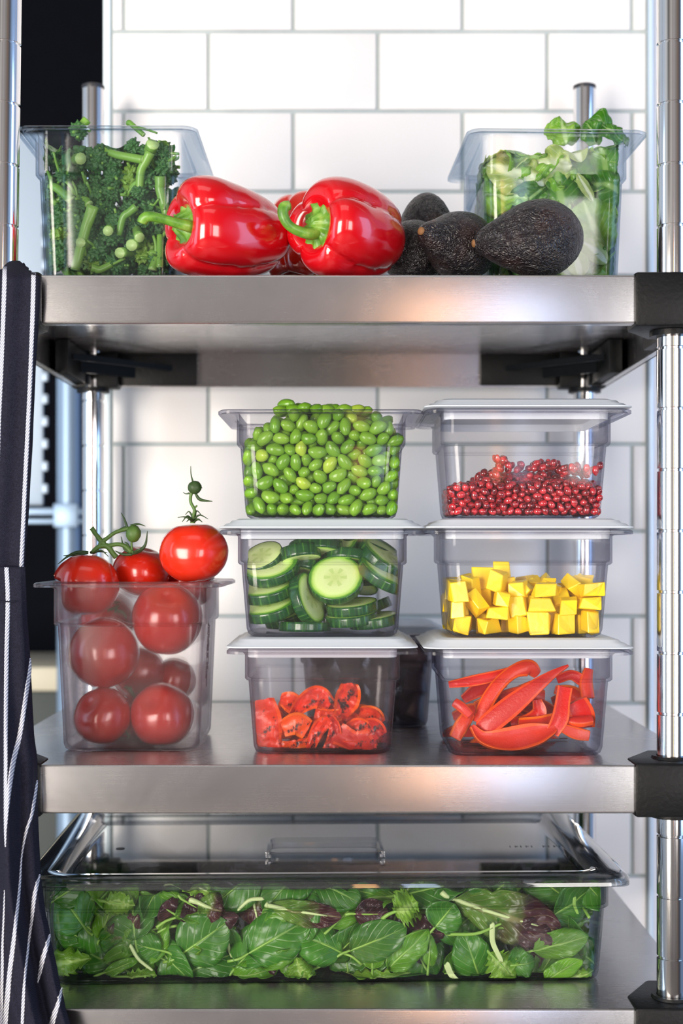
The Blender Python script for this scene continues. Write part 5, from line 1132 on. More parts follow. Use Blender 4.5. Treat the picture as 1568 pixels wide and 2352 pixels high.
heap = []
hx = [(-.0305, -.028, .1010, 2.7), (-.0245, -.033, .0960, .2), (-.0140, -.034, .0975, .3), (-.004, -.036, .0955, 1.2), (.0055, -.034, .0955, .4), (.012, -.030, .0965, 2.9), (.021, -.036, .0950, .3),
      (.030, -.034, .0955, .1), (.038, -.030, .0945, 3.0), (-.020, -.018, .0985, 1.2), (-.006, -.018, .0975, .6), (.007, -.015, .0985, 1.9), (.019, -.018, .0970, .2), (.032, -.016, .0960, .9),
      (-.030, -.012, .0965, .5), (-.036, -.034, .0945, 1.1)]
for k, (a, b, c, r_) in enumerate(hx):
    heap.append((k % 3, Vector((a, b, c)), Euler((rs.uniform(-.4, .4), rs.uniform(-.3, .3), r_))))
for k in range(20):
    heap.append((k % 3, Vector((rs.uniform(-.035, .045), rs.uniform(-.008, .04), .0945 + rs.uniform(-.001, .004))), Euler((rs.uniform(-.4, .4), rs.uniform(-.3, .3), rs.uniform(0, 6)))))
place_sim('edamame', beans, [ellipsoid(.0084, .0058, .0050, kidney=.16, seed=3), ellipsoid(.0077, .0055, .0048, kidney=.1, seed=7), ellipsoid(.0070, .0052, .0046, kidney=.2, seed=12)],
          'edamame_bean', 'shelled green edamame bean in the open pan on top of the centre stack', 'edamame bean', 'edamame beans in the open pan', 300, M['bean'],
          lambda p: p.z < bean_top(p), heap, lambda d: d[1].y - (.5 if d[1].z > .093 else 0),
          'edamame_beans', 'mass of green edamame beans filling the back of the open pan')

arils = unpack(SIM['aril'])


def aril_top(p):
    return .026 + .020 * math.exp(-((p.x + .012) / .030) ** 2) + .017 / (1 + math.exp(-(p.x - .0) / .008)) + .002 * math.sin(p.x * 310)


ex = []
for k in range(70):
    xx = rs.uniform(-.040, .066)
    zt = aril_top(Vector((xx, 0, 0)))
    if zt > .040:
        ex.append((k % 3, Vector((xx, rs.uniform(-.055, .0), min(zt, .0465) + rs.uniform(-.003, .0025))), Euler((rs.uniform(0, 6), rs.uniform(0, 6), rs.uniform(0, 6)))))
for k in range(7):
    ex.append((k % 3, Vector((-.018 + rs.uniform(-.006, .006), -.045 + rs.uniform(-.008, .008), .0495 + rs.uniform(-.002, .003))), Euler((rs.uniform(0, 6), rs.uniform(0, 6), rs.uniform(0, 6)))))
place_sim('arils', arils, [ellipsoid(.0046, .0033, .0032, 10, 7, tip=.45, seed=2), ellipsoid(.0042, .0033, .0031, 10, 7, tip=.35, seed=5), ellipsoid(.0039, .0032, .0029, 10, 7, tip=.5, seed=9)],
          'pomegranate_seed', 'glossy red pomegranate seed in the lidded pan on top of the right stack', 'pomegranate seed', 'pomegranate seeds in the lidded pan', 300, M['aril'],
          lambda p: p.z < aril_top(p), ex, lambda d: d[1].y,
          'pomegranate_seeds', 'mass of red pomegranate seeds behind the front ones in the lidded pan')


def cuboid(a, b, c, seed):
    bm = bmesh.new()
    box(bm, -a, a, -b, b, -c, c)
    r = random.Random(seed)
    for v in bm.verts:
        v.co += Vector((r.uniform(-1, 1) * a, r.uniform(-1, 1) * b, r.uniform(-1, 1) * c)) * .27
    bmesh.ops.bevel(bm, geom=bm.edges[:], offset=.0007, segments=1, affect='EDGES')
    return bm


cubes = unpack(SIM['cube'])
place_sim('mango', cubes, [cuboid(.0078, .0070, .0062, 1), cuboid(.0100, .0063, .0060, 2), cuboid(.0070, .0066, .0058, 3), cuboid(.0085, .0085, .005, 4)],
          'mango_cube', 'yellow mango cube in the middle pan of the right stack', 'mango cube', 'mango cubes in the lidded pan', 300, M['mango'],
          lambda p: p.z < .0445 or abs(p.x) < .04,
          [(k % 4, Vector((rs.uniform(-.055, .06), rs.uniform(-.046, .0), .040 + rs.uniform(-.002, .004))), Euler((rs.uniform(0, 6), rs.uniform(0, 6), rs.uniform(0, 6)))) for k in range(16)])


# ------------------------------------------------------------------ cucumber slices
def cucumber_flesh():
    m, nt, out = newmat('cucumber flesh')
    co = coords(nt)
    sx_ = nn(nt, 'ShaderNodeSeparateXYZ')
    link(nt, co, sx_.inputs[0])
    rr = mathn(nt, 'SQRT', mathn(nt, 'ADD', mathn(nt, 'MULTIPLY', sx_.outputs[0], sx_.outputs[0]), mathn(nt, 'MULTIPLY', sx_.outputs[1], sx_.outputs[1])))
    ang = mathn(nt, 'ARCTAN2', sx_.outputs[1], sx_.outputs[0])
    nz = noisen(nt, co, 120, 3)
    rn = mathn(nt, 'DIVIDE', rr, .0222)
    c = ramp(nt, mathn(nt, 'ADD', rn, mathn(nt, 'MULTIPLY', mathn(nt, 'SUBTRACT', nz, .5), .12)),
             [(0, (.52, .66, .22)), (.30, (.62, .76, .30)), (.52, (.70, .84, .38)), (.80, (.66, .84, .33)), (.93, (.42, .68, .12)), (1, (.08, .28, .02))])
    seed = mathn(nt, 'MULTIPLY', mathn(nt, 'GREATER_THAN', mathn(nt, 'COSINE', mathn(nt, 'MULTIPLY', ang, 6)), .35),
                 mathn(nt, 'MULTIPLY', mathn(nt, 'GREATER_THAN', rn, .20), mathn(nt, 'LESS_THAN', rn, .46)))
    c = mixc(nt, mathn(nt, 'MULTIPLY', seed, .55), c, (.42, .60, .16))
    link(nt, prin(nt, color=c, rough=.25, coat=.3, normal=bump(nt, nz, .15)).outputs[0], out.inputs[0])
    return m


def cucumber_rind():
    m, nt, out = newmat('cucumber rind')
    co = coords(nt)
    sx_ = nn(nt, 'ShaderNodeSeparateXYZ')
    link(nt, co, sx_.inputs[0])
    ang = mathn(nt, 'ARCTAN2', sx_.outputs[1], sx_.outputs[0])
    cmb = nn(nt, 'ShaderNodeCombineXYZ')
    link(nt, mathn(nt, 'MULTIPLY', ang, 7), cmb.inputs[0])
    link(nt, mathn(nt, 'MULTIPLY', sx_.outputs[2], 30), cmb.inputs[1])
    n1 = noisen(nt, cmb.outputs[0], 1, 3)
    c = ramp(nt, n1, [(.35, (.005, .045, .012)), (.55, (.012, .085, .018)), (.72, (.09, .26, .03))])
    link(nt, prin(nt, color=c, rough=.22, normal=bump(nt, n1, .4), coat=.3).outputs[0], out.inputs[0])
    return m


M['cflesh'], M['crind'] = cucumber_flesh(), cucumber_rind()


def cucumber(px, py, Y, nrm, rad=.0222, th=.0085, label='', parts=True):
    c = P(px, py, Y)
    bm = bmesh.new()
    h = th / 2
    lathe(bm, [(0, -h), (rad * .5, -h), (rad - .0012, -h), (rad - .0006, -h + .0004), (rad - .0006, h - .0004), (rad - .0012, h), (rad * .5, h), (0, h)], 40)
    q = Vector(nrm).normalized().to_track_quat('Z', 'Y')
    qm = q.to_matrix()

    def fit(bm):
        for v in bm.verts:
            v.co.x *= 1.03
            v.co = qm.inverted() @ (clamp_world('cucumber', qm @ v.co + c) - c)
    fit(bm)
    o = finish('cucumber_slice', bm, M['cflesh'], auto=40)
    o.matrix_world = Matrix.Translation(c) @ q.to_matrix().to_4x4()
    tag(o, label, 'cucumber slice', 'cucumber slices in the middle pan')
    bm = bmesh.new()
    lathe(bm, [(rad - .0007, -h - .0001), (rad - .0001, -h + .0001), (rad, -h * .5), (rad, h * .5), (rad - .0001, h - .0001), (rad - .0007, h + .0001)], 40)
    fit(bm)
    finish('rind', bm, M['crind'], o)
    return o


cucumber(771, 1332, 1.224, (-.10, -.80, .58), .0238, .0085, 'large cucumber slice facing the front with its seed pattern showing')
cucumber(622, 1303, 1.232, (-.22, -.62, .95), .0250, .009, 'slanted cucumber slice topping the fanned pile at the left of the pan')
cucumber(617, 1352, 1.232, (-.22, -.40, 1.0), .0250, .009, 'second slice down in the fanned cucumber pile at the left')
cucumber(620, 1393, 1.230, (-.25, -.42, 1.0), .0250, .009, 'lowest slice of the fanned cucumber pile at the left')
cucumber(706, 1376, 1.224, (.90, -.42, .32), .0235, .009, 'cucumber slice standing on edge left of the large front slice')
cucumber(808, 1394, 1.232, (-.12, -.16, 1), .0225, .0085, 'cucumber slice lying under the large front slice, upper of two')
cucumber(806, 1420, 1.232, (-.10, -.12, 1), .0228, .0085, 'cucumber slice lying under the large front slice, lower of two')
cucumber(858, 1425, 1.236, (-.14, -.10, 1), .0220, .0085, 'cucumber slice lying flat at the bottom right corner of the pan')
cucumber(700, 1440, 1.228, (.02, .05, 1), .0225, .0085, 'cucumber slice lying on the pan bottom at the front left of centre')
cucumber(885, 1318, 1.236, (.45, -.35, .82), .0270, .009, 'cucumber slice leaning on the right wall of the pan')
cucumber(882, 1280, 1.252, (.55, -.30, .75), .0270, .009, 'cucumber slice sloping down to the right near the rim')
cucumber(725, 1262, 1.246, (-.05, .32, 1), .0235, .010, 'dark sided cucumber slice at the back top, left of centre')
cucumber(690, 1272, 1.232, (-.15, .25, 1), .0175, .011, 'short cucumber piece near the rim, left of centre')
cucumber(605, 1283, 1.240, (-.35, -.55, .75), .0190, .009, 'cucumber slice near the rim at the upper left')
cucumber(770, 1258, 1.262, (-.42, -.52, .74), .0250, .009, 'cucumber slice under the lid with its pale face sloping')
cucumber(835, 1262, 1.272, (.35, .1, .9), .0250, .011, 'dark cucumber slice under the lid at the right')
cucumber(800, 1284, 1.252, (.1, .28, 1), .0240, .009, 'cucumber slice right above the large front slice')
cucumber(690, 1306, 1.256, (.2, .3, 1), .0240, .009, 'cucumber slice behind the standing slice')
rs = random.Random(4)
for k in range(14):
    n = Vector((rs.uniform(-.5, .5), rs.uniform(-.3, .6), 1))
    cucumber(rs.uniform(610, 865), rs.uniform(1310, 1425), 1.262 + (k % 3) * .018, n, .023, .009, 'cucumber slice half hidden at the back of the pan')


# ------------------------------------------------------------------ strips of pepper
def flesh_mat(name, a, b, rough=.3, char=0):
    m, nt, out = newmat(name)
    co = coords(nt, 'Object')
    n1 = noisen(nt, co, 90, 4)
    c = mixc(nt, n1, a, b)
    c = mixc(nt, ramp(nt, objrand(nt), [(.35, 0), (1, .55)]), c, (b[0], b[1] * 1.9 + .015, b[2]))
    c = mixc(nt, ramp(nt, objrand(nt), [(.0, .5), (.3, 0)]), c, (a[0] * .72, a[1] * .5, a[2] * .5))
    if char:
        n2 = noisen(nt, co, 75, 4, .7)
        c = mixc(nt, ramp(nt, n2, [(.55, 0), (.62, 1)]), c, (.03, .008, .008))
    link(nt, prin(nt, color=c, rough=rough, coat=.2, coatr=.1, spec=.35, normal=bump(nt, noisen(nt, co, 330, 4, .7), .5)).outputs[0], out.inputs[0])
    return m


M['pskin'] = flesh_mat('red pepper skin', (.62, .006, .006), (.80, .02, .01), .16)
M['pflesh'] = flesh_mat('red pepper flesh', (.56, .006, .004), (.80, .038, .012), .35)
M['pedge'] = flesh_mat('cut edge', (.85, .05, .002), (.95, .12, .005), .3)
M['rskin'] = flesh_mat('roasted pepper skin', (.55, .008, .006), (.85, .05, .015), .18, 1)
M['rflesh'] = flesh_mat('roasted pepper flesh', (.78, .012, .003), (.92, .07, .005), .25, .3)


def strip(name, key, pts, label, group, nrm=(0, -1, 0), mats=('pskin', 'pflesh', 'pedge'), th=.0048, curl=.35, seg=None, flip=False, wob=0, seed=0):
    """pts: (px, py, Y, width in mm). A curved slab with skin on one side, flesh on the other"""
    P3 = [tuple(P(p[0], p[1], p[2])) + (p[3] * .001,) for p in pts]
    sp = spline(P3, seg or max(14, len(pts) * 7))
    c0 = sum((Vector(p[:3]) for p in sp), Vector()) / len(sp)
    bm = bmesh.new()
    N = Vector(nrm).normalized()
    rings = []
    K = 8
    r_ = random.Random(seed)
    sd = r_.uniform(0, 50)
    for i, p in enumerate(sp):
        c = Vector(p[:3])
        t = (Vector(sp[min(i + 1, len(sp) - 1)][:3]) - Vector(sp[max(i - 1, 0)][:3])).normalized()
        side_ = t.cross(N)
        if side_.length < .15:
            side_ = t.cross(Vector((.3, 0, 1)))
        side_.normalize()
        nn_ = side_.cross(t).normalized()
        if nn_.dot(N) < 0:
            nn_ = -nn_
        wdt = p[3]
        front, back = [], []
        for k in range(K + 1):
            u = k / K * 2 - 1
            sag = -curl * wdt * (u * u) * (.5) * (-1 if flip else 1)
            if wob:
                sag += wob * noise.noise(Vector((c.x * 90 + sd, u * 1.6, c.z * 90))) + wob * .5 * noise.noise(Vector((c.x * 260 + sd, u * 4, c.z * 260)))
            q = c + side_ * (u * wdt / 2) + nn_ * sag
            e = .82 if abs(u) > .99 else 1
            front.append(q + nn_ * th / 2 * e)
            back.append(q - nn_ * th / 2 * e)
        ring = front + back[::-1]
        ring = [clamp_world(key, q, .0006) - c0 for q in ring]
        rings.append(ring)
    R = [[bm.verts.new(q) for q in r] for r in rings]
    n = len(R[0])
    for A, B in zip(R, R[1:]):
        for i in range(n):
            f = bm.faces.new((A[i], A[(i + 1) % n], B[(i + 1) % n], B[i]))
            f.material_index = (2 if i in (0, K - 1) else 1) if i < K else (2 if i in (K, n - 1) else 0)
    for r in (R[0], R[-1]):
        mid_v = bm.verts.new(sum((v.co for v in r), Vector()) / n)
        for i in range(n):
            f = bm.faces.new((r[i], r[(i + 1) % n], mid_v))
            f.material_index = 2
    bmesh.ops.recalc_face_normals(bm, faces=bm.faces[:])
    if flip:
        for f in bm.faces:
            f.material_index = {0: 1, 1: 0, 2: 2}[f.material_index]
    o = finish(name, bm, [M[k] for k in mats], loc=c0, auto=50)
    md = o.modifiers.new('round', 'BEVEL')
    md.width = .0008
    md.segments = 2
    md.limit_method = 'ANGLE'
    md.angle_limit = math.radians(50)
    return tag(o, label, 'pepper strip' if name == 'pepper_strip' else 'roasted pepper', group)


GS = 'raw red pepper strips in the bottom right pan'
N_ = 'pepper_strip'


def S_(pts, label, **kw):
    kw.setdefault('seed', len(pts) + int(pts[0][0]))
    return strip(N_, 'strips', pts, label, GS, **kw)


S_([(1104, 1680, 1.216, 9), (1114, 1670, 1.212, 18), (1170, 1624, 1.210, 19), (1228, 1578, 1.210, 13), (1270, 1548, 1.213, 7), (1304, 1529, 1.215, 2)], 'long wedge of red pepper crossing the pan, flesh side out, pointed at the upper right', nrm=(-.15, -1, .25), curl=.15)
S_([(1082, 1668, 1.209, 4), (1110, 1698, 1.207, 13), (1165, 1706, 1.207, 23), (1222, 1694, 1.208, 22), (1258, 1682, 1.210, 13), (1276, 1676, 1.212, 4)], 'wide boat shaped red pepper slice lying open along the bottom front', nrm=(0, -.8, .6), curl=-.45)
S_([(1098, 1660, 1.222, 12), (1118, 1612, 1.224, 13), (1146, 1570, 1.226, 12), (1180, 1542, 1.228, 12), (1214, 1534, 1.230, 15), (1234, 1548, 1.234, 9)], 'looped red pepper strip rising to the highest point of the pan', nrm=(-.3, -1, .1), curl=.3)
S_([(1296, 1578, 1.222, 13), (1290, 1615, 1.218, 13), (1284, 1650, 1.214, 15), (1266, 1684, 1.213, 12)], 'deep red pepper strip standing upright, skin side out, right of centre', curl=.35, flip=True)
S_([(1232, 1608, 1.232, 8), (1236, 1636, 1.230, 13), (1212, 1656, 1.228, 14), (1172, 1660, 1.227, 9)], 'short curved pepper strip behind the long wedge', curl=.4, flip=True)
S_([(1292, 1672, 1.212, 8), (1322, 1684, 1.211, 11), (1353, 1690, 1.212, 9)], 'orange edged pepper stub at the lower right', curl=.1)
S_([(1298, 1654, 1.216, 5), (1330, 1656, 1.214, 9), (1360, 1652, 1.216, 8)], 'small orange red pepper piece at the right, above the lower stub', nrm=(0, -.7, .7))
S_([(1042, 1612, 1.216, 8), (1062, 1626, 1.213, 9), (1080, 1644, 1.212, 8)], 'small orange pepper strip at the upper left of the pan')
S_([(1080, 1636, 1.222, 10), (1062, 1664, 1.216, 13), (1044, 1696, 1.214, 11)], 'pink red pepper strip leaning at the lower left')
S_([(1352, 1536, 1.240, 8), (1346, 1568, 1.236, 12), (1350, 1604, 1.232, 12)], 'upright pepper strip against the right wall')
S_([(1278, 1560, 1.244, 8), (1310, 1550, 1.242, 9), (1336, 1562, 1.240, 11)], 'pepper strip lying across the back right near the step', flip=True)
S_([(1030, 1572, 1.244, 6), (1090, 1562, 1.242, 10), (1150, 1548, 1.240, 9), (1205, 1528, 1.240, 5)], 'long pepper strip along the back left at the step line', flip=True)
S_([(1106, 1722, 1.210, 5), (1108, 1734, 1.209, 8), (1116, 1738, 1.210, 5)], 'little orange pepper tip poking out at the bottom left')
S_([(1150, 1610, 1.236, 16), (1200, 1600, 1.240, 18), (1250, 1604, 1.240, 14)], 'red pepper strip in the shadow behind the long wedge')
S_([(1190, 1668, 1.222, 16), (1240, 1664, 1.224, 16), (1290, 1650, 1.228, 14)], 'red pepper strip behind the boat shaped slice', flip=True)
S_([(1320, 1610, 1.222, 20), (1334, 1640, 1.224, 22), (1340, 1670, 1.228, 18)], 'broad red pepper piece pressed on the right side', flip=True, curl=.3)
rs = random.Random(8)
for k in range(16):
    x0_, y0_ = rs.uniform(1040, 1350), rs.uniform(1585, 1700)
    a_ = rs.uniform(-1.2, 1.2)
    L_ = rs.uniform(45, 80)
    yy = 1.245 + (k % 4) * .014
    S_([(x0_ - L_ * math.cos(a_), y0_ - L_ * math.sin(a_) * .6, yy, 8), (x0_, y0_ - rs.uniform(-15, 15), yy, 16), (x0_ + L_ * math.cos(a_), y0_ + L_ * math.sin(a_) * .6, yy, 8)],
       'red pepper strip at the back of the pan, mostly hidden', flip=bool(k % 2), seed=k)

GR = 'roasted red pepper pieces in the bottom centre pan'


def R_(pts, label, **kw):
    kw.setdefault('wob', .004)
    kw.setdefault('seed', int(pts[0][0] + pts[0][1]))
    kw.setdefault('th', .0034)
    kw.setdefault('mats', ('rskin', 'rflesh', 'pedge'))
    return strip('roasted_pepper_piece', 'roasted', pts, label, GR, **kw)


R_([(786, 1640, 1.228, 14), (796, 1610, 1.226, 22), (802, 1586, 1.226, 20), (800, 1572, 1.228, 12)], 'charred pepper chunk standing highest in the pan', flip=True, wob=.008)
R_([(645, 1604, 1.232, 10), (668, 1612, 1.230, 18), (690, 1634, 1.232, 14)], 'dark singed pepper flap at the upper left of the pile', flip=True)
R_([(672, 1640, 1.226, 8), (700, 1612, 1.224, 16), (730, 1600, 1.224, 20), (758, 1618, 1.226, 12)], 'folded glossy red pepper piece near the top left', flip=True, wob=.007)
R_([(650, 1672, 1.218, 16), (680, 1662, 1.214, 20), (706, 1676, 1.216, 18)], 'bright orange roasted pepper square left of centre', curl=.2, nrm=(-.2, -1, .3), wob=.002)
R_([(706, 1732, 1.218, 9), (720, 1696, 1.214, 11), (736, 1668, 1.214, 13), (756, 1652, 1.216, 10)], 'upright orange red strip at the front centre', curl=.3)
R_([(756, 1648, 1.216, 9), (768, 1668, 1.215, 10), (766, 1700, 1.214, 13), (752, 1728, 1.216, 11)], 'hooked red strip beside the upright orange one', curl=.4, flip=True)
R_([(774, 1688, 1.214, 20), (812, 1706, 1.212, 19), (850, 1706, 1.213, 20), (862, 1712, 1.216, 12)], 'long red pepper piece with black char spots at the lower right', nrm=(0, -.9, .5), flip=True, wob=.003)
R_([(786, 1716, 1.214, 12), (830, 1722, 1.212, 14), (862, 1720, 1.215, 10)], 'charred pepper piece under the long spotted one', flip=True)
R_([(798, 1672, 1.222, 10), (826, 1668, 1.218, 16), (846, 1680, 1.218, 12)], 'small glossy pepper curl right of centre', flip=True, wob=.007)
R_([(838, 1668, 1.220, 12), (858, 1672, 1.216, 18), (872, 1690, 1.217, 14)], 'red pepper flap against the right wall', flip=True)
R_([(648, 1714, 1.218, 8), (680, 1708, 1.214, 11), (712, 1700, 1.217, 8)], 'flat orange red strip low on the left', nrm=(0, -.7, .7))
R_([(606, 1606, 1.226, 18), (612, 1650, 1.220, 26), (618, 1696, 1.218, 24), (640, 1724, 1.218, 12)], 'large soft red pepper sheet against the left wall', curl=.2)
R_([(722, 1640, 1.226, 14), (752, 1646, 1.226, 14), (780, 1640, 1.228, 10)], 'red pepper piece wedged at the centre of the pile', flip=True)
R_([(828, 1634, 1.232, 10), (856, 1642, 1.228, 16), (872, 1662, 1.228, 12)], 'dark singed pepper edge at the upper right', flip=True, wob=.008)
R_([(660, 1726, 1.220, 12), (700, 1730, 1.219, 14), (740, 1734, 1.222, 10)], 'red pepper strip flat on the pan bottom')
for k in range(14):
    x0_, y0_ = rs.uniform(620, 860), rs.uniform(1640, 1715)
    yy = 1.236 + (k % 4) * .016
    R_([(x0_ - 34, y0_ + rs.uniform(-18, 18), yy, 12), (x0_, y0_ + rs.uniform(-12, 12), yy - .005, 24), (x0_ + 34, y0_ + rs.uniform(-18, 18), yy, 12)],
       'roasted red pepper piece in the back half of the pile', flip=bool(k % 2), seed=k)

# dark purple food in the hidden pan
M['beet'] = flesh_mat('dark purple flesh', (.015, .004, .012), (.05, .010, .028), .25)
rs = random.Random(21)
for k in range(34):
    bm = cuboid(rs.uniform(.010, .017), rs.uniform(.009, .014), rs.uniform(.008, .012), k + 40)
    bmesh.ops.subdivide_edges(bm, edges=bm.edges[:], cuts=1, use_grid_fill=True)
    M4 = Matrix.Translation((.026 + ((k % 4) - 1.5) * .031, 1.436 + ((k // 4) % 3 - 1) * .038, Z1 + .017 + (k // 12) * .026)) @ Euler((rs.uniform(0, 6), rs.uniform(0, 6), rs.uniform(0, 6))).to_matrix().to_4x4()
    c0 = M4.translation.copy()
    for v in bm.verts:
        v.co = clamp_world('dark', M4 @ v.co) - c0
    tag(finish('beetroot_chunk', bm, M['beet'], loc=c0), 'dark purple chunk in the pan behind the two stacks', 'beetroot chunk', 'dark purple chunks in the rear pan')

# ------------------------------------------------------------------ tomatoes
def tomato_mat():
    m, nt, out = newmat('tomato skin')
    co = coords(nt)
    r = objrand(nt)
    n1 = noisen(nt, co, 22, 3)
    c = mixc(nt, n1, (.58, .008, .005), (.82, .045, .010))
    c = mixc(nt, mathn(nt, 'MULTIPLY', r, .5), c, (.60, .006, .008))
    sx_ = nn(nt, 'ShaderNodeSeparateXYZ')
    link(nt, co, sx_.inputs[0])
    c = mixc(nt, ramp(nt, sx_.outputs[2], [(.024, 0), (.034, .45)]), c, (.90, .16, .02))
    link(nt, prin(nt, color=c, rough=.22, coat=.5, coatr=.12, sss=.12, ssr=(.6, .12, .05), sscale=.006, normal=bump(nt, n1, .05)).outputs[0], out.inputs[0])
    return m


M['tomato'] = tomato_mat()
M['vine'] = plain('tomato vine', (.085, .17, .03), .5, var=.35, vscale=120, bmp=.3)
M['sepal'] = plain('dry green sepal', (.035, .075, .02), .55, var=.4, vscale=150, bmp=.3)
TOMS = {}


def tomato(key, px, py, Y, rpx, label, squash=.88, tilt=(0, 0), inside=True):
    c = P(px, py, Y)
    R = rpx * Y / F
    bm = bmesh.new()
    m = 22
    prof = []
    for i in range(m + 1):
        a = PI * i / m
        r = math.sin(a) ** .92
        z = -math.cos(a)
        z -= .16 * math.exp(-(r / .28) ** 2) * (1 if z > 0 else -.35)
        prof.append((max(r, 0) * R if 0 < i < m else 0, z * R * squash))
    lathe(bm, prof, 40)
    E_ = Euler((tilt[0], tilt[1], random.uniform(0, 6))).to_matrix()
    for v in bm.verts:
        a = math.atan2(v.co.y, v.co.x)
        f = 1 + .018 * math.cos(5 * a + px) * (1 if v.co.z > 0 else .5) + .02 * noise.noise(v.co * 40 + Vector((px, 0, 0)))
        v.co.x *= f
        v.co.y *= f
        if inside:
            v.co = E_.inverted() @ (clamp_world('tomatoes', (E_ @ v.co) + c, .0008) - c)
    bmesh.ops.recalc_face_normals(bm, faces=bm.faces[:])
    o = finish('tomato', bm, M['tomato'], loc=c)
    o.rotation_euler = E_.to_euler()
    TOMS[key] = (c, R)
    tag(o, label, 'tomato', 'tomatoes in and on the tall frosted pan')
    return o


random.seed(5)
t1 = tomato(1, 198, 1343, 1.238, 76, 'red tomato at the upper left, half above the pan rim', .93, (.15, -.1))
t2 = tomato(2, 324, 1312, 1.275, 66, 'red tomato above the rim between the left tomato and the topmost one', .85, (-.3, .1))
t3 = tomato(3, 444, 1269, 1.232, 79, 'topmost tomato with a dried stalk, resting on the right of the pan rim', .88, (.06, .05), False)
t4 = tomato(4, 384, 1421, 1.2405, 81, 'large red tomato just under the rim at the right of the pan', 1.02, (.5, .6))
t5 = tomato(5, 240, 1499, 1.2435, 81, 'large red tomato at mid height on the left of the pan', .98, (.6, -.3))
t6 = tomato(6, 236, 1644, 1.2385, 66, 'dark red tomato at the bottom left of the pan', .93, (.9, .3))
t7 = tomato(7, 372, 1642, 1.2415, 73, 'orange red tomato at the bottom right of the pan', .98, (.8, -.6))
tomato(8, 318, 1545, 1.312, 62, 'tomato in the back row at mid height', .95, (1, .3))
tomato(9, 300, 1662, 1.305, 60, 'tomato in the back row at the pan bottom', .95, (1, .8))
tomato(10, 430, 1340, 1.315, 66, 'tomato behind the topmost one, glimpsed right at the rim', .9, (.2, .1))
tomato(11, 250, 1420, 1.318, 64, 'tomato in the back row under the rim at the left', .92, (.6, .1))
tomato(12, 400, 1560, 1.325, 50, 'tomato in the back row behind the gap at the right', .95, (.6, .1))


def tip(bm, pts):
    tube(bm, pts, 6)


def wp(zx, zy, Y, r):
    """pixel of the 2.8x crop of the tomato pan -> world point with radius in mm"""
    p = P(zx / 2.8, 1050 + zy / 2.8, Y)
    return (p.x, p.y, p.z, r * .001)


def plant(name, label, cat, tubes, loc, mat='vine', parent=None, extra=None):
    bm = bmesh.new()
    L = Vector(loc)
    for t in tubes:
        tube(bm, [tuple(Vector(p[:3]) - L) + (p[3],) for p in t], 7)
    if extra:
        extra(bm, L)
    o = finish(name, bm, M[mat], parent, loc=None if parent else loc)
    if label and not parent:
        tag(o, label, cat)
    return o


# stalk of the topmost tomato (children of it)
def child_world(o, parent):
    o.parent = parent
    bpy.context.view_layer.update()
    o.matrix_parent_inverse = parent.matrix_world.inverted()


def plant_part(name, tubes, parent, mat='sepal', blobs=()):
    c = Vector(tubes[0][0][:3]) if tubes else Vector(blobs[0][:3])
    bm = bmesh.new()
    for t in tubes:
        tube(bm, [tuple(Vector(p[:3]) - c) + (p[3],) for p in t], 7)
    for b in blobs:
        g = bmesh.ops.create_icosphere(bm, subdivisions=3, radius=b[3])
        for v in g['verts']:
            v.co = Vector((v.co.x, v.co.y, v.co.z * b[4])) * (1 + .08 * noise.noise(v.co * 300)) + Vector(b[:3]) - c
    o = finish(name, bm, M[mat], loc=c)
    bpy.context.view_layer.update()
    o.parent = parent
    o.matrix_parent_inverse = parent.matrix_world.inverted()
    return o


YS = 1.228
plant_part('stalk', [[wp(1238, 425, YS, 2.4), wp(1240, 385, YS, 1.6), wp(1250, 340, YS, 1.5), wp(1226, 290, YS, 1.4), wp(1228, 240, YS, 1.5), wp(1248, 205, YS, 2.0)],
                     [wp(1248, 330, YS, 1.0), wp(1268, 310, YS, .7)]], t3, 'vine')
plant_part('calyx', [[wp(1240, 415, YS, 1.8), wp(1205, 380, YS - .006, .9), wp(1172, 415, YS - .01, .3)], [wp(1235, 405, YS, 1.2), wp(1190, 385, YS, .7), wp(1142, 388, YS, .25)],
                     [wp(1245, 400, YS, 1.2), wp(1285, 372, YS, .7), wp(1338, 398, YS, .25)], [wp(1240, 390, YS, 1.1), wp(1215, 350, YS, .6), wp(1190, 372, YS, .25)],
                     [wp(1248, 410, YS, 1.6), wp(1275, 400, YS - .008, .9), wp(1300, 418, YS - .012, .3)], [wp(1250, 395, YS, 1.2), wp(1265, 345, YS + .005, .6), wp(1300, 380, YS + .008, .25)],
                     [wp(1236, 410, YS, 1.6), wp(1222, 396, YS - .012, .9), wp(1200, 415, YS - .016, .3)]], t3)
plant_part('dried_bud', [[wp(1240, 160, YS, .9), wp(1228, 110, YS, .5), wp(1226, 58, YS, .25)], [wp(1218, 232, YS, .9), wp(1195, 236, YS, .5), wp(1176, 226, YS, .25)],
                         [wp(1255, 230, YS, 1.0), wp(1280, 268, YS, 1.5), wp(1320, 280, YS, 1.0), wp(1366, 284, YS, .3)], [wp(1280, 175, YS, .8), wp(1300, 200, YS, .25)]],
           t3, blobs=[tuple(P(1252 / 2.8, 1050 + 195 / 2.8, YS)) + (.0062, .95)])
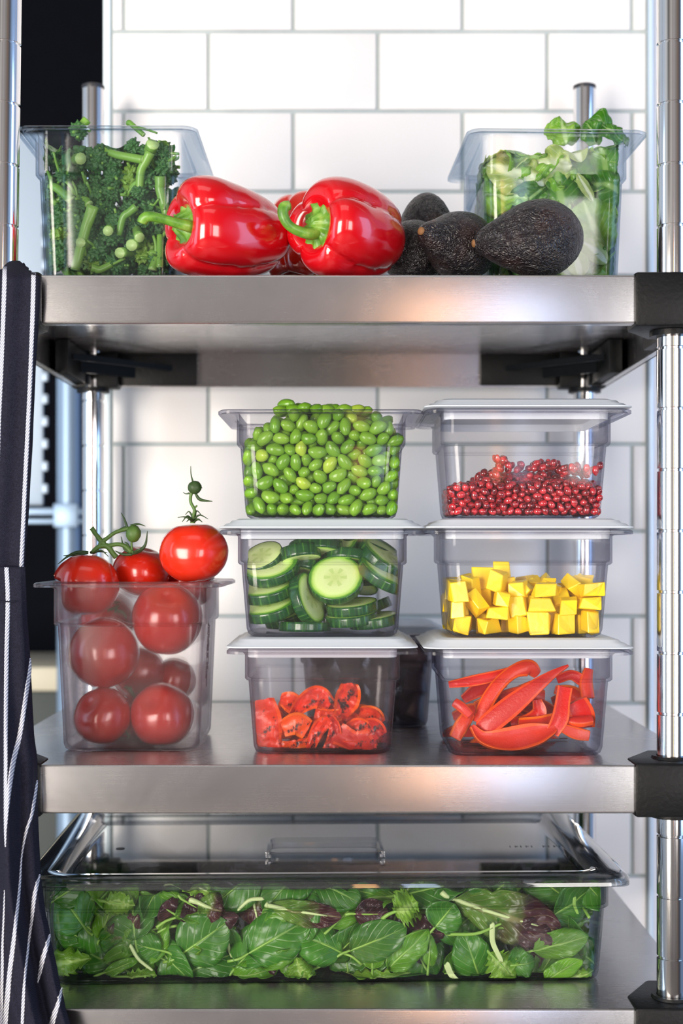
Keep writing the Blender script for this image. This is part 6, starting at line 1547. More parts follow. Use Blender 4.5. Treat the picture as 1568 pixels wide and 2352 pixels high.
# leafy calyx of the left tomato
plant_part('calyx', [[wp(570, 615, 1.245, 1.6), wp(500, 612, 1.243, 1.5), wp(440, 635, 1.235, 1.1), wp(372, 688, 1.225, .3)], [wp(560, 618, 1.245, 1.3), wp(470, 630, 1.24, .9), wp(408, 634, 1.24, .3)],
                     [wp(600, 615, 1.245, 1.3), wp(650, 600, 1.24, .8), wp(698, 640, 1.235, .3)], [wp(580, 614, 1.245, 1.5), wp(640, 606, 1.25, .9), wp(690, 615, 1.25, .3)]], t1)
YV = 1.243
vine = plant('tomato_vine', 'forked green tomato vine with a small bud lying across the two left tomatoes', 'vine',
             [[wp(588, 455, YV, 2.5), wp(620, 500, YV, 2.1), wp(655, 545, YV, 2.6)], [wp(590, 610, YV, 1.7), wp(640, 575, YV, 2.2), wp(690, 572, YV, 2.8), wp(720, 610, YV, 2.4), wp(748, 645, YV, 2.6)],
              [wp(655, 545, YV, 2.2), wp(690, 520, YV, 1.8), wp(740, 485, YV, 1.7), wp(800, 465, YV, 1.9), wp(835, 460, YV, 2.2)], [wp(640, 575, YV, 1.8), wp(655, 545, YV, 2.6), wp(680, 570, YV, 2.0)],
              [wp(690, 572, YV, 2.2), wp(750, 560, YV, 1.9), wp(800, 570, YV, 2.1), wp(845, 610, YV, 2.4)], [wp(845, 530, YV, .9), wp(846, 575, YV, 1.1), wp(850, 615, YV, 1.6)]], P(655 / 2.8, 1050 + 560 / 2.8, YV))
plant_part('sepal', [[wp(820, 460, YV, 1.3), wp(800, 400, YV, .9), wp(778, 358, YV, .25)], [wp(840, 440, YV, 1.3), wp(890, 430, YV, .9), wp(935, 444, YV, .25)],
                     [wp(815, 450, YV, 1.2), wp(775, 462, YV, .8), wp(752, 480, YV, .25)], [wp(860, 450, YV, 1.0), wp(880, 455, YV, .7), wp(896, 475, YV, .25)],
                     [wp(850, 620, YV, 1.6), wp(900, 600, YV, 1.8), wp(935, 560, YV, 1.2), wp(948, 475, YV, .3)], [wp(845, 615, YV, 1.4), wp(800, 590, YV, 1.2), wp(778, 510, YV, .3)],
                     [wp(850, 625, YV, 1.5), wp(790, 625, YV, 1.2), wp(738, 602, YV, .3)], [wp(840, 600, YV, 1.3), wp(820, 560, YV, 1.0), wp(800, 545, YV, .3)], [wp(860, 615, YV, 1.5), wp(885, 600, YV - .006, 1.2), wp(905, 590, YV - .008, .3)]], vine)
plant_part('green_bud', [], vine, 'bud' if 'bud' in M else 'vine', blobs=[tuple(P(858 / 2.8, 1050 + 492 / 2.8, YV)) + (.0068, 1.15)])
plant_part('calyx', [[wp(760, 960, 1.243, 1.6), wp(720, 975, 1.238, 1.5), wp(690, 985, 1.235, .8)], [wp(740, 985, 1.24, 1.8), wp(790, 1000, 1.236, 1.4), wp(815, 1035, 1.235, .5)],
                     [wp(750, 940, 1.243, 1.2), wp(730, 930, 1.24, .9), wp(775, 935, 1.238, .4)]], t5)
plant_part('calyx', [[wp(830, 1480, 1.25, 2.0), wp(850, 1520, 1.25, 1.6), wp(870, 1540, 1.25, .8)], [wp(830, 1490, 1.25, 1.6), wp(800, 1475, 1.25, .8)], [wp(800, 1760, 1.24, 1.2), wp(830, 1790, 1.235, 1.4), wp(822, 1810, 1.23, .4)]], t6)


# ------------------------------------------------------------------ bell peppers
def pepper_mat(name, a, b):
    m, nt, out = newmat(name)
    co = coords(nt)
    n1 = noisen(nt, co, 16, 3)
    c = mixc(nt, n1, a, b)
    link(nt, prin(nt, color=c, rough=.16, coat=.6, coatr=.08, spec=.55, normal=bump(nt, noisen(nt, co, 60, 3), .06)).outputs[0], out.inputs[0])
    return m


M['pepper'] = pepper_mat('red bell pepper skin', (.48, .001, .006), (.62, .004, .009))
M['pepper2'] = pepper_mat('orange red bell pepper skin', (.66, .012, .006), (.80, .03, .01))


def green_stem():
    m, nt, out = newmat('pepper stem green')
    co = coords(nt)
    n1 = noisen(nt, co, 90, 4)
    c = ramp(nt, n1, [(.3, (.045, .15, .012)), (.55, (.14, .32, .03)), (.75, (.32, .46, .10))])
    link(nt, prin(nt, color=c, rough=.38, normal=bump(nt, n1, .3)).outputs[0], out.inputs[0])
    return m


M['pstem'] = green_stem()


def pepper(c, axis, roll, length, rad, label, mat, stem, lobes=4, seed=0, zscale=1.0, clampz=None):
    """axis: direction from the bottom to the stem end"""
    bm = bmesh.new()
    prof = [(0, .35), (.14, .355), (.26, .39), (.42, .46), (.60, .50), (.80, .47), (.94, .38), (1.0, .22), (.97, .02), (.90, -.18), (.80, -.34), (.66, -.455), (.48, -.50), (.32, -.485), (.18, -.44), (.08, -.42), (0, -.415)]
    sp = spline(prof, 60)
    sp = [(max(a, 0), b) for a, b in sp]
    sp[0], sp[-1] = (0, sp[0][1]), (0, sp[-1][1])
    lathe(bm, [(a * rad, b * length) for a, b in sp], 96)
    for v in bm.verts:
        a = math.atan2(v.co.y, v.co.x)
        rr = math.hypot(v.co.x, v.co.y) / rad
        zz = v.co.z / length
        a += .25 * math.sin(zz * 2 + seed)
        valley = 1 - abs(math.sin(lobes / 2 * a + seed)) ** .55
        k = 1 - valley * (.17 if zz > 0 else .13) * min(1, rr * 1.6) + .045 * math.sin(a * 1 + seed * 3) + .05 * noise.noise(Vector((math.cos(a), math.sin(a), zz * 1.5)) * 1.3 + Vector((seed, 0, 0)))
        v.co.x *= k
        v.co.y *= k
        v.co.z += length * (.030 * math.sin(2 * a + seed) * rr) - length * valley * .05 * rr * (1 if zz > .2 else (-1 if zz < -.2 else 0))
    q = Vector(axis).normalized().to_track_quat('Z', 'Y').to_matrix().to_4x4() @ Matrix.Rotation(roll, 4, 'Z')
    for v in bm.verts:
        v.co = q @ v.co
        v.co.z *= zscale
        if clampz is not None:
            v.co.z = max(v.co.z, clampz)
    bmesh.ops.recalc_face_normals(bm, faces=bm.faces[:])
    o = finish('bell_pepper', bm, M[mat], loc=c)
    tag(o, label, 'bell pepper', 'red bell peppers on the top shelf')
    # calyx: lobed green disc in the dimple; stem: tube along given path
    bm = bmesh.new()
    lathe(bm, [(0, .012), (.006, .0115), (.011, .0045), (.017, .0016), (.0215, .002), (.023, .0), (.019, -.003), (0, -.004)], 40)
    ac = (q.to_3x3() @ Vector((0, 0, length * .395)))
    for v in bm.verts:
        a = math.atan2(v.co.y, v.co.x)
        r_ = math.hypot(v.co.x, v.co.y)
        k = 1 + .16 * math.cos(5 * a + seed) * (r_ / .023)
        v.co.x *= k
        v.co.y *= k
        v.co.z += .28 * max(0, r_ - .009) - .0 + .0012 * math.sin(9 * a)
        v.co = q.to_3x3() @ (v.co * (rad / .044) * 1.08)
        v.co += ac
    bmesh.ops.recalc_face_normals(bm, faces=bm.faces[:])
    finish('calyx', bm, M['pstem'], o)
    bm = bmesh.new()
    st = [tuple(ac)[:3] + (.0066,)] + [tuple(Vector(p[:3]) - Vector(c)) + (p[3],) for p in stem]
    tube(bm, st, 12, seg=22)
    finish('stem', bm, M['pstem'], o)
    return o


def pz(px, py, Y, r):
    return tuple(P(px, py, Y)) + (r * .001,)


Y1 = 1.200
pepper(P(523, 536, Y1), (-.80, -.56, .03), .9, .098, .0425, 'large red bell pepper lying left of centre with its curled stem pointing left', 'pepper',
       [pz(444, 522, 1.166, 5.6), pz(405, 512, 1.160, 4.4), pz(372, 502, 1.157, 4.0), pz(343, 497, 1.156, 4.4), pz(330, 503, 1.157, 4.6), pz(326, 512, 1.158, 4.2)], seed=.6)
pepper(P(806, 540, Y1), (-.72, -.66, .02), .2, .088, .0435, 'red bell pepper at the centre with a hooked green stem rising to the left', 'pepper',
       [pz(715, 537, 1.166, 5.2), pz(684, 530, 1.160, 4.4), pz(662, 516, 1.157, 4.2), pz(650, 494, 1.156, 4.6), pz(652, 476, 1.157, 4.8), pz(664, 472, 1.159, 4.0)], seed=2.1)
pepper(P(694, 560, 1.300), (.15, .45, .9), .5, .088, .037, 'orange red bell pepper standing behind and between the two front peppers', 'pepper2',
       [pz(722, 462, 1.31, 5.0), pz(726, 446, 1.31, 4.4), pz(733, 440, 1.31, 4.6), pz(738, 442, 1.31, 3.0)], seed=1.2)
pepper(P(552, 560, 1.335), (.5, .7, .3), .5, .075, .033, 'red bell pepper almost hidden behind the large left one', 'pepper',
       [pz(610, 560, 1.36, 5.0), pz(622, 555, 1.37, 4.4)], seed=3.2)


# ------------------------------------------------------------------ avocados
def avocado_mat():
    m, nt, out = newmat('avocado skin')
    co = coords(nt)
    v = nn(nt, 'ShaderNodeTexVoronoi')
    v.inputs['Scale'].default_value = 330
    v.inputs['Randomness'].default_value = 1
    link(nt, mixc(nt, .05, co, nn(nt, 'ShaderNodeTexNoise').outputs[1]), v.inputs['Vector'])
    n1 = noisen(nt, co, 26, 4)
    n3 = noisen(nt, co, 380, 3)
    c = ramp(nt, n1, [(.30, (.004, .005, .006)), (.50, (.010, .007, .009)), (.66, (.024, .011, .010)), (.80, (.016, .020, .007))])
    c = mixc(nt, ramp(nt, v.outputs[0], [(.0, .55), (.45, 0)]), c, (.055, .036, .034))
    c = mixc(nt, ramp(nt, noisen(nt, co, 60, 3), [(.70, 0), (.76, 1)]), c, (.16, .06, .02))
    h = mathn(nt, 'ADD', mathn(nt, 'MULTIPLY', v.outputs[0], -1.0), mathn(nt, 'MULTIPLY', n3, .4))
    link(nt, prin(nt, color=c, rough=.36, spec=.55, normal=bump(nt, h, .85, .0016)).outputs[0], out.inputs[0])
    return m


M['avocado'] = avocado_mat()
M['scar'] = plain('stalk scar', (.20, .09, .03), .7, var=.4, vscale=200)


def avocado(c, axis, length, rad, label, seed, neck=.55):
    bm = bmesh.new()
    n = 40
    prof = []
    for i in range(n + 1):
        a = PI * i / n
        z = -math.cos(a)
        r = math.sin(a)
        # narrow towards +z
        k = 1 - (1 - neck) * (1 / (1 + math.exp(-(z - .35) * 5)))
        prof.append((r * k if 0 < i < n else 0, z * (1 if z < 0 else 1.18)))
    lathe(bm, [(a * rad, b * length / 2.18) for a, b in prof], 64)
    q = Vector(axis).normalized().to_track_quat('Z', 'Y').to_matrix()
    for v in bm.verts:
        p = v.co * 90
        f = 1 + .020 * noise.noise(v.co * 45 + Vector((seed, 0, 0)))
        v.co = v.co * f + v.co.normalized() * .00045 * noise.noise(v.co * 420)
        v.co = q @ v.co
    bmesh.ops.recalc_face_normals(bm, faces=bm.faces[:])
    o = finish('avocado', bm, M['avocado'], loc=c)
    tag(o, label, 'avocado', 'dark avocados on the top shelf')
    bm = bmesh.new()
    lathe(bm, [(0, .0012), (.0022, .001), (.0034, .0), (.0036, -.002), (0, -.003)], 16)
    tipz = length / 2.18 * 1.18
    for v in bm.verts:
        v.co = q @ (v.co + Vector((0, 0, tipz)))
    finish('stalk_scar', bm, M['scar'], o)
    return o


avocado(P(1222, 550, 1.185), (-.97, -.16, -.10), .096, .0350, 'largest avocado, lying front right with its narrow end to the left', 1, .58)
avocado(P(1048, 562, 1.215), (-.66, -.70, .08), .090, .0315, 'avocado left of the largest one, its browned narrow end towards the front left', 2, .52)
avocado(P(978, 555, 1.300), (.05, .2, .95), .088, .0290, 'avocado standing upright behind the others', 3, .92)
avocado(P(952, 582, 1.250), (.2, .9, .1), .088, .0300, 'dark avocado half hidden behind the central red pepper', 4, .6)


# ------------------------------------------------------------------ broccolini
def floret_mat():
    m, nt, out = newmat('broccolini floret')
    co = coords(nt)
    v = nn(nt, 'ShaderNodeTexVoronoi')
    v.inputs['Scale'].default_value = 520
    link(nt, co, v.inputs['Vector'])
    n1 = noisen(nt, co, 70, 3)
    c = mixc(nt, n1, (.010, .075, .016), (.05, .17, .028))
    c = mixc(nt, ramp(nt, v.outputs[0], [(0, .55), (.5, 0)]), c, (.09, .26, .05))
    c = mixc(nt, mathn(nt, 'GREATER_THAN', objrand(nt), .9), c, (.16, .30, .03))
    link(nt, prin(nt, color=c, rough=.5, normal=bump(nt, v.outputs[0], -.9, .0018)).outputs[0], out.inputs[0])
    return m


M['floret'] = floret_mat()
M['bstem'] = organic('broccolini stem', (.10, .26, .035), (.22, .42, .06), .32, 80, bmp=.1)
M['bcut'] = plain('pale cut stem end', (.42, .60, .20), .4, var=.1)
M['bleaf'] = organic('broccolini leaf', (.012, .10, .02), (.04, .20, .03), .4, 60)
rs = random.Random(17)


def floret_proto(seed):
    bm = bmesh.new()
    bmesh.ops.create_icosphere(bm, subdivisions=5, radius=1)
    out = []
    for v in bm.verts:
        p = v.co.normalized()
        d, _ = noise.voronoi(p * 2.3 + Vector((seed * 7.1, 0, 0)))
        d2, _ = noise.voronoi(p * 6.5 + Vector((0, seed * 3.3, 0)))
        k = 1 - .50 * d[0] - .20 * d2[0]
        if p.z < -.2:
            k *= 1 - .35 * (-.2 - p.z)
        out.append(Vector((p.x * k, p.y * k, p.z * k * .8)))
    faces = [[v.index for v in f.verts] for f in bm.faces]
    bm.free()
    return out, faces


FP = [floret_proto(s) for s in range(1, 5)]


def broccolini(base, top, rst, rfl, label, bend=.012, fl=True, leaf=False, sub=None):
    """base: cut end, top: crown, both world points"""
    base, top = Vector(base), Vector(top)
    mid = (base + top) / 2 + Vector((rs.uniform(-1, 1), rs.uniform(-.4, .4), rs.uniform(-1, 1))) * bend
    o = empty('broccolini', mid)
    tag(o, label, 'broccolini', 'broccolini in the tall clear pan')
    bm = bmesh.new()
    tube(bm, [tuple(base - mid) + (rst * 1.08,), tuple(mid.lerp(base, .5) - mid) + (rst,), (0, 0, 0, rst * .95), tuple(top - mid) + (rst * .85,)], 10, cap_mi=1, seg=14)
    d = (top - mid).normalized()
    for k in range(3 if fl else 1):
        s0 = mid.lerp(top, rs.uniform(.2, .7)) - mid
        off = Vector((rs.uniform(-1, 1), rs.uniform(-1, 1), rs.uniform(-.3, 1))) * .012
        tube(bm, [tuple(s0) + (rst * .5,), tuple(s0 + d * .008 + off * .6) + (rst * .42,), tuple(s0 + d * .016 + off) + (rst * .35,)], 7, seg=6)
    for v in bm.verts:
        v.co = clamp_world('broccolini', v.co + mid, .001) - mid
    finish('stem', bm, [M['bstem'], M['bcut']], o)
    if fl:
        pv, pf = FP[rs.randrange(4)]
        R = Euler((rs.uniform(-.6, .6), rs.uniform(-.6, .6), rs.uniform(0, 6))).to_matrix()
        q = d.to_track_quat('Z', 'Y').to_matrix()
        me = bpy.data.meshes.new('floret')
        vs = [clamp_world('broccolini', q @ (R @ (p * rfl)) + top, .0005 + .0012 * ((i * 7919) % 13) / 13) - mid for i, p in enumerate(pv)]
        me.from_pydata(vs, [], pf)
        for p in me.polygons:
            p.use_smooth = True
        me.materials.append(M['floret'])
        f = bpy.data.objects.new('floret', me)
        COL.objects.link(f)
        f.parent = o
    if leaf:
        bm = bmesh.new()
        leaf_surface(bm, .035, .012, curl=.5, ruf=.003, seed=rs.random() * 50)
        q = Vector((rs.uniform(-.4, .4), -1, rs.uniform(0, .8))).to_track_quat('Z', 'Y').to_matrix()
        for v in bm.verts:
            v.co = clamp_world('broccolini', q @ v.co + mid + d * .02, .0006) - mid
        finish('leaf', bm, M['bleaf'], o)
    return o


def leaf_surface(bm, L, Wd, curl=.3, ruf=.0, seed=0, n=14, m=8, serr=0, lobes=0, blunt=.3, twist=0, th=0, uvl=None, rib=.0):
    """a leaf in the xy plane, stem at the origin, tip at +y L, normal +z; smooth ovate outline"""
    rows = []
    for i in range(n + 1):
        t = i / n
        wv = math.sin(PI * (t ** (.5 + blunt))) ** (.62 if not serr else .8) if 0 < t < 1 else 0
        wv = Wd * (wv + .06)
        if serr:
            wv *= 1 + serr * math.sin(t * PI * 2 * lobes) * (1 if i % 2 else .4)
        row = []
        for j in range(m + 1):
            u = j / m * 2 - 1
            x = u * wv / 2 * (1 if not serr else 1 + serr * .5 * noise.noise(Vector((u * 3, t * 9, seed))))
            y = t * L
            z = -curl * L * (t - .5) ** 2 - curl * .9 * x * x / max(Wd, 1e-4) + rib * Wd * abs(u) * .35
            z += ruf * noise.noise(Vector((x * 75, y * 75, seed))) * (.5 + abs(u) * 1.3)
            z += ruf * .55 * noise.noise(Vector((x * 190, y * 190, seed + 9))) * (.35 + abs(u))
            a = twist * (t - .5)
            x, z = x * math.cos(a) - z * math.sin(a), x * math.sin(a) + z * math.cos(a)
            v = bm.verts.new((x, y, z))
            row.append(v)
        rows.append(row)
    uv = bm.loops.layers.uv.verify()
    for i in range(n):
        for j in range(m):
            f = bm.faces.new((rows[i][j], rows[i][j + 1], rows[i + 1][j + 1], rows[i + 1][j]))
            for lp, (a, b) in zip(f.loops, ((i, j), (i, j + 1), (i + 1, j + 1), (i + 1, j))):
                lp[uv].uv = (b / m, a / n)
    return rows


def bz(zx, zy, Y):
    """pixel of the 2x crop (origin 0,180) -> world"""
    return P(zx / 2, 180 + zy / 2, Y)


# hand placed stems seen through the front wall
ZCAP['broccolini'] = .001
bl = [((428, 585, 1.252), (345, 880, 1.256), 5.2, 0, 'thick bare stem with its forked foot at the lower left, upright against the front'),
      ((770, 268, 1.262), (600, 300, 1.285), 4.0, 9, 'stem lying across the top right with its cut end to the right'),
      ((660, 375, 1.255), (470, 330, 1.27), 3.8, 13, 'pale stem running across just above the step line'),
      ((735, 450, 1.256), (770, 640, 1.262), 4.8, 0, 'dark green stem leaning at the right wall'),
      ((690, 340, 1.254), (640, 520, 1.262), 4.2, 11, 'upright stem crossing the step line at the right'),
      ((625, 590, 1.256), (545, 720, 1.262), 3.6, 0, 'bent stem at the centre right'),
      ((330, 560, 1.260), (230, 500, 1.27), 4.2, 0, 'yellowish stem at the left under the step'),
      ((700, 880, 1.256), (690, 800, 1.262), 4.0, 0, 'short upright stem in the bottom right corner'),
      ((420, 870, 1.257), (520, 850, 1.262), 3.6, 0, 'stem lying flat at the bottom centre'),
      ((410, 580, 1.262), (310, 545, 1.268), 3.8, 12, 'stem slanting to the left above the forked one'),
      ((735, 870, 1.256), (735, 720, 1.262), 3.6, 0, 'thin stem standing at the bottom right wall'),
      ((590, 205, 1.27), (660, 260, 1.262), 2.6, 0, 'thin dark stalk hooked over the rim'),
      ((400, 190, 1.33), (360, 240, 1.325), 4.2, 12, 'stem end poking above the rim at the left')]
for a, b, r_, f_, lab in bl:
    if 'rim' in lab:
        ZCAP['broccolini'] = -.05
    broccolini(bz(*a), bz(*b), r_ * .001, f_ * .001, 'broccolini: ' + lab if False else lab.replace('stem', 'broccolini stem', 1).replace('stalk', 'broccolini stalk', 1), bend=.006, fl=f_ > 0)
# cut ends facing the front
ZCAP['broccolini'] = .001
for k, (zx, zy, r_) in enumerate(((370, 368, 5.0), (640, 730, 4.4), (602, 765, 5.0), (548, 800, 4.6), (702, 298, 5.6), (368, 752, 4.2), (495, 700, 4.4))):
    p = bz(zx, zy, 1.249)
    broccolini(p, p + Vector((rs.uniform(-.02, .02), .05, rs.uniform(-.01, .02))), r_ * .001, .010, 'broccolini with its round pale cut end turned to the front', bend=.003)
# florets filling the pan
spots = []
for zy in range(262, 900, 66):
    for zx in range(205, 800, 78):
        spots.append((zx + rs.uniform(-24, 24), zy + rs.uniform(-20, 20), 0))
for k, (zx, zy, _) in enumerate(spots):
    Y = 1.270 + rs.uniform(-.006, .014)
    top = bz(zx, zy, Y)
    base = top + Vector((rs.uniform(-.04, .04), rs.uniform(.01, .05), rs.uniform(-.04, .03)))
    broccolini(base, top, rs.uniform(.0028, .0042), rs.uniform(.0125, .0185), 'dark green broccolini head pressed towards the front of the pan', bend=.006, leaf=(k % 5 == 0))
for k in range(34):
    top = Vector((-.2085 + rs.uniform(-.055, .055), rs.uniform(1.295, 1.375), TOP + .02 + rs.uniform(0, .098)))
    base = top + Vector((rs.uniform(-.04, .04), rs.uniform(-.02, .04), rs.uniform(-.03, .02)))
    broccolini(base, top, .0036, rs.uniform(.016, .021), 'broccolini head in the back half of the pan', bend=.006)


# ------------------------------------------------------------------ leaves
def leaf_mat(name, dark, light, vein, rough=.35, veins=1.0, tip_=None, ribw=.06, n_=7):
    m, nt, out = newmat(name)
    uv = nn(nt, 'ShaderNodeTexCoord').outputs['UV']
    s = nn(nt, 'ShaderNodeSeparateXYZ')
    link(nt, uv, s.inputs[0])
    co = coords(nt)
    r = objrand(nt)
    u = mathn(nt, 'ABSOLUTE', mathn(nt, 'SUBTRACT', s.outputs[0], .5))
    nz = noisen(nt, co, 55, 4, .6, .4)
    c = mixc(nt, ramp(nt, nz, [(.3, 0), (.7, 1)]), dark, light)
    c = mixc(nt, mathn(nt, 'MULTIPLY', r, .55), c, tuple(x * .55 for x in dark))
    if tip_:
        c = mixc(nt, ramp(nt, mathn(nt, 'ADD', s.outputs[1], mathn(nt, 'MULTIPLY', mathn(nt, 'SUBTRACT', nz, .5), .5)), [(.42, 0), (.66, 1)]), c, tip_)
    # side veins: stripes slanting away from the midrib
    ph = mathn(nt, 'SUBTRACT', mathn(nt, 'MULTIPLY', s.outputs[1], n_), mathn(nt, 'MULTIPLY', u, n_ * .9))
    sv = mathn(nt, 'ABSOLUTE', mathn(nt, 'SUBTRACT', mathn(nt, 'FRACT', ph), .5))
    svm = ramp(nt, sv, [(0, 1), (.06, .6), (.13, 0)])
    rib = ramp(nt, mathn(nt, 'ADD', u, mathn(nt, 'MULTIPLY', s.outputs[1], ribw * .5)), [(0, 1), (ribw * .6, .9), (ribw, 0)])
    vm = mathn(nt, 'MAXIMUM', mathn(nt, 'MULTIPLY', svm, .38), rib)
    c = mixc(nt, mathn(nt, 'MULTIPLY', vm, veins), c, vein)
    h = mathn(nt, 'ADD', mathn(nt, 'MULTIPLY', vm, -.8), mathn(nt, 'MULTIPLY', nz, .5))
    nrm = bump(nt, h, .5, .0016)
    p = prin(nt, color=c, rough=rough, normal=nrm, coat=.15)
    tl = nn(nt, 'ShaderNodeBsdfTranslucent')
    link(nt, mixc(nt, .6, c, light), tl.inputs[0])
    mx = nn(nt, 'ShaderNodeMixShader')
    mx.inputs[0].default_value = .28
    link(nt, p.outputs[0], mx.inputs[1])
    link(nt, tl.outputs[0], mx.inputs[2])
    link(nt, mx.outputs[0], out.inputs[0])
    return m


M['lettuce'] = leaf_mat('bright lettuce', (.13, .42, .02), (.46, .72, .08), (.66, .82, .42), .32, .8, ribw=.10, n_=9)
M['lettuce_dark'] = leaf_mat('dark outer lettuce', (.035, .22, .01), (.18, .48, .04), (.45, .68, .22), .32, .8, ribw=.08, n_=9)
M['lettuce_pale'] = leaf_mat('pale lettuce heart', (.50, .66, .14), (.70, .80, .28), (.86, .90, .66), .32, .9, ribw=.25, n_=6)
M['lettuce_rib'] = plain('white lettuce rib', (.78, .86, .64), .3, var=.08, vscale=60)
M['spinach'] = leaf_mat('spinach', (.035, .20, .014), (.11, .37, .035), (.32, .56, .14), .30, .75, ribw=.045, n_=6)
M['young'] = leaf_mat('young green leaf', (.10, .36, .010), (.24, .55, .03), (.38, .60, .15), .32, .8, ribw=.06, n_=7)
M['red_leaf'] = leaf_mat('red lettuce leaf', (.10, .26, .03), (.24, .42, .06), (.40, .36, .16), .30, .7, tip_=(.075, .014, .024), ribw=.10, n_=8)
M['purple'] = leaf_mat('dark red leaf', (.035, .010, .018), (.09, .022, .030), (.20, .05, .07), .28, .8, ribw=.05, n_=7)
M['frisee'] = leaf_mat('frilly green leaf', (.16, .42, .02), (.34, .62, .05), (.52, .74, .20), .34, .8, ribw=.2, n_=10)
M['rib'] = plain('pale leaf stalk', (.62, .76, .36), .35, var=.12, vscale=60)
M['gstalk'] = plain('green leaf stalk', (.26, .48, .08), .35, var=.2, vscale=60)


def leaf(name, key, c, nrm, roll, L, Wd, mat, label, cat, group, stalk=0, stalkmat='gstalk', stalkr=.0011, pad=.0006, **kw):
    c = Vector(c)
    bm = bmesh.new()
    leaf_surface(bm, L, Wd, **kw)
    q = Vector(nrm).normalized().to_track_quat('Z', 'Y').to_matrix() @ Matrix.Rotation(roll, 3, 'Z')
    sh = Vector((0, -L * .5, 0))

    def place(bm):
        for i, v in enumerate(bm.verts):
            w_ = q @ (v.co + sh) + c
            v.co = clamp_world(key, w_, pad) - c
    place(bm)
    o = finish(name, bm, M[mat], loc=c)
    md = o.modifiers.new('thickness', 'SOLIDIFY')
    md.thickness = .0005
    md.offset = 0
    tag(o, label, cat, group)
    if stalk:
        bm = bmesh.new()
        cv = kw.get('curl', .3)
        zf = lambda y: -cv * L * (y / L - .5) ** 2
        tube(bm, [(rs.uniform(-.2, .2) * stalk, -stalk, zf(0) - stalk * .15, stalkr * 1.25), (0, -stalk * .5, zf(0), stalkr * 1.15), (0, 0, zf(0) + .0002, stalkr), (0, L * .35, zf(L * .35) + .0002, stalkr * .75), (0, L * .8, zf(L * .8), stalkr * .3)], 8, seg=14)
        place(bm)
        finish('stalk', bm, M[stalkmat], o)
    return o


# ------------------------------------------------------------------ chopped lettuce, top right
GL = 'chopped lettuce in the tall clear pan'
rs = random.Random(31)


def lz(zx, zy, Y):
    """pixel of the 2x crop (origin 784,180) -> world"""
    return P(784 + zx / 2, 180 + zy / 2, Y)


def lett(zx, zy, Y, L, Wd, mat, label, nrm=None, roll=None, ruf=.016, **kw):
    nrm = nrm or (rs.uniform(-.6, .6), -1, rs.uniform(-.5, .6))
    leaf('lettuce_piece', 'lettuce', lz(zx, zy, Y), nrm, rs.uniform(0, 6.28) if roll is None else roll, L, Wd, mat, label, 'lettuce piece', GL, curl=rs.uniform(-.2, .8), ruf=ruf, seed=rs.random() * 90, n=26, m=20, blunt=.5, **kw)


ZCAP['lettuce'] = .003
lett(1060, 300, 1.272, .042, .026, 'lettuce_pale', 'whitish thick lettuce rib square near the top of the pan', (.1, -1, .3), .3, .002)
lett(800, 440, 1.272, .056, .040, 'lettuce_pale', 'pale yellow green lettuce heart piece at the left under the step line', (0, -1, .2), 1.2, .006)
lett(950, 400, 1.272, .042, .042, 'lettuce_pale', 'crinkled yellow lettuce heart at the step line', None, None, .012)
lett(860, 345, 1.275, .055, .055, 'lettuce', 'bright frilly lettuce piece at the upper left of the pan', None, 1.5, .014)
lett(760, 310, 1.28, .050, .046, 'lettuce_pale', 'pale lettuce piece tucked at the upper left wall')
lett(1165, 790, 1.268, .032, .019, 'lettuce_pale', 'thick white lettuce rib at the lower right beside the largest avocado', (.1, -1, 0), .9, .001)
lett(1085, 850, 1.266, .026, .020, 'lettuce_pale', 'white lettuce rib at the very bottom right', (0, -1, .1), .2, .001)
lett(1120, 500, 1.268, .030, .010, 'lettuce_pale', 'narrow white rib of lettuce at the centre right', (0, -1, .1), .5, .002)
lett(1160, 680, 1.270, .052, .050, 'lettuce', 'bright crinkled lettuce piece above the white rib at the lower right', None, .4, .014)
lett(1000, 500, 1.274, .075, .070, 'lettuce_dark', 'broad green lettuce leaf with radiating veins at the centre', (.1, -1, .1), .1, .008)
lett(1200, 345, 1.275, .058, .056, 'lettuce_dark', 'dark green lettuce leaf filling the upper right of the pan', None, .2, .010)
lett(1200, 490, 1.276, .060, .050, 'lettuce_dark', 'dark green lettuce piece at the right wall', None, 1.2, .010)
lett(730, 540, 1.272, .050, .035, 'lettuce', 'soft lettuce piece at the left wall behind the step')
lett(850, 560, 1.27, .040, .030, 'lettuce_dark', 'small dark lettuce frill above the largest avocado')
# sticking up above the rim
ZCAP['lettuce'] = -.05
leaf('lettuce_piece', 'lettuce', lz(1020, 235, 1.30), (.1, -1, .3), .1, .030, .034, 'lettuce', 'bright lettuce tip rising above the rim at the centre', 'lettuce piece', GL, curl=.3, ruf=.010, seed=4, n=22, m=18, blunt=.5)
leaf('lettuce_piece', 'lettuce', lz(1230, 240, 1.31), (.2, -1, .4), .9, .045, .024, 'lettuce_dark', 'dark lettuce leaf lying over the rim at the right', 'lettuce piece', GL, curl=.3, ruf=.010, seed=5, n=22, m=18, blunt=.5)
leaf('lettuce_piece', 'lettuce', lz(1150, 246, 1.30), (.2, -1, .4), .4, .026, .024, 'lettuce_dark', 'small dark lettuce tip at the rim right of the centre one', 'lettuce piece', GL, curl=.3, ruf=.010, seed=6, n=22, m=18, blunt=.5)
ZCAP['lettuce'] = .003
for zy in range(270, 900, 88):
    for zx in range(730, 1290, 95):
        if zy < 300 and zx < 900:
            continue
        lett(zx + rs.uniform(-25, 25), zy + rs.uniform(-20, 20), 1.290 + rs.uniform(-.004, .012), rs.uniform(.05, .075), rs.uniform(.045, .062),
             'lettuce' if rs.random() < .5 else ('lettuce_dark' if rs.random() < .9 else 'lettuce_pale'), 'crinkled lettuce piece packed behind the front ones')
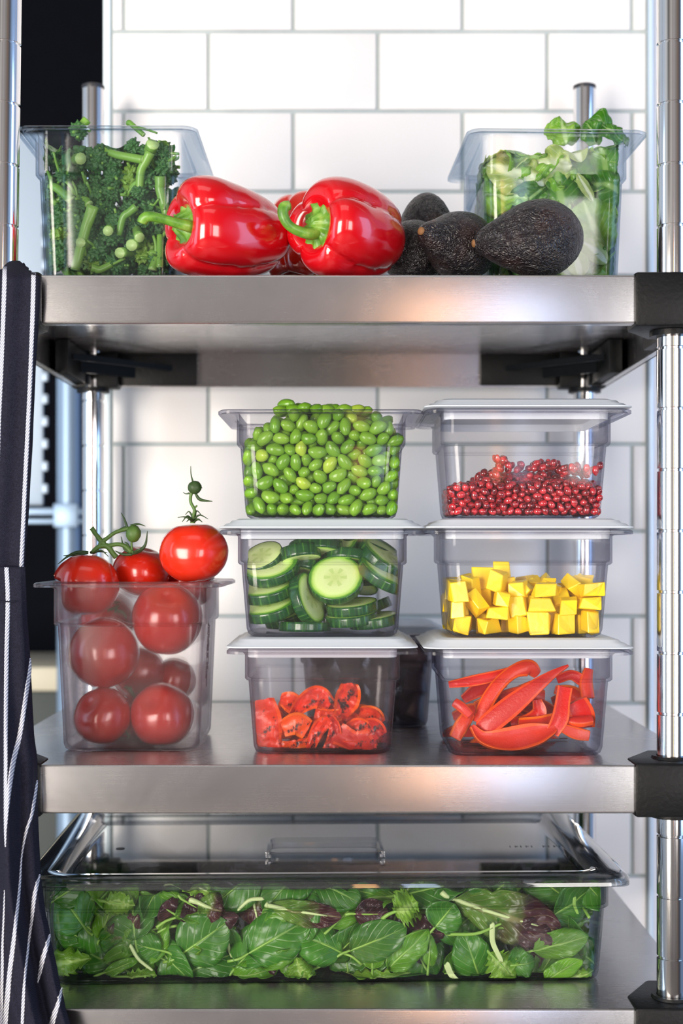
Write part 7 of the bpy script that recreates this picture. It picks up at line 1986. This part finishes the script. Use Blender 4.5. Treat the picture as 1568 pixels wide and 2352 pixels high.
for k in range(36):
    leaf('lettuce_piece', 'lettuce', Vector((.190 + rs.uniform(-.05, .05), rs.uniform(1.31, 1.385), TOP + .02 + rs.uniform(0, .085))), (rs.uniform(-1, 1), rs.uniform(-1, 1), rs.uniform(-1, 1)), rs.uniform(0, 6), .07, .06,
         'lettuce' if k % 2 else 'lettuce_dark', 'lettuce piece in the back half of the pan', 'lettuce piece', GL, curl=.5, ruf=.012, seed=k, n=16, m=12, blunt=.4)

# ------------------------------------------------------------------ large pan of salad on the bottom shelf
BW, BD, BH = .520, .325, .0925
RZ = math.radians(1.7)
BXc, BYc = -.0165, 1.345
ZCAP['salad'] = .006
food_pan('salad', BXc, BYc, BOT, BW, BD, BH, .027, M['clear_green'], 'wide clear pan of mixed salad leaves on the bottom shelf', rz=RZ)


def big_lid():
    def r(i, z, rad):
        return [(x, y, z) for x, y in rrect(BW + .004 - 2 * i, BD + .004 - 2 * i, rad, 8)]
    T = .0026
    rings = [r(.040, -.0055, .012), r(.0330, -.0055, .014), r(.0300, -.0035, .015), r(.0275, .0012, .016), r(.004, .0005, .022), r(.0022, -.0045, .022), r(0, -.0048, .023), r(0, -.001, .023), r(.0020, .0022, .022),
             r(.006, .0036, .021), r(.0250, .0040, .017), r(.0285, .0030, .016), r(.0320, -.0020, .015), r(.0345, -.0030, .014), r(.040, -.0030, .012)]
    bm = bmesh.new()
    loft(bm, rings)
    return bm


bl_ = finish('pan_lid', big_lid(), M['lid_clear'], loc=(BXc, BYc, BOT + BH + .0005), rot=(0, 0, RZ), auto=45)
tag(bl_, 'clear rigid lid with a sunken handle on the wide salad pan', 'lid')
# recessed handle: a frame standing on the plate with a sunken floor and grip
c0 = P(744, 1974, 1.30)
bm = bmesh.new()
hw, hd = .0535, .036


def rr2(w_, d_, z, rad):
    return [(x, y, z) for x, y in rrect(w_, d_, rad, 4)]


loft(bm, [rr2(2 * hw - .012, 2 * hd - .012, -.0165, .008), rr2(2 * hw - .004, 2 * hd - .004, -.0145, .009), rr2(2 * hw, 2 * hd, .0018, .010), rr2(2 * hw + .002, 2 * hd + .002, .0032, .011),
          rr2(2 * hw - .003, 2 * hd - .003, .0032, .009), rr2(2 * hw - .005, 2 * hd - .005, .0010, .008), rr2(2 * hw - .009, 2 * hd - .009, -.0125, .007), rr2(2 * hw - .014, 2 * hd - .014, -.0135, .006)])
hd_o = finish('handle', bm, M['lid_clear'], bl_, auto=45, loc=(.0, -.020, -.0008))
bm = bmesh.new()
for s in (-1, 1):
    lathe(bm, [(0, -.0012), (.0022, -.001), (.0022, .001), (0, .0012)], 12, cx=s * hw * .96, cy=-hd * 1.04)
    box(bm, s * hw - .002, s * hw + .002, -hd - .001, -hd + .003, -.003, .004, .0008)
finish('handle_lug', bm, M['lid_clear'], bl_, auto=45, loc=(.0, -.020, .0))
bm = bmesh.new()
# small raised maker's mark and faint lettering strokes, illegible in the photo
lathe(bm, [(0, .0002), (.0042, .0002), (.0042, 0), (0, 0)], 20, cx=-.195, cy=-.008)
for v in bm.verts:
    v.co.y = -.008 + (v.co.y + .008) * 1.1
for k in range(9):
    xx = .178 + k * .0052 + (.006 if k > 4 else 0)
    box(bm, xx, xx + .0008, -.012, -.007, 0, .0002)
    if k % 2:
        box(bm, xx, xx + .003, -.0095, -.0088, 0, .0002)
mk = finish('moulded_mark', bm, plain('dark moulded mark', (.03, .035, .05), .4), bl_, auto=45, loc=(0, 0, -.0028))

GSAL = 'mixed salad leaves in the wide clear pan'
rs = random.Random(77)


def sz(zx, zy, Y, right=False):
    """pixel of the 2x crops (origin 0,1750 / 784,1750) -> world"""
    return P((784 if right else 0) + zx / 2, 1750 + zy / 2, Y)


def sal(kind, p, nrm=None, roll=None, L=None, Wd=None, label=None, **kw):
    nrm = nrm or (rs.uniform(-.55, .55), -1, rs.uniform(-.3, .8))
    roll = rs.uniform(0, 6.28) if roll is None else roll
    k = dict(seed=rs.random() * 99)
    if kind == 'spinach':
        L = L or rs.uniform(.040, .058); Wd = Wd or L * rs.uniform(.62, .78)
        k.update(curl=rs.uniform(-.1, .7), ruf=.003, n=14, m=10, stalk=rs.uniform(.010, .022), blunt=.28, rib=rs.uniform(0, .5))
        nm, cat, mt, df = 'spinach_leaf', 'spinach leaf', 'spinach', 'dark green spinach leaf in the salad pan'
    elif kind == 'young':
        L = L or rs.uniform(.038, .060); Wd = Wd or L * rs.uniform(.38, .60)
        k.update(curl=rs.uniform(-.3, .9), ruf=.005, n=16, m=8, stalk=rs.uniform(.008, .02), blunt=.35, twist=rs.uniform(-.8, .8), rib=rs.uniform(0, .7))
        nm, cat, mt, df = 'young_leaf', 'salad leaf', 'young', 'bright green narrow young leaf in the salad pan'
    elif kind == 'red':
        L = L or rs.uniform(.045, .060); Wd = Wd or L * .52
        k.update(curl=rs.uniform(.1, .8), ruf=.008, n=24, m=16, stalk=.008, stalkmat='rib', stalkr=.0022, blunt=.65)
        nm, cat, mt, df = 'red_lettuce_leaf', 'red lettuce leaf', 'red_leaf', 'green lettuce leaf with a dark red tip in the salad pan'
    elif kind == 'purple':
        L = L or rs.uniform(.034, .048); Wd = Wd or L * .6
        k.update(curl=rs.uniform(.1, .8), ruf=.006, n=16, m=12, stalk=.008, blunt=.4)
        nm, cat, mt, df = 'red_lettuce_leaf', 'red lettuce leaf', 'purple', 'dark purple red leaf in the salad pan'
    else:
        L = L or rs.uniform(.035, .052); Wd = Wd or L * rs.uniform(.35, .5)
        k.update(curl=rs.uniform(-.2, .9), ruf=.009, n=30, m=8, serr=.38, lobes=7, stalk=.012, stalkmat='rib' if rs.random() < .4 else 'gstalk', stalkr=.0015, blunt=.4)
        nm, cat, mt, df = 'frilly_leaf', 'frilly salad leaf', 'frisee', 'frilly bright green leaf in the salad pan'
    k.update(kw)
    return leaf(nm, 'salad', p, nrm, roll, L, Wd, mt, label or df, cat, GSAL, **k)


def rollpx(x0, y0, x1, y1):
    """roll for a leaf facing the front whose stem is at (x0,y0) and tip at (x1,y1)"""
    return math.atan2((x1 - x0), (y1 - y0)) + PI


# heroes along the front wall; roll found with the world frame of to_track_quat
def hero(kind, x0, y0, x1, y1, Y, wd_mm, label, right=False, tilt=(0, 0), **kw):
    a, b = sz(x0, y0, Y, right), sz(x1, y1, Y, right)
    d = (b - a)
    L = d.length
    n_ = Vector((tilt[0], -1, tilt[1])).normalized()
    q = n_.to_track_quat('Z', 'Y').to_matrix()
    loc = q.inverted() @ d
    roll = math.atan2(-loc.x, loc.y)
    return sal(kind, (a + b) / 2, tuple(n_), roll, L, wd_mm * .001, label, **kw)


YH = 1.216
hero('spinach', 832, 885, 1045, 735, YH, 46, 'large round spinach leaf with a pale midrib at the front left', curl=.15, rib=.1, stalk=.018)
hero('spinach', 740, 905, 880, 985, YH + .004, 36, 'spinach leaf underneath the large round one')
hero('spinach', 700, 780, 450, 830, YH + .003, 42, 'broad spinach leaf at the far left of the front', rib=.2)
hero('young', 720, 790, 470, 915, YH + .001, 16, 'long pale green leaf below the broad left spinach leaf')
hero('spinach', 740, 870, 600, 830, YH - .002, 24, 'small rounded spinach leaf left of the large round one')
hero('young', 470, 975, 640, 905, YH - .003, 10, 'narrow pale leaf lying along the bottom left')
hero('spinach', 1140, 880, 1420, 720, YH, 44, 'wide spinach leaf right of the large round one', tilt=(0, .3), curl=.5)
hero('spinach', 1568, 870, 1340, 780, YH - .002, 36, 'glossy green leaf curving down at the centre', tilt=(0, .5), curl=.9)
hero('young', 1200, 940, 1380, 860, YH - .004, 15, 'small bright pointed leaf low at the centre left')
hero('young', 1050, 1000, 1270, 950, YH - .002, 22, 'wavy mid green leaf lying on the bottom at the centre left', ruf=.008)
hero('spinach', 40, 870, 300, 760, YH - .002, 34, 'smooth pale green leaf with a straight midrib right of centre', True, curl=.2)
hero('young', 215, 950, 400, 770, YH, 24, 'rolled green leaf rising right of the smooth pale one', True)
hero('young', 400, 950, 410, 790, YH - .003, 13, 'light green stalked leaf standing upright right of centre', True)
hero('spinach', 640, 1010, 560, 780, YH - .001, 36, 'bluish green spinach leaf hanging with its long stalk down', True, curl=.8)
hero('spinach', 590, 1000, 660, 780, YH + .002, 30, 'curved spinach leaf beside the bluish green one', True, curl=.6)
hero('red', 520, 640, 1015, 790, YH - .001, 44, 'long lettuce leaf with a white rib and dark red tip at the upper right', True, curl=.3, stalk=.012)
hero('purple', 760, 770, 1015, 800, YH + .000, 26, 'shiny dark red leaf tip at the right', True, curl=.4)
hero('young', 880, 870, 1135, 800, YH, 26, 'green leaf under the dark red tip at the right', True)
hero('young', 940, 1005, 1100, 900, YH - .003, 18, 'folded bright leaf at the lower right', True)
hero('frisee', 680, 880, 800, 1000, YH - .003, 26, 'frilly yellow green leaf at the lower right centre', True)
hero('frisee', 1000, 1020, 1160, 965, YH - .004, 12, 'pale frilly leaf lying in the lower right corner', True)
hero('spinach', 760, 940, 890, 920, YH, 28, 'crinkled deep green leaf at the lower right', True, ruf=.007)
hero('red', 1240, 665, 1568, 720, YH - .002, 22, 'white ribbed lettuce leaf with crimped red edge at the upper centre', curl=.2, stalk=.004)
hero('purple', 850, 640, 920, 680, YH + .002, 30, 'dark curled red leaf under the lid at the left')
hero('red', 910, 650, 1020, 690, YH - .001, 26, 'small red and green curled leaf under the lid at the left')
hero('frisee', 480, 640, 620, 660, YH - .002, 22, 'white and yellow lettuce tip at the upper left')
hero('purple', 800, 700, 740, 660, YH, 24, 'dull purple leaf beside the left spinach leaf')
hero('purple', 60, 700, 220, 700, YH, 26, 'dark purple leaf at the upper centre under the lid', True)
hero('frisee', 240, 690, 350, 640, YH - .002, 30, 'bright crinkled lettuce tuft under the lid right of centre', True, ruf=.013)
hero('spinach', 430, 760, 520, 650, YH, 34, 'green leaf with pointed top right of the bright tuft', True)
hero('frisee', 20, 1010, 330, 990, YH - .005, 14, 'feathery leaf along the bottom at the centre', True)
hero('frisee', 1400, 1005, 1360, 900, YH - .004, 22, 'feathery bright leaf upright at the bottom centre')
hero('frisee', 570, 990, 720, 980, YH - .004, 14, 'feathery leaf along the bottom at the left')
# bare pale stalks
for k, (a, b, rr_, right, lab) in enumerate((((1210, 625), (1090, 680), 2.2, False, 'green stalk slanting under the lid at the left centre'), ((480, 925), (545, 1025), 3.4, True, 'thick pale stalk standing at the bottom right of centre'),
                                         ((500, 795), (735, 745), 1.8, True, 'long thin green stalk across the right centre'), ((690, 740), (735, 920), 3.0, True, 'pale midrib piece hanging at the right centre'),
                                         ((595, 840), (700, 960), 2.0, False, 'thin whitish stalk crossing low at the left'), ((1070, 620), (1085, 700), 1.8, True, 'short green stalk under the lid at the far right'))):
    p0, p1 = sz(a[0], a[1], YH - .007, right), sz(b[0], b[1], YH - .007, right)
    m_ = (p0 + p1) / 2
    bm = bmesh.new()
    d_ = p1 - p0
    tube(bm, [tuple(p0 - m_) + (rr_ * .0003,), tuple(p0 - m_ + d_ * .06) + (rr_ * .0008,), (d_.z * .10, 0, -d_.x * .10 + .001, rr_ * .0008), tuple(p1 - m_ - d_ * .06) + (rr_ * .0006,), tuple(p1 - m_) + (rr_ * .0002,)], 9, seg=16)
    for v in bm.verts:
        v.co = clamp_world('salad', v.co + m_) - m_
    tag(finish('leaf_stalk', bm, M['rib' if rr_ > 1.9 else 'gstalk'], loc=m_), lab, 'leaf stalk', 'leaf stalks in the wide salad pan')


def pick():
    r = rs.random()
    return 'spinach' if r < .42 else 'young' if r < .68 else 'frisee' if r < .86 else 'red' if r < .93 else 'purple'


c_, s_ = math.cos(RZ), math.sin(RZ)


def localpt(lx, ly, lz_):
    return Vector((BXc + lx * c_ - ly * s_, BYc + lx * s_ + ly * c_, BOT + lz_))


for lx in [(-.225 + .45 * i / 17) for i in range(18)]:
    for lz_ in (.014, .036, .060, .078):
        sal(pick(), localpt(lx + rs.uniform(-.012, .012), -.121 + rs.uniform(-.002, .010), lz_ + rs.uniform(-.008, .006)))
for lx in [(-.225 + .45 * i / 11) for i in range(12)]:
    for lz_ in (.018, .042, .066):
        sal(pick(), localpt(lx + rs.uniform(-.012, .012), -.100 + rs.uniform(-.004, .010), lz_ + rs.uniform(-.008, .008)))
for ly in (-.08, -.045, -.01, .03, .07, .11):
    for lx in [(-.215 + .43 * i / 8) for i in range(9)]:
        sal(pick(), localpt(lx + rs.uniform(-.02, .02), ly + rs.uniform(-.012, .012), .066 + rs.uniform(-.012, .010)), (rs.uniform(-.6, .6), rs.uniform(-.8, .3), 1))
# loosely filled bulk below the surface leaves
bm = bmesh.new()
for k in range(90):
    b2 = bmesh.new()
    leaf_surface(b2, .055, .036, curl=.5, ruf=.006, seed=k, n=8, m=6)
    q = Euler((rs.uniform(-.9, .9), rs.uniform(-.6, .6), rs.uniform(0, 6))).to_matrix()
    c = localpt(rs.uniform(-.20, .20), rs.uniform(-.08, .12), rs.uniform(.012, .052))
    vm_ = [bm.verts.new(clamp_world('salad', q @ v.co + c)) for v in b2.verts]
    b2.verts.index_update()
    for f in b2.faces:
        bm.faces.new([vm_[v.index] for v in f.verts])
    b2.free()
tag(finish('salad_leaves', bm, M['spinach']), 'green salad leaves filling the middle of the wide pan', 'salad leaves', None, 'stuff')

# ------------------------------------------------------------------ apron
def cloth_mat():
    m, nt, out = newmat('navy twill')
    co = coords(nt)
    s = nn(nt, 'ShaderNodeSeparateXYZ')
    link(nt, co, s.inputs[0])
    tw = mathn(nt, 'SINE', mathn(nt, 'MULTIPLY', mathn(nt, 'ADD', s.outputs[0], s.outputs[2]), 4600))
    n1 = noisen(nt, co, 900, 3)
    c = mixc(nt, ramp(nt, mathn(nt, 'ADD', mathn(nt, 'MULTIPLY', tw, .12), n1), [(.3, 0), (.8, 1)]), (.0045, .005, .011), (.017, .017, .034))
    link(nt, prin(nt, color=c, rough=.85, spec=.2, normal=bump(nt, tw, .15, .0002)).outputs[0], out.inputs[0])
    return m


def stripe_mat():
    m, nt, out = newmat('white woven stripe')
    co = coords(nt)
    s = nn(nt, 'ShaderNodeSeparateXYZ')
    link(nt, co, s.inputs[0])
    tw = mathn(nt, 'SINE', mathn(nt, 'MULTIPLY', mathn(nt, 'ADD', mathn(nt, 'MULTIPLY', s.outputs[0], -1.4), s.outputs[2]), 2300))
    c = ramp(nt, tw, [(.0, (.28, .29, .38)), (.25, (.72, .73, .78)), (.6, (.86, .87, .90))])
    link(nt, prin(nt, color=c, rough=.8, spec=.2, normal=bump(nt, tw, .5, .0006)).outputs[0], out.inputs[0])
    return m


M['cloth'], M['stripe'] = cloth_mat(), stripe_mat()


def pw(pts, y):
    if y <= pts[0][0]:
        return pts[0][1]
    for (a, b), (c, d) in zip(pts, pts[1:]):
        if y <= c:
            t = (y - a) / (c - a)
            t = t * t * (3 - 2 * t) * .35 + t * .65
            return b + (d - b) * t
    return pts[-1][1]


YA = 1.128
edgeU = [(597, 60), (612, 64), (622, 72), (632, 92), (690, 92), (742, 89), (850, 82), (1000, 76), (1150, 68), (1304, 57)]
edgeL = [(1300, 58), (1340, 60), (1400, 62), (1500, 69), (1600, 74), (1680, 78), (1747, 86), (1880, 88), (2015, 94), (2082, 103), (2150, 116), (2239, 134), (2306, 149), (2352, 161), (2420, 180)]


def depthU(px, py):
    d = .0018 * math.sin(px * .09 + py * .004) + .0012 * noise.noise(Vector((px * .03, py * .01, 0)))
    back = 0
    if py < 640:
        back = .034 * ((640 - py) / 43) ** 1.5
    d += max(0, 1 - abs(px - pw(edgeU, py)) / 10) * .004
    return YA + d + back


def depthL(px, py):
    k = min(1, max(0, (py - 1300) / 500))
    e = pw(edgeL, py)
    u = (px - e) / 40
    d = -.010 * k * math.sin(u * 2.2 + py * .003) - .004 * k * math.sin(u * 5.1 + 1.3 + py * .0016) + .001 * noise.noise(Vector((px * .03, py * .01, 5)))
    d += max(0, 1 - (e - px) / 12) * .008 * (0.3 + k)
    return YA - .004 - .012 * k + d


def sheet(bm, xl, edge, y0, y1, nx, ny, dep, topf=None):
    rows = []
    for j in range(ny + 1):
        py = y0 + (y1 - y0) * j / ny
        xr = pw(edge, py)
        row = []
        for i in range(nx + 1):
            px = xl + (xr - xl) * (i / nx)
            yy = max(py, topf(px)) if topf else py
            row.append(bm.verts.new(P(px, yy, dep(px, yy))))
        rows.append(row)
    for j in range(ny):
        for i in range(nx):
            bm.faces.new((rows[j][i], rows[j + 1][i], rows[j + 1][i + 1], rows[j][i + 1]))


def ribbon(bm, path, dep, off=.0007, seg=60):
    sp = spline([(b, a, w_) for a, b, w_ in path], seg)      # (py, px, width)
    prev = None
    for py, px, w_ in sp:
        a = P(px - w_ / 2, py, 1)
        row = [bm.verts.new(P(px + w_ * k, py, dep(px + w_ * k, py) - off * (1 if abs(k) < .4 else .55))) for k in (-.5, -.25, 0, .25, .5)]
        if prev:
            for i in range(4):
                f = bm.faces.new((prev[i], row[i], row[i + 1], prev[i + 1]))
                f.material_index = 1
        prev = row


bm = bmesh.new()
topf = lambda px: pw([(-60, 626), (0, 622), (14, 606), (25, 598), (45, 599), (58, 610), (70, 624), (90, 632), (100, 634)], px)
sheet(bm, -60, edgeU, 597, 1308, 34, 130, depthU, topf)
ribbon(bm, [(77, 626, 10), (74, 740, 10), (68, 900, 10), (58, 1100, 10), (49, 1303, 10)], depthU)
ribbon(bm, [(11, 612, 10), (7, 740, 10), (2, 860, 10), (-4, 1000, 10), (-12, 1303, 10)], depthU)
for k in (-58,):
    ribbon(bm, [(k + 4, 640, 10), (k - 4, 900, 10), (k - 10, 1303, 10)], depthU)
AP = P(20, 900, YA)
for v in bm.verts:
    v.co -= AP
ap = finish('apron', bm, [M['cloth'], M['stripe']], loc=AP)
tag(ap, 'dark navy apron with thin white stripes hanging over the left front corner of the rack', 'apron')
md = ap.modifiers.new('thickness', 'SOLIDIFY')
md.thickness = .0012
md.offset = -1
bm = bmesh.new()
sheet(bm, -70, edgeL, 1302, 2430, 60, 200, depthL)
for path in ([(15, 1303, 10), (18, 1380, 10), (15, 1520, 10), (13, 1700, 9), (12, 1880, 7), (12, 1945, 3)],
             [(70, 1512, 3), (68, 1545, 8), (58, 1610, 10), (45, 1690, 11), (32, 1745, 11), (23, 1800, 11), (17, 1850, 9), (13, 1910, 4)],
             [(86, 1792, 3), (83, 1815, 6), (74, 1868, 7), (60, 1910, 7), (50, 1965, 4), (46, 2030, 5), (40, 2090, 7), (31, 2160, 9), (21, 2245, 11), (11, 2350, 12), (6, 2425, 12)],
             [(92, 2008, 3), (86, 2030, 8), (79, 2058, 10), (72, 2115, 7), (66, 2170, 5), (59, 2230, 5), (53, 2300, 7), (50, 2425, 8)],
             [(115, 2145, 3), (109, 2168, 9), (97, 2205, 11), (91, 2235, 8), (87, 2258, 2)],
             [(142, 2268, 3), (135, 2300, 9), (120, 2345, 13), (104, 2420, 14)],
             [(10, 2045, 2), (8, 2110, 4), (5, 2200, 6), (2, 2350, 8), (0, 2425, 8)]):
    ribbon(bm, path, depthL)
for v in bm.verts:
    v.co -= AP
lo = finish('apron_skirt', bm, [M['cloth'], M['stripe']], ap)
md = lo.modifiers.new('thickness', 'SOLIDIFY')
md.thickness = .0012
md.offset = -1
# stitched seam and neck loop over the post
bm = bmesh.new()
tube(bm, [tuple(P(a, b, depthU(a, b) - .0016) - AP) + (.0012,) for a, b in ((-60, 1303), (-20, 1304), (20, 1303), (58, 1306))], 6, seg=20)
tube(bm, [tuple(P(a, b, depthL(a, b) - .001) - AP) + (.0007,) for a, b in ((-60, 1380), (0, 1381), (30, 1382), (61, 1378))], 6, seg=20)
finish('seam', bm, M['cloth'], ap)

# merge everything placed with an exact-zero threshold, nothing else to do
bpy.context.view_layer.update()
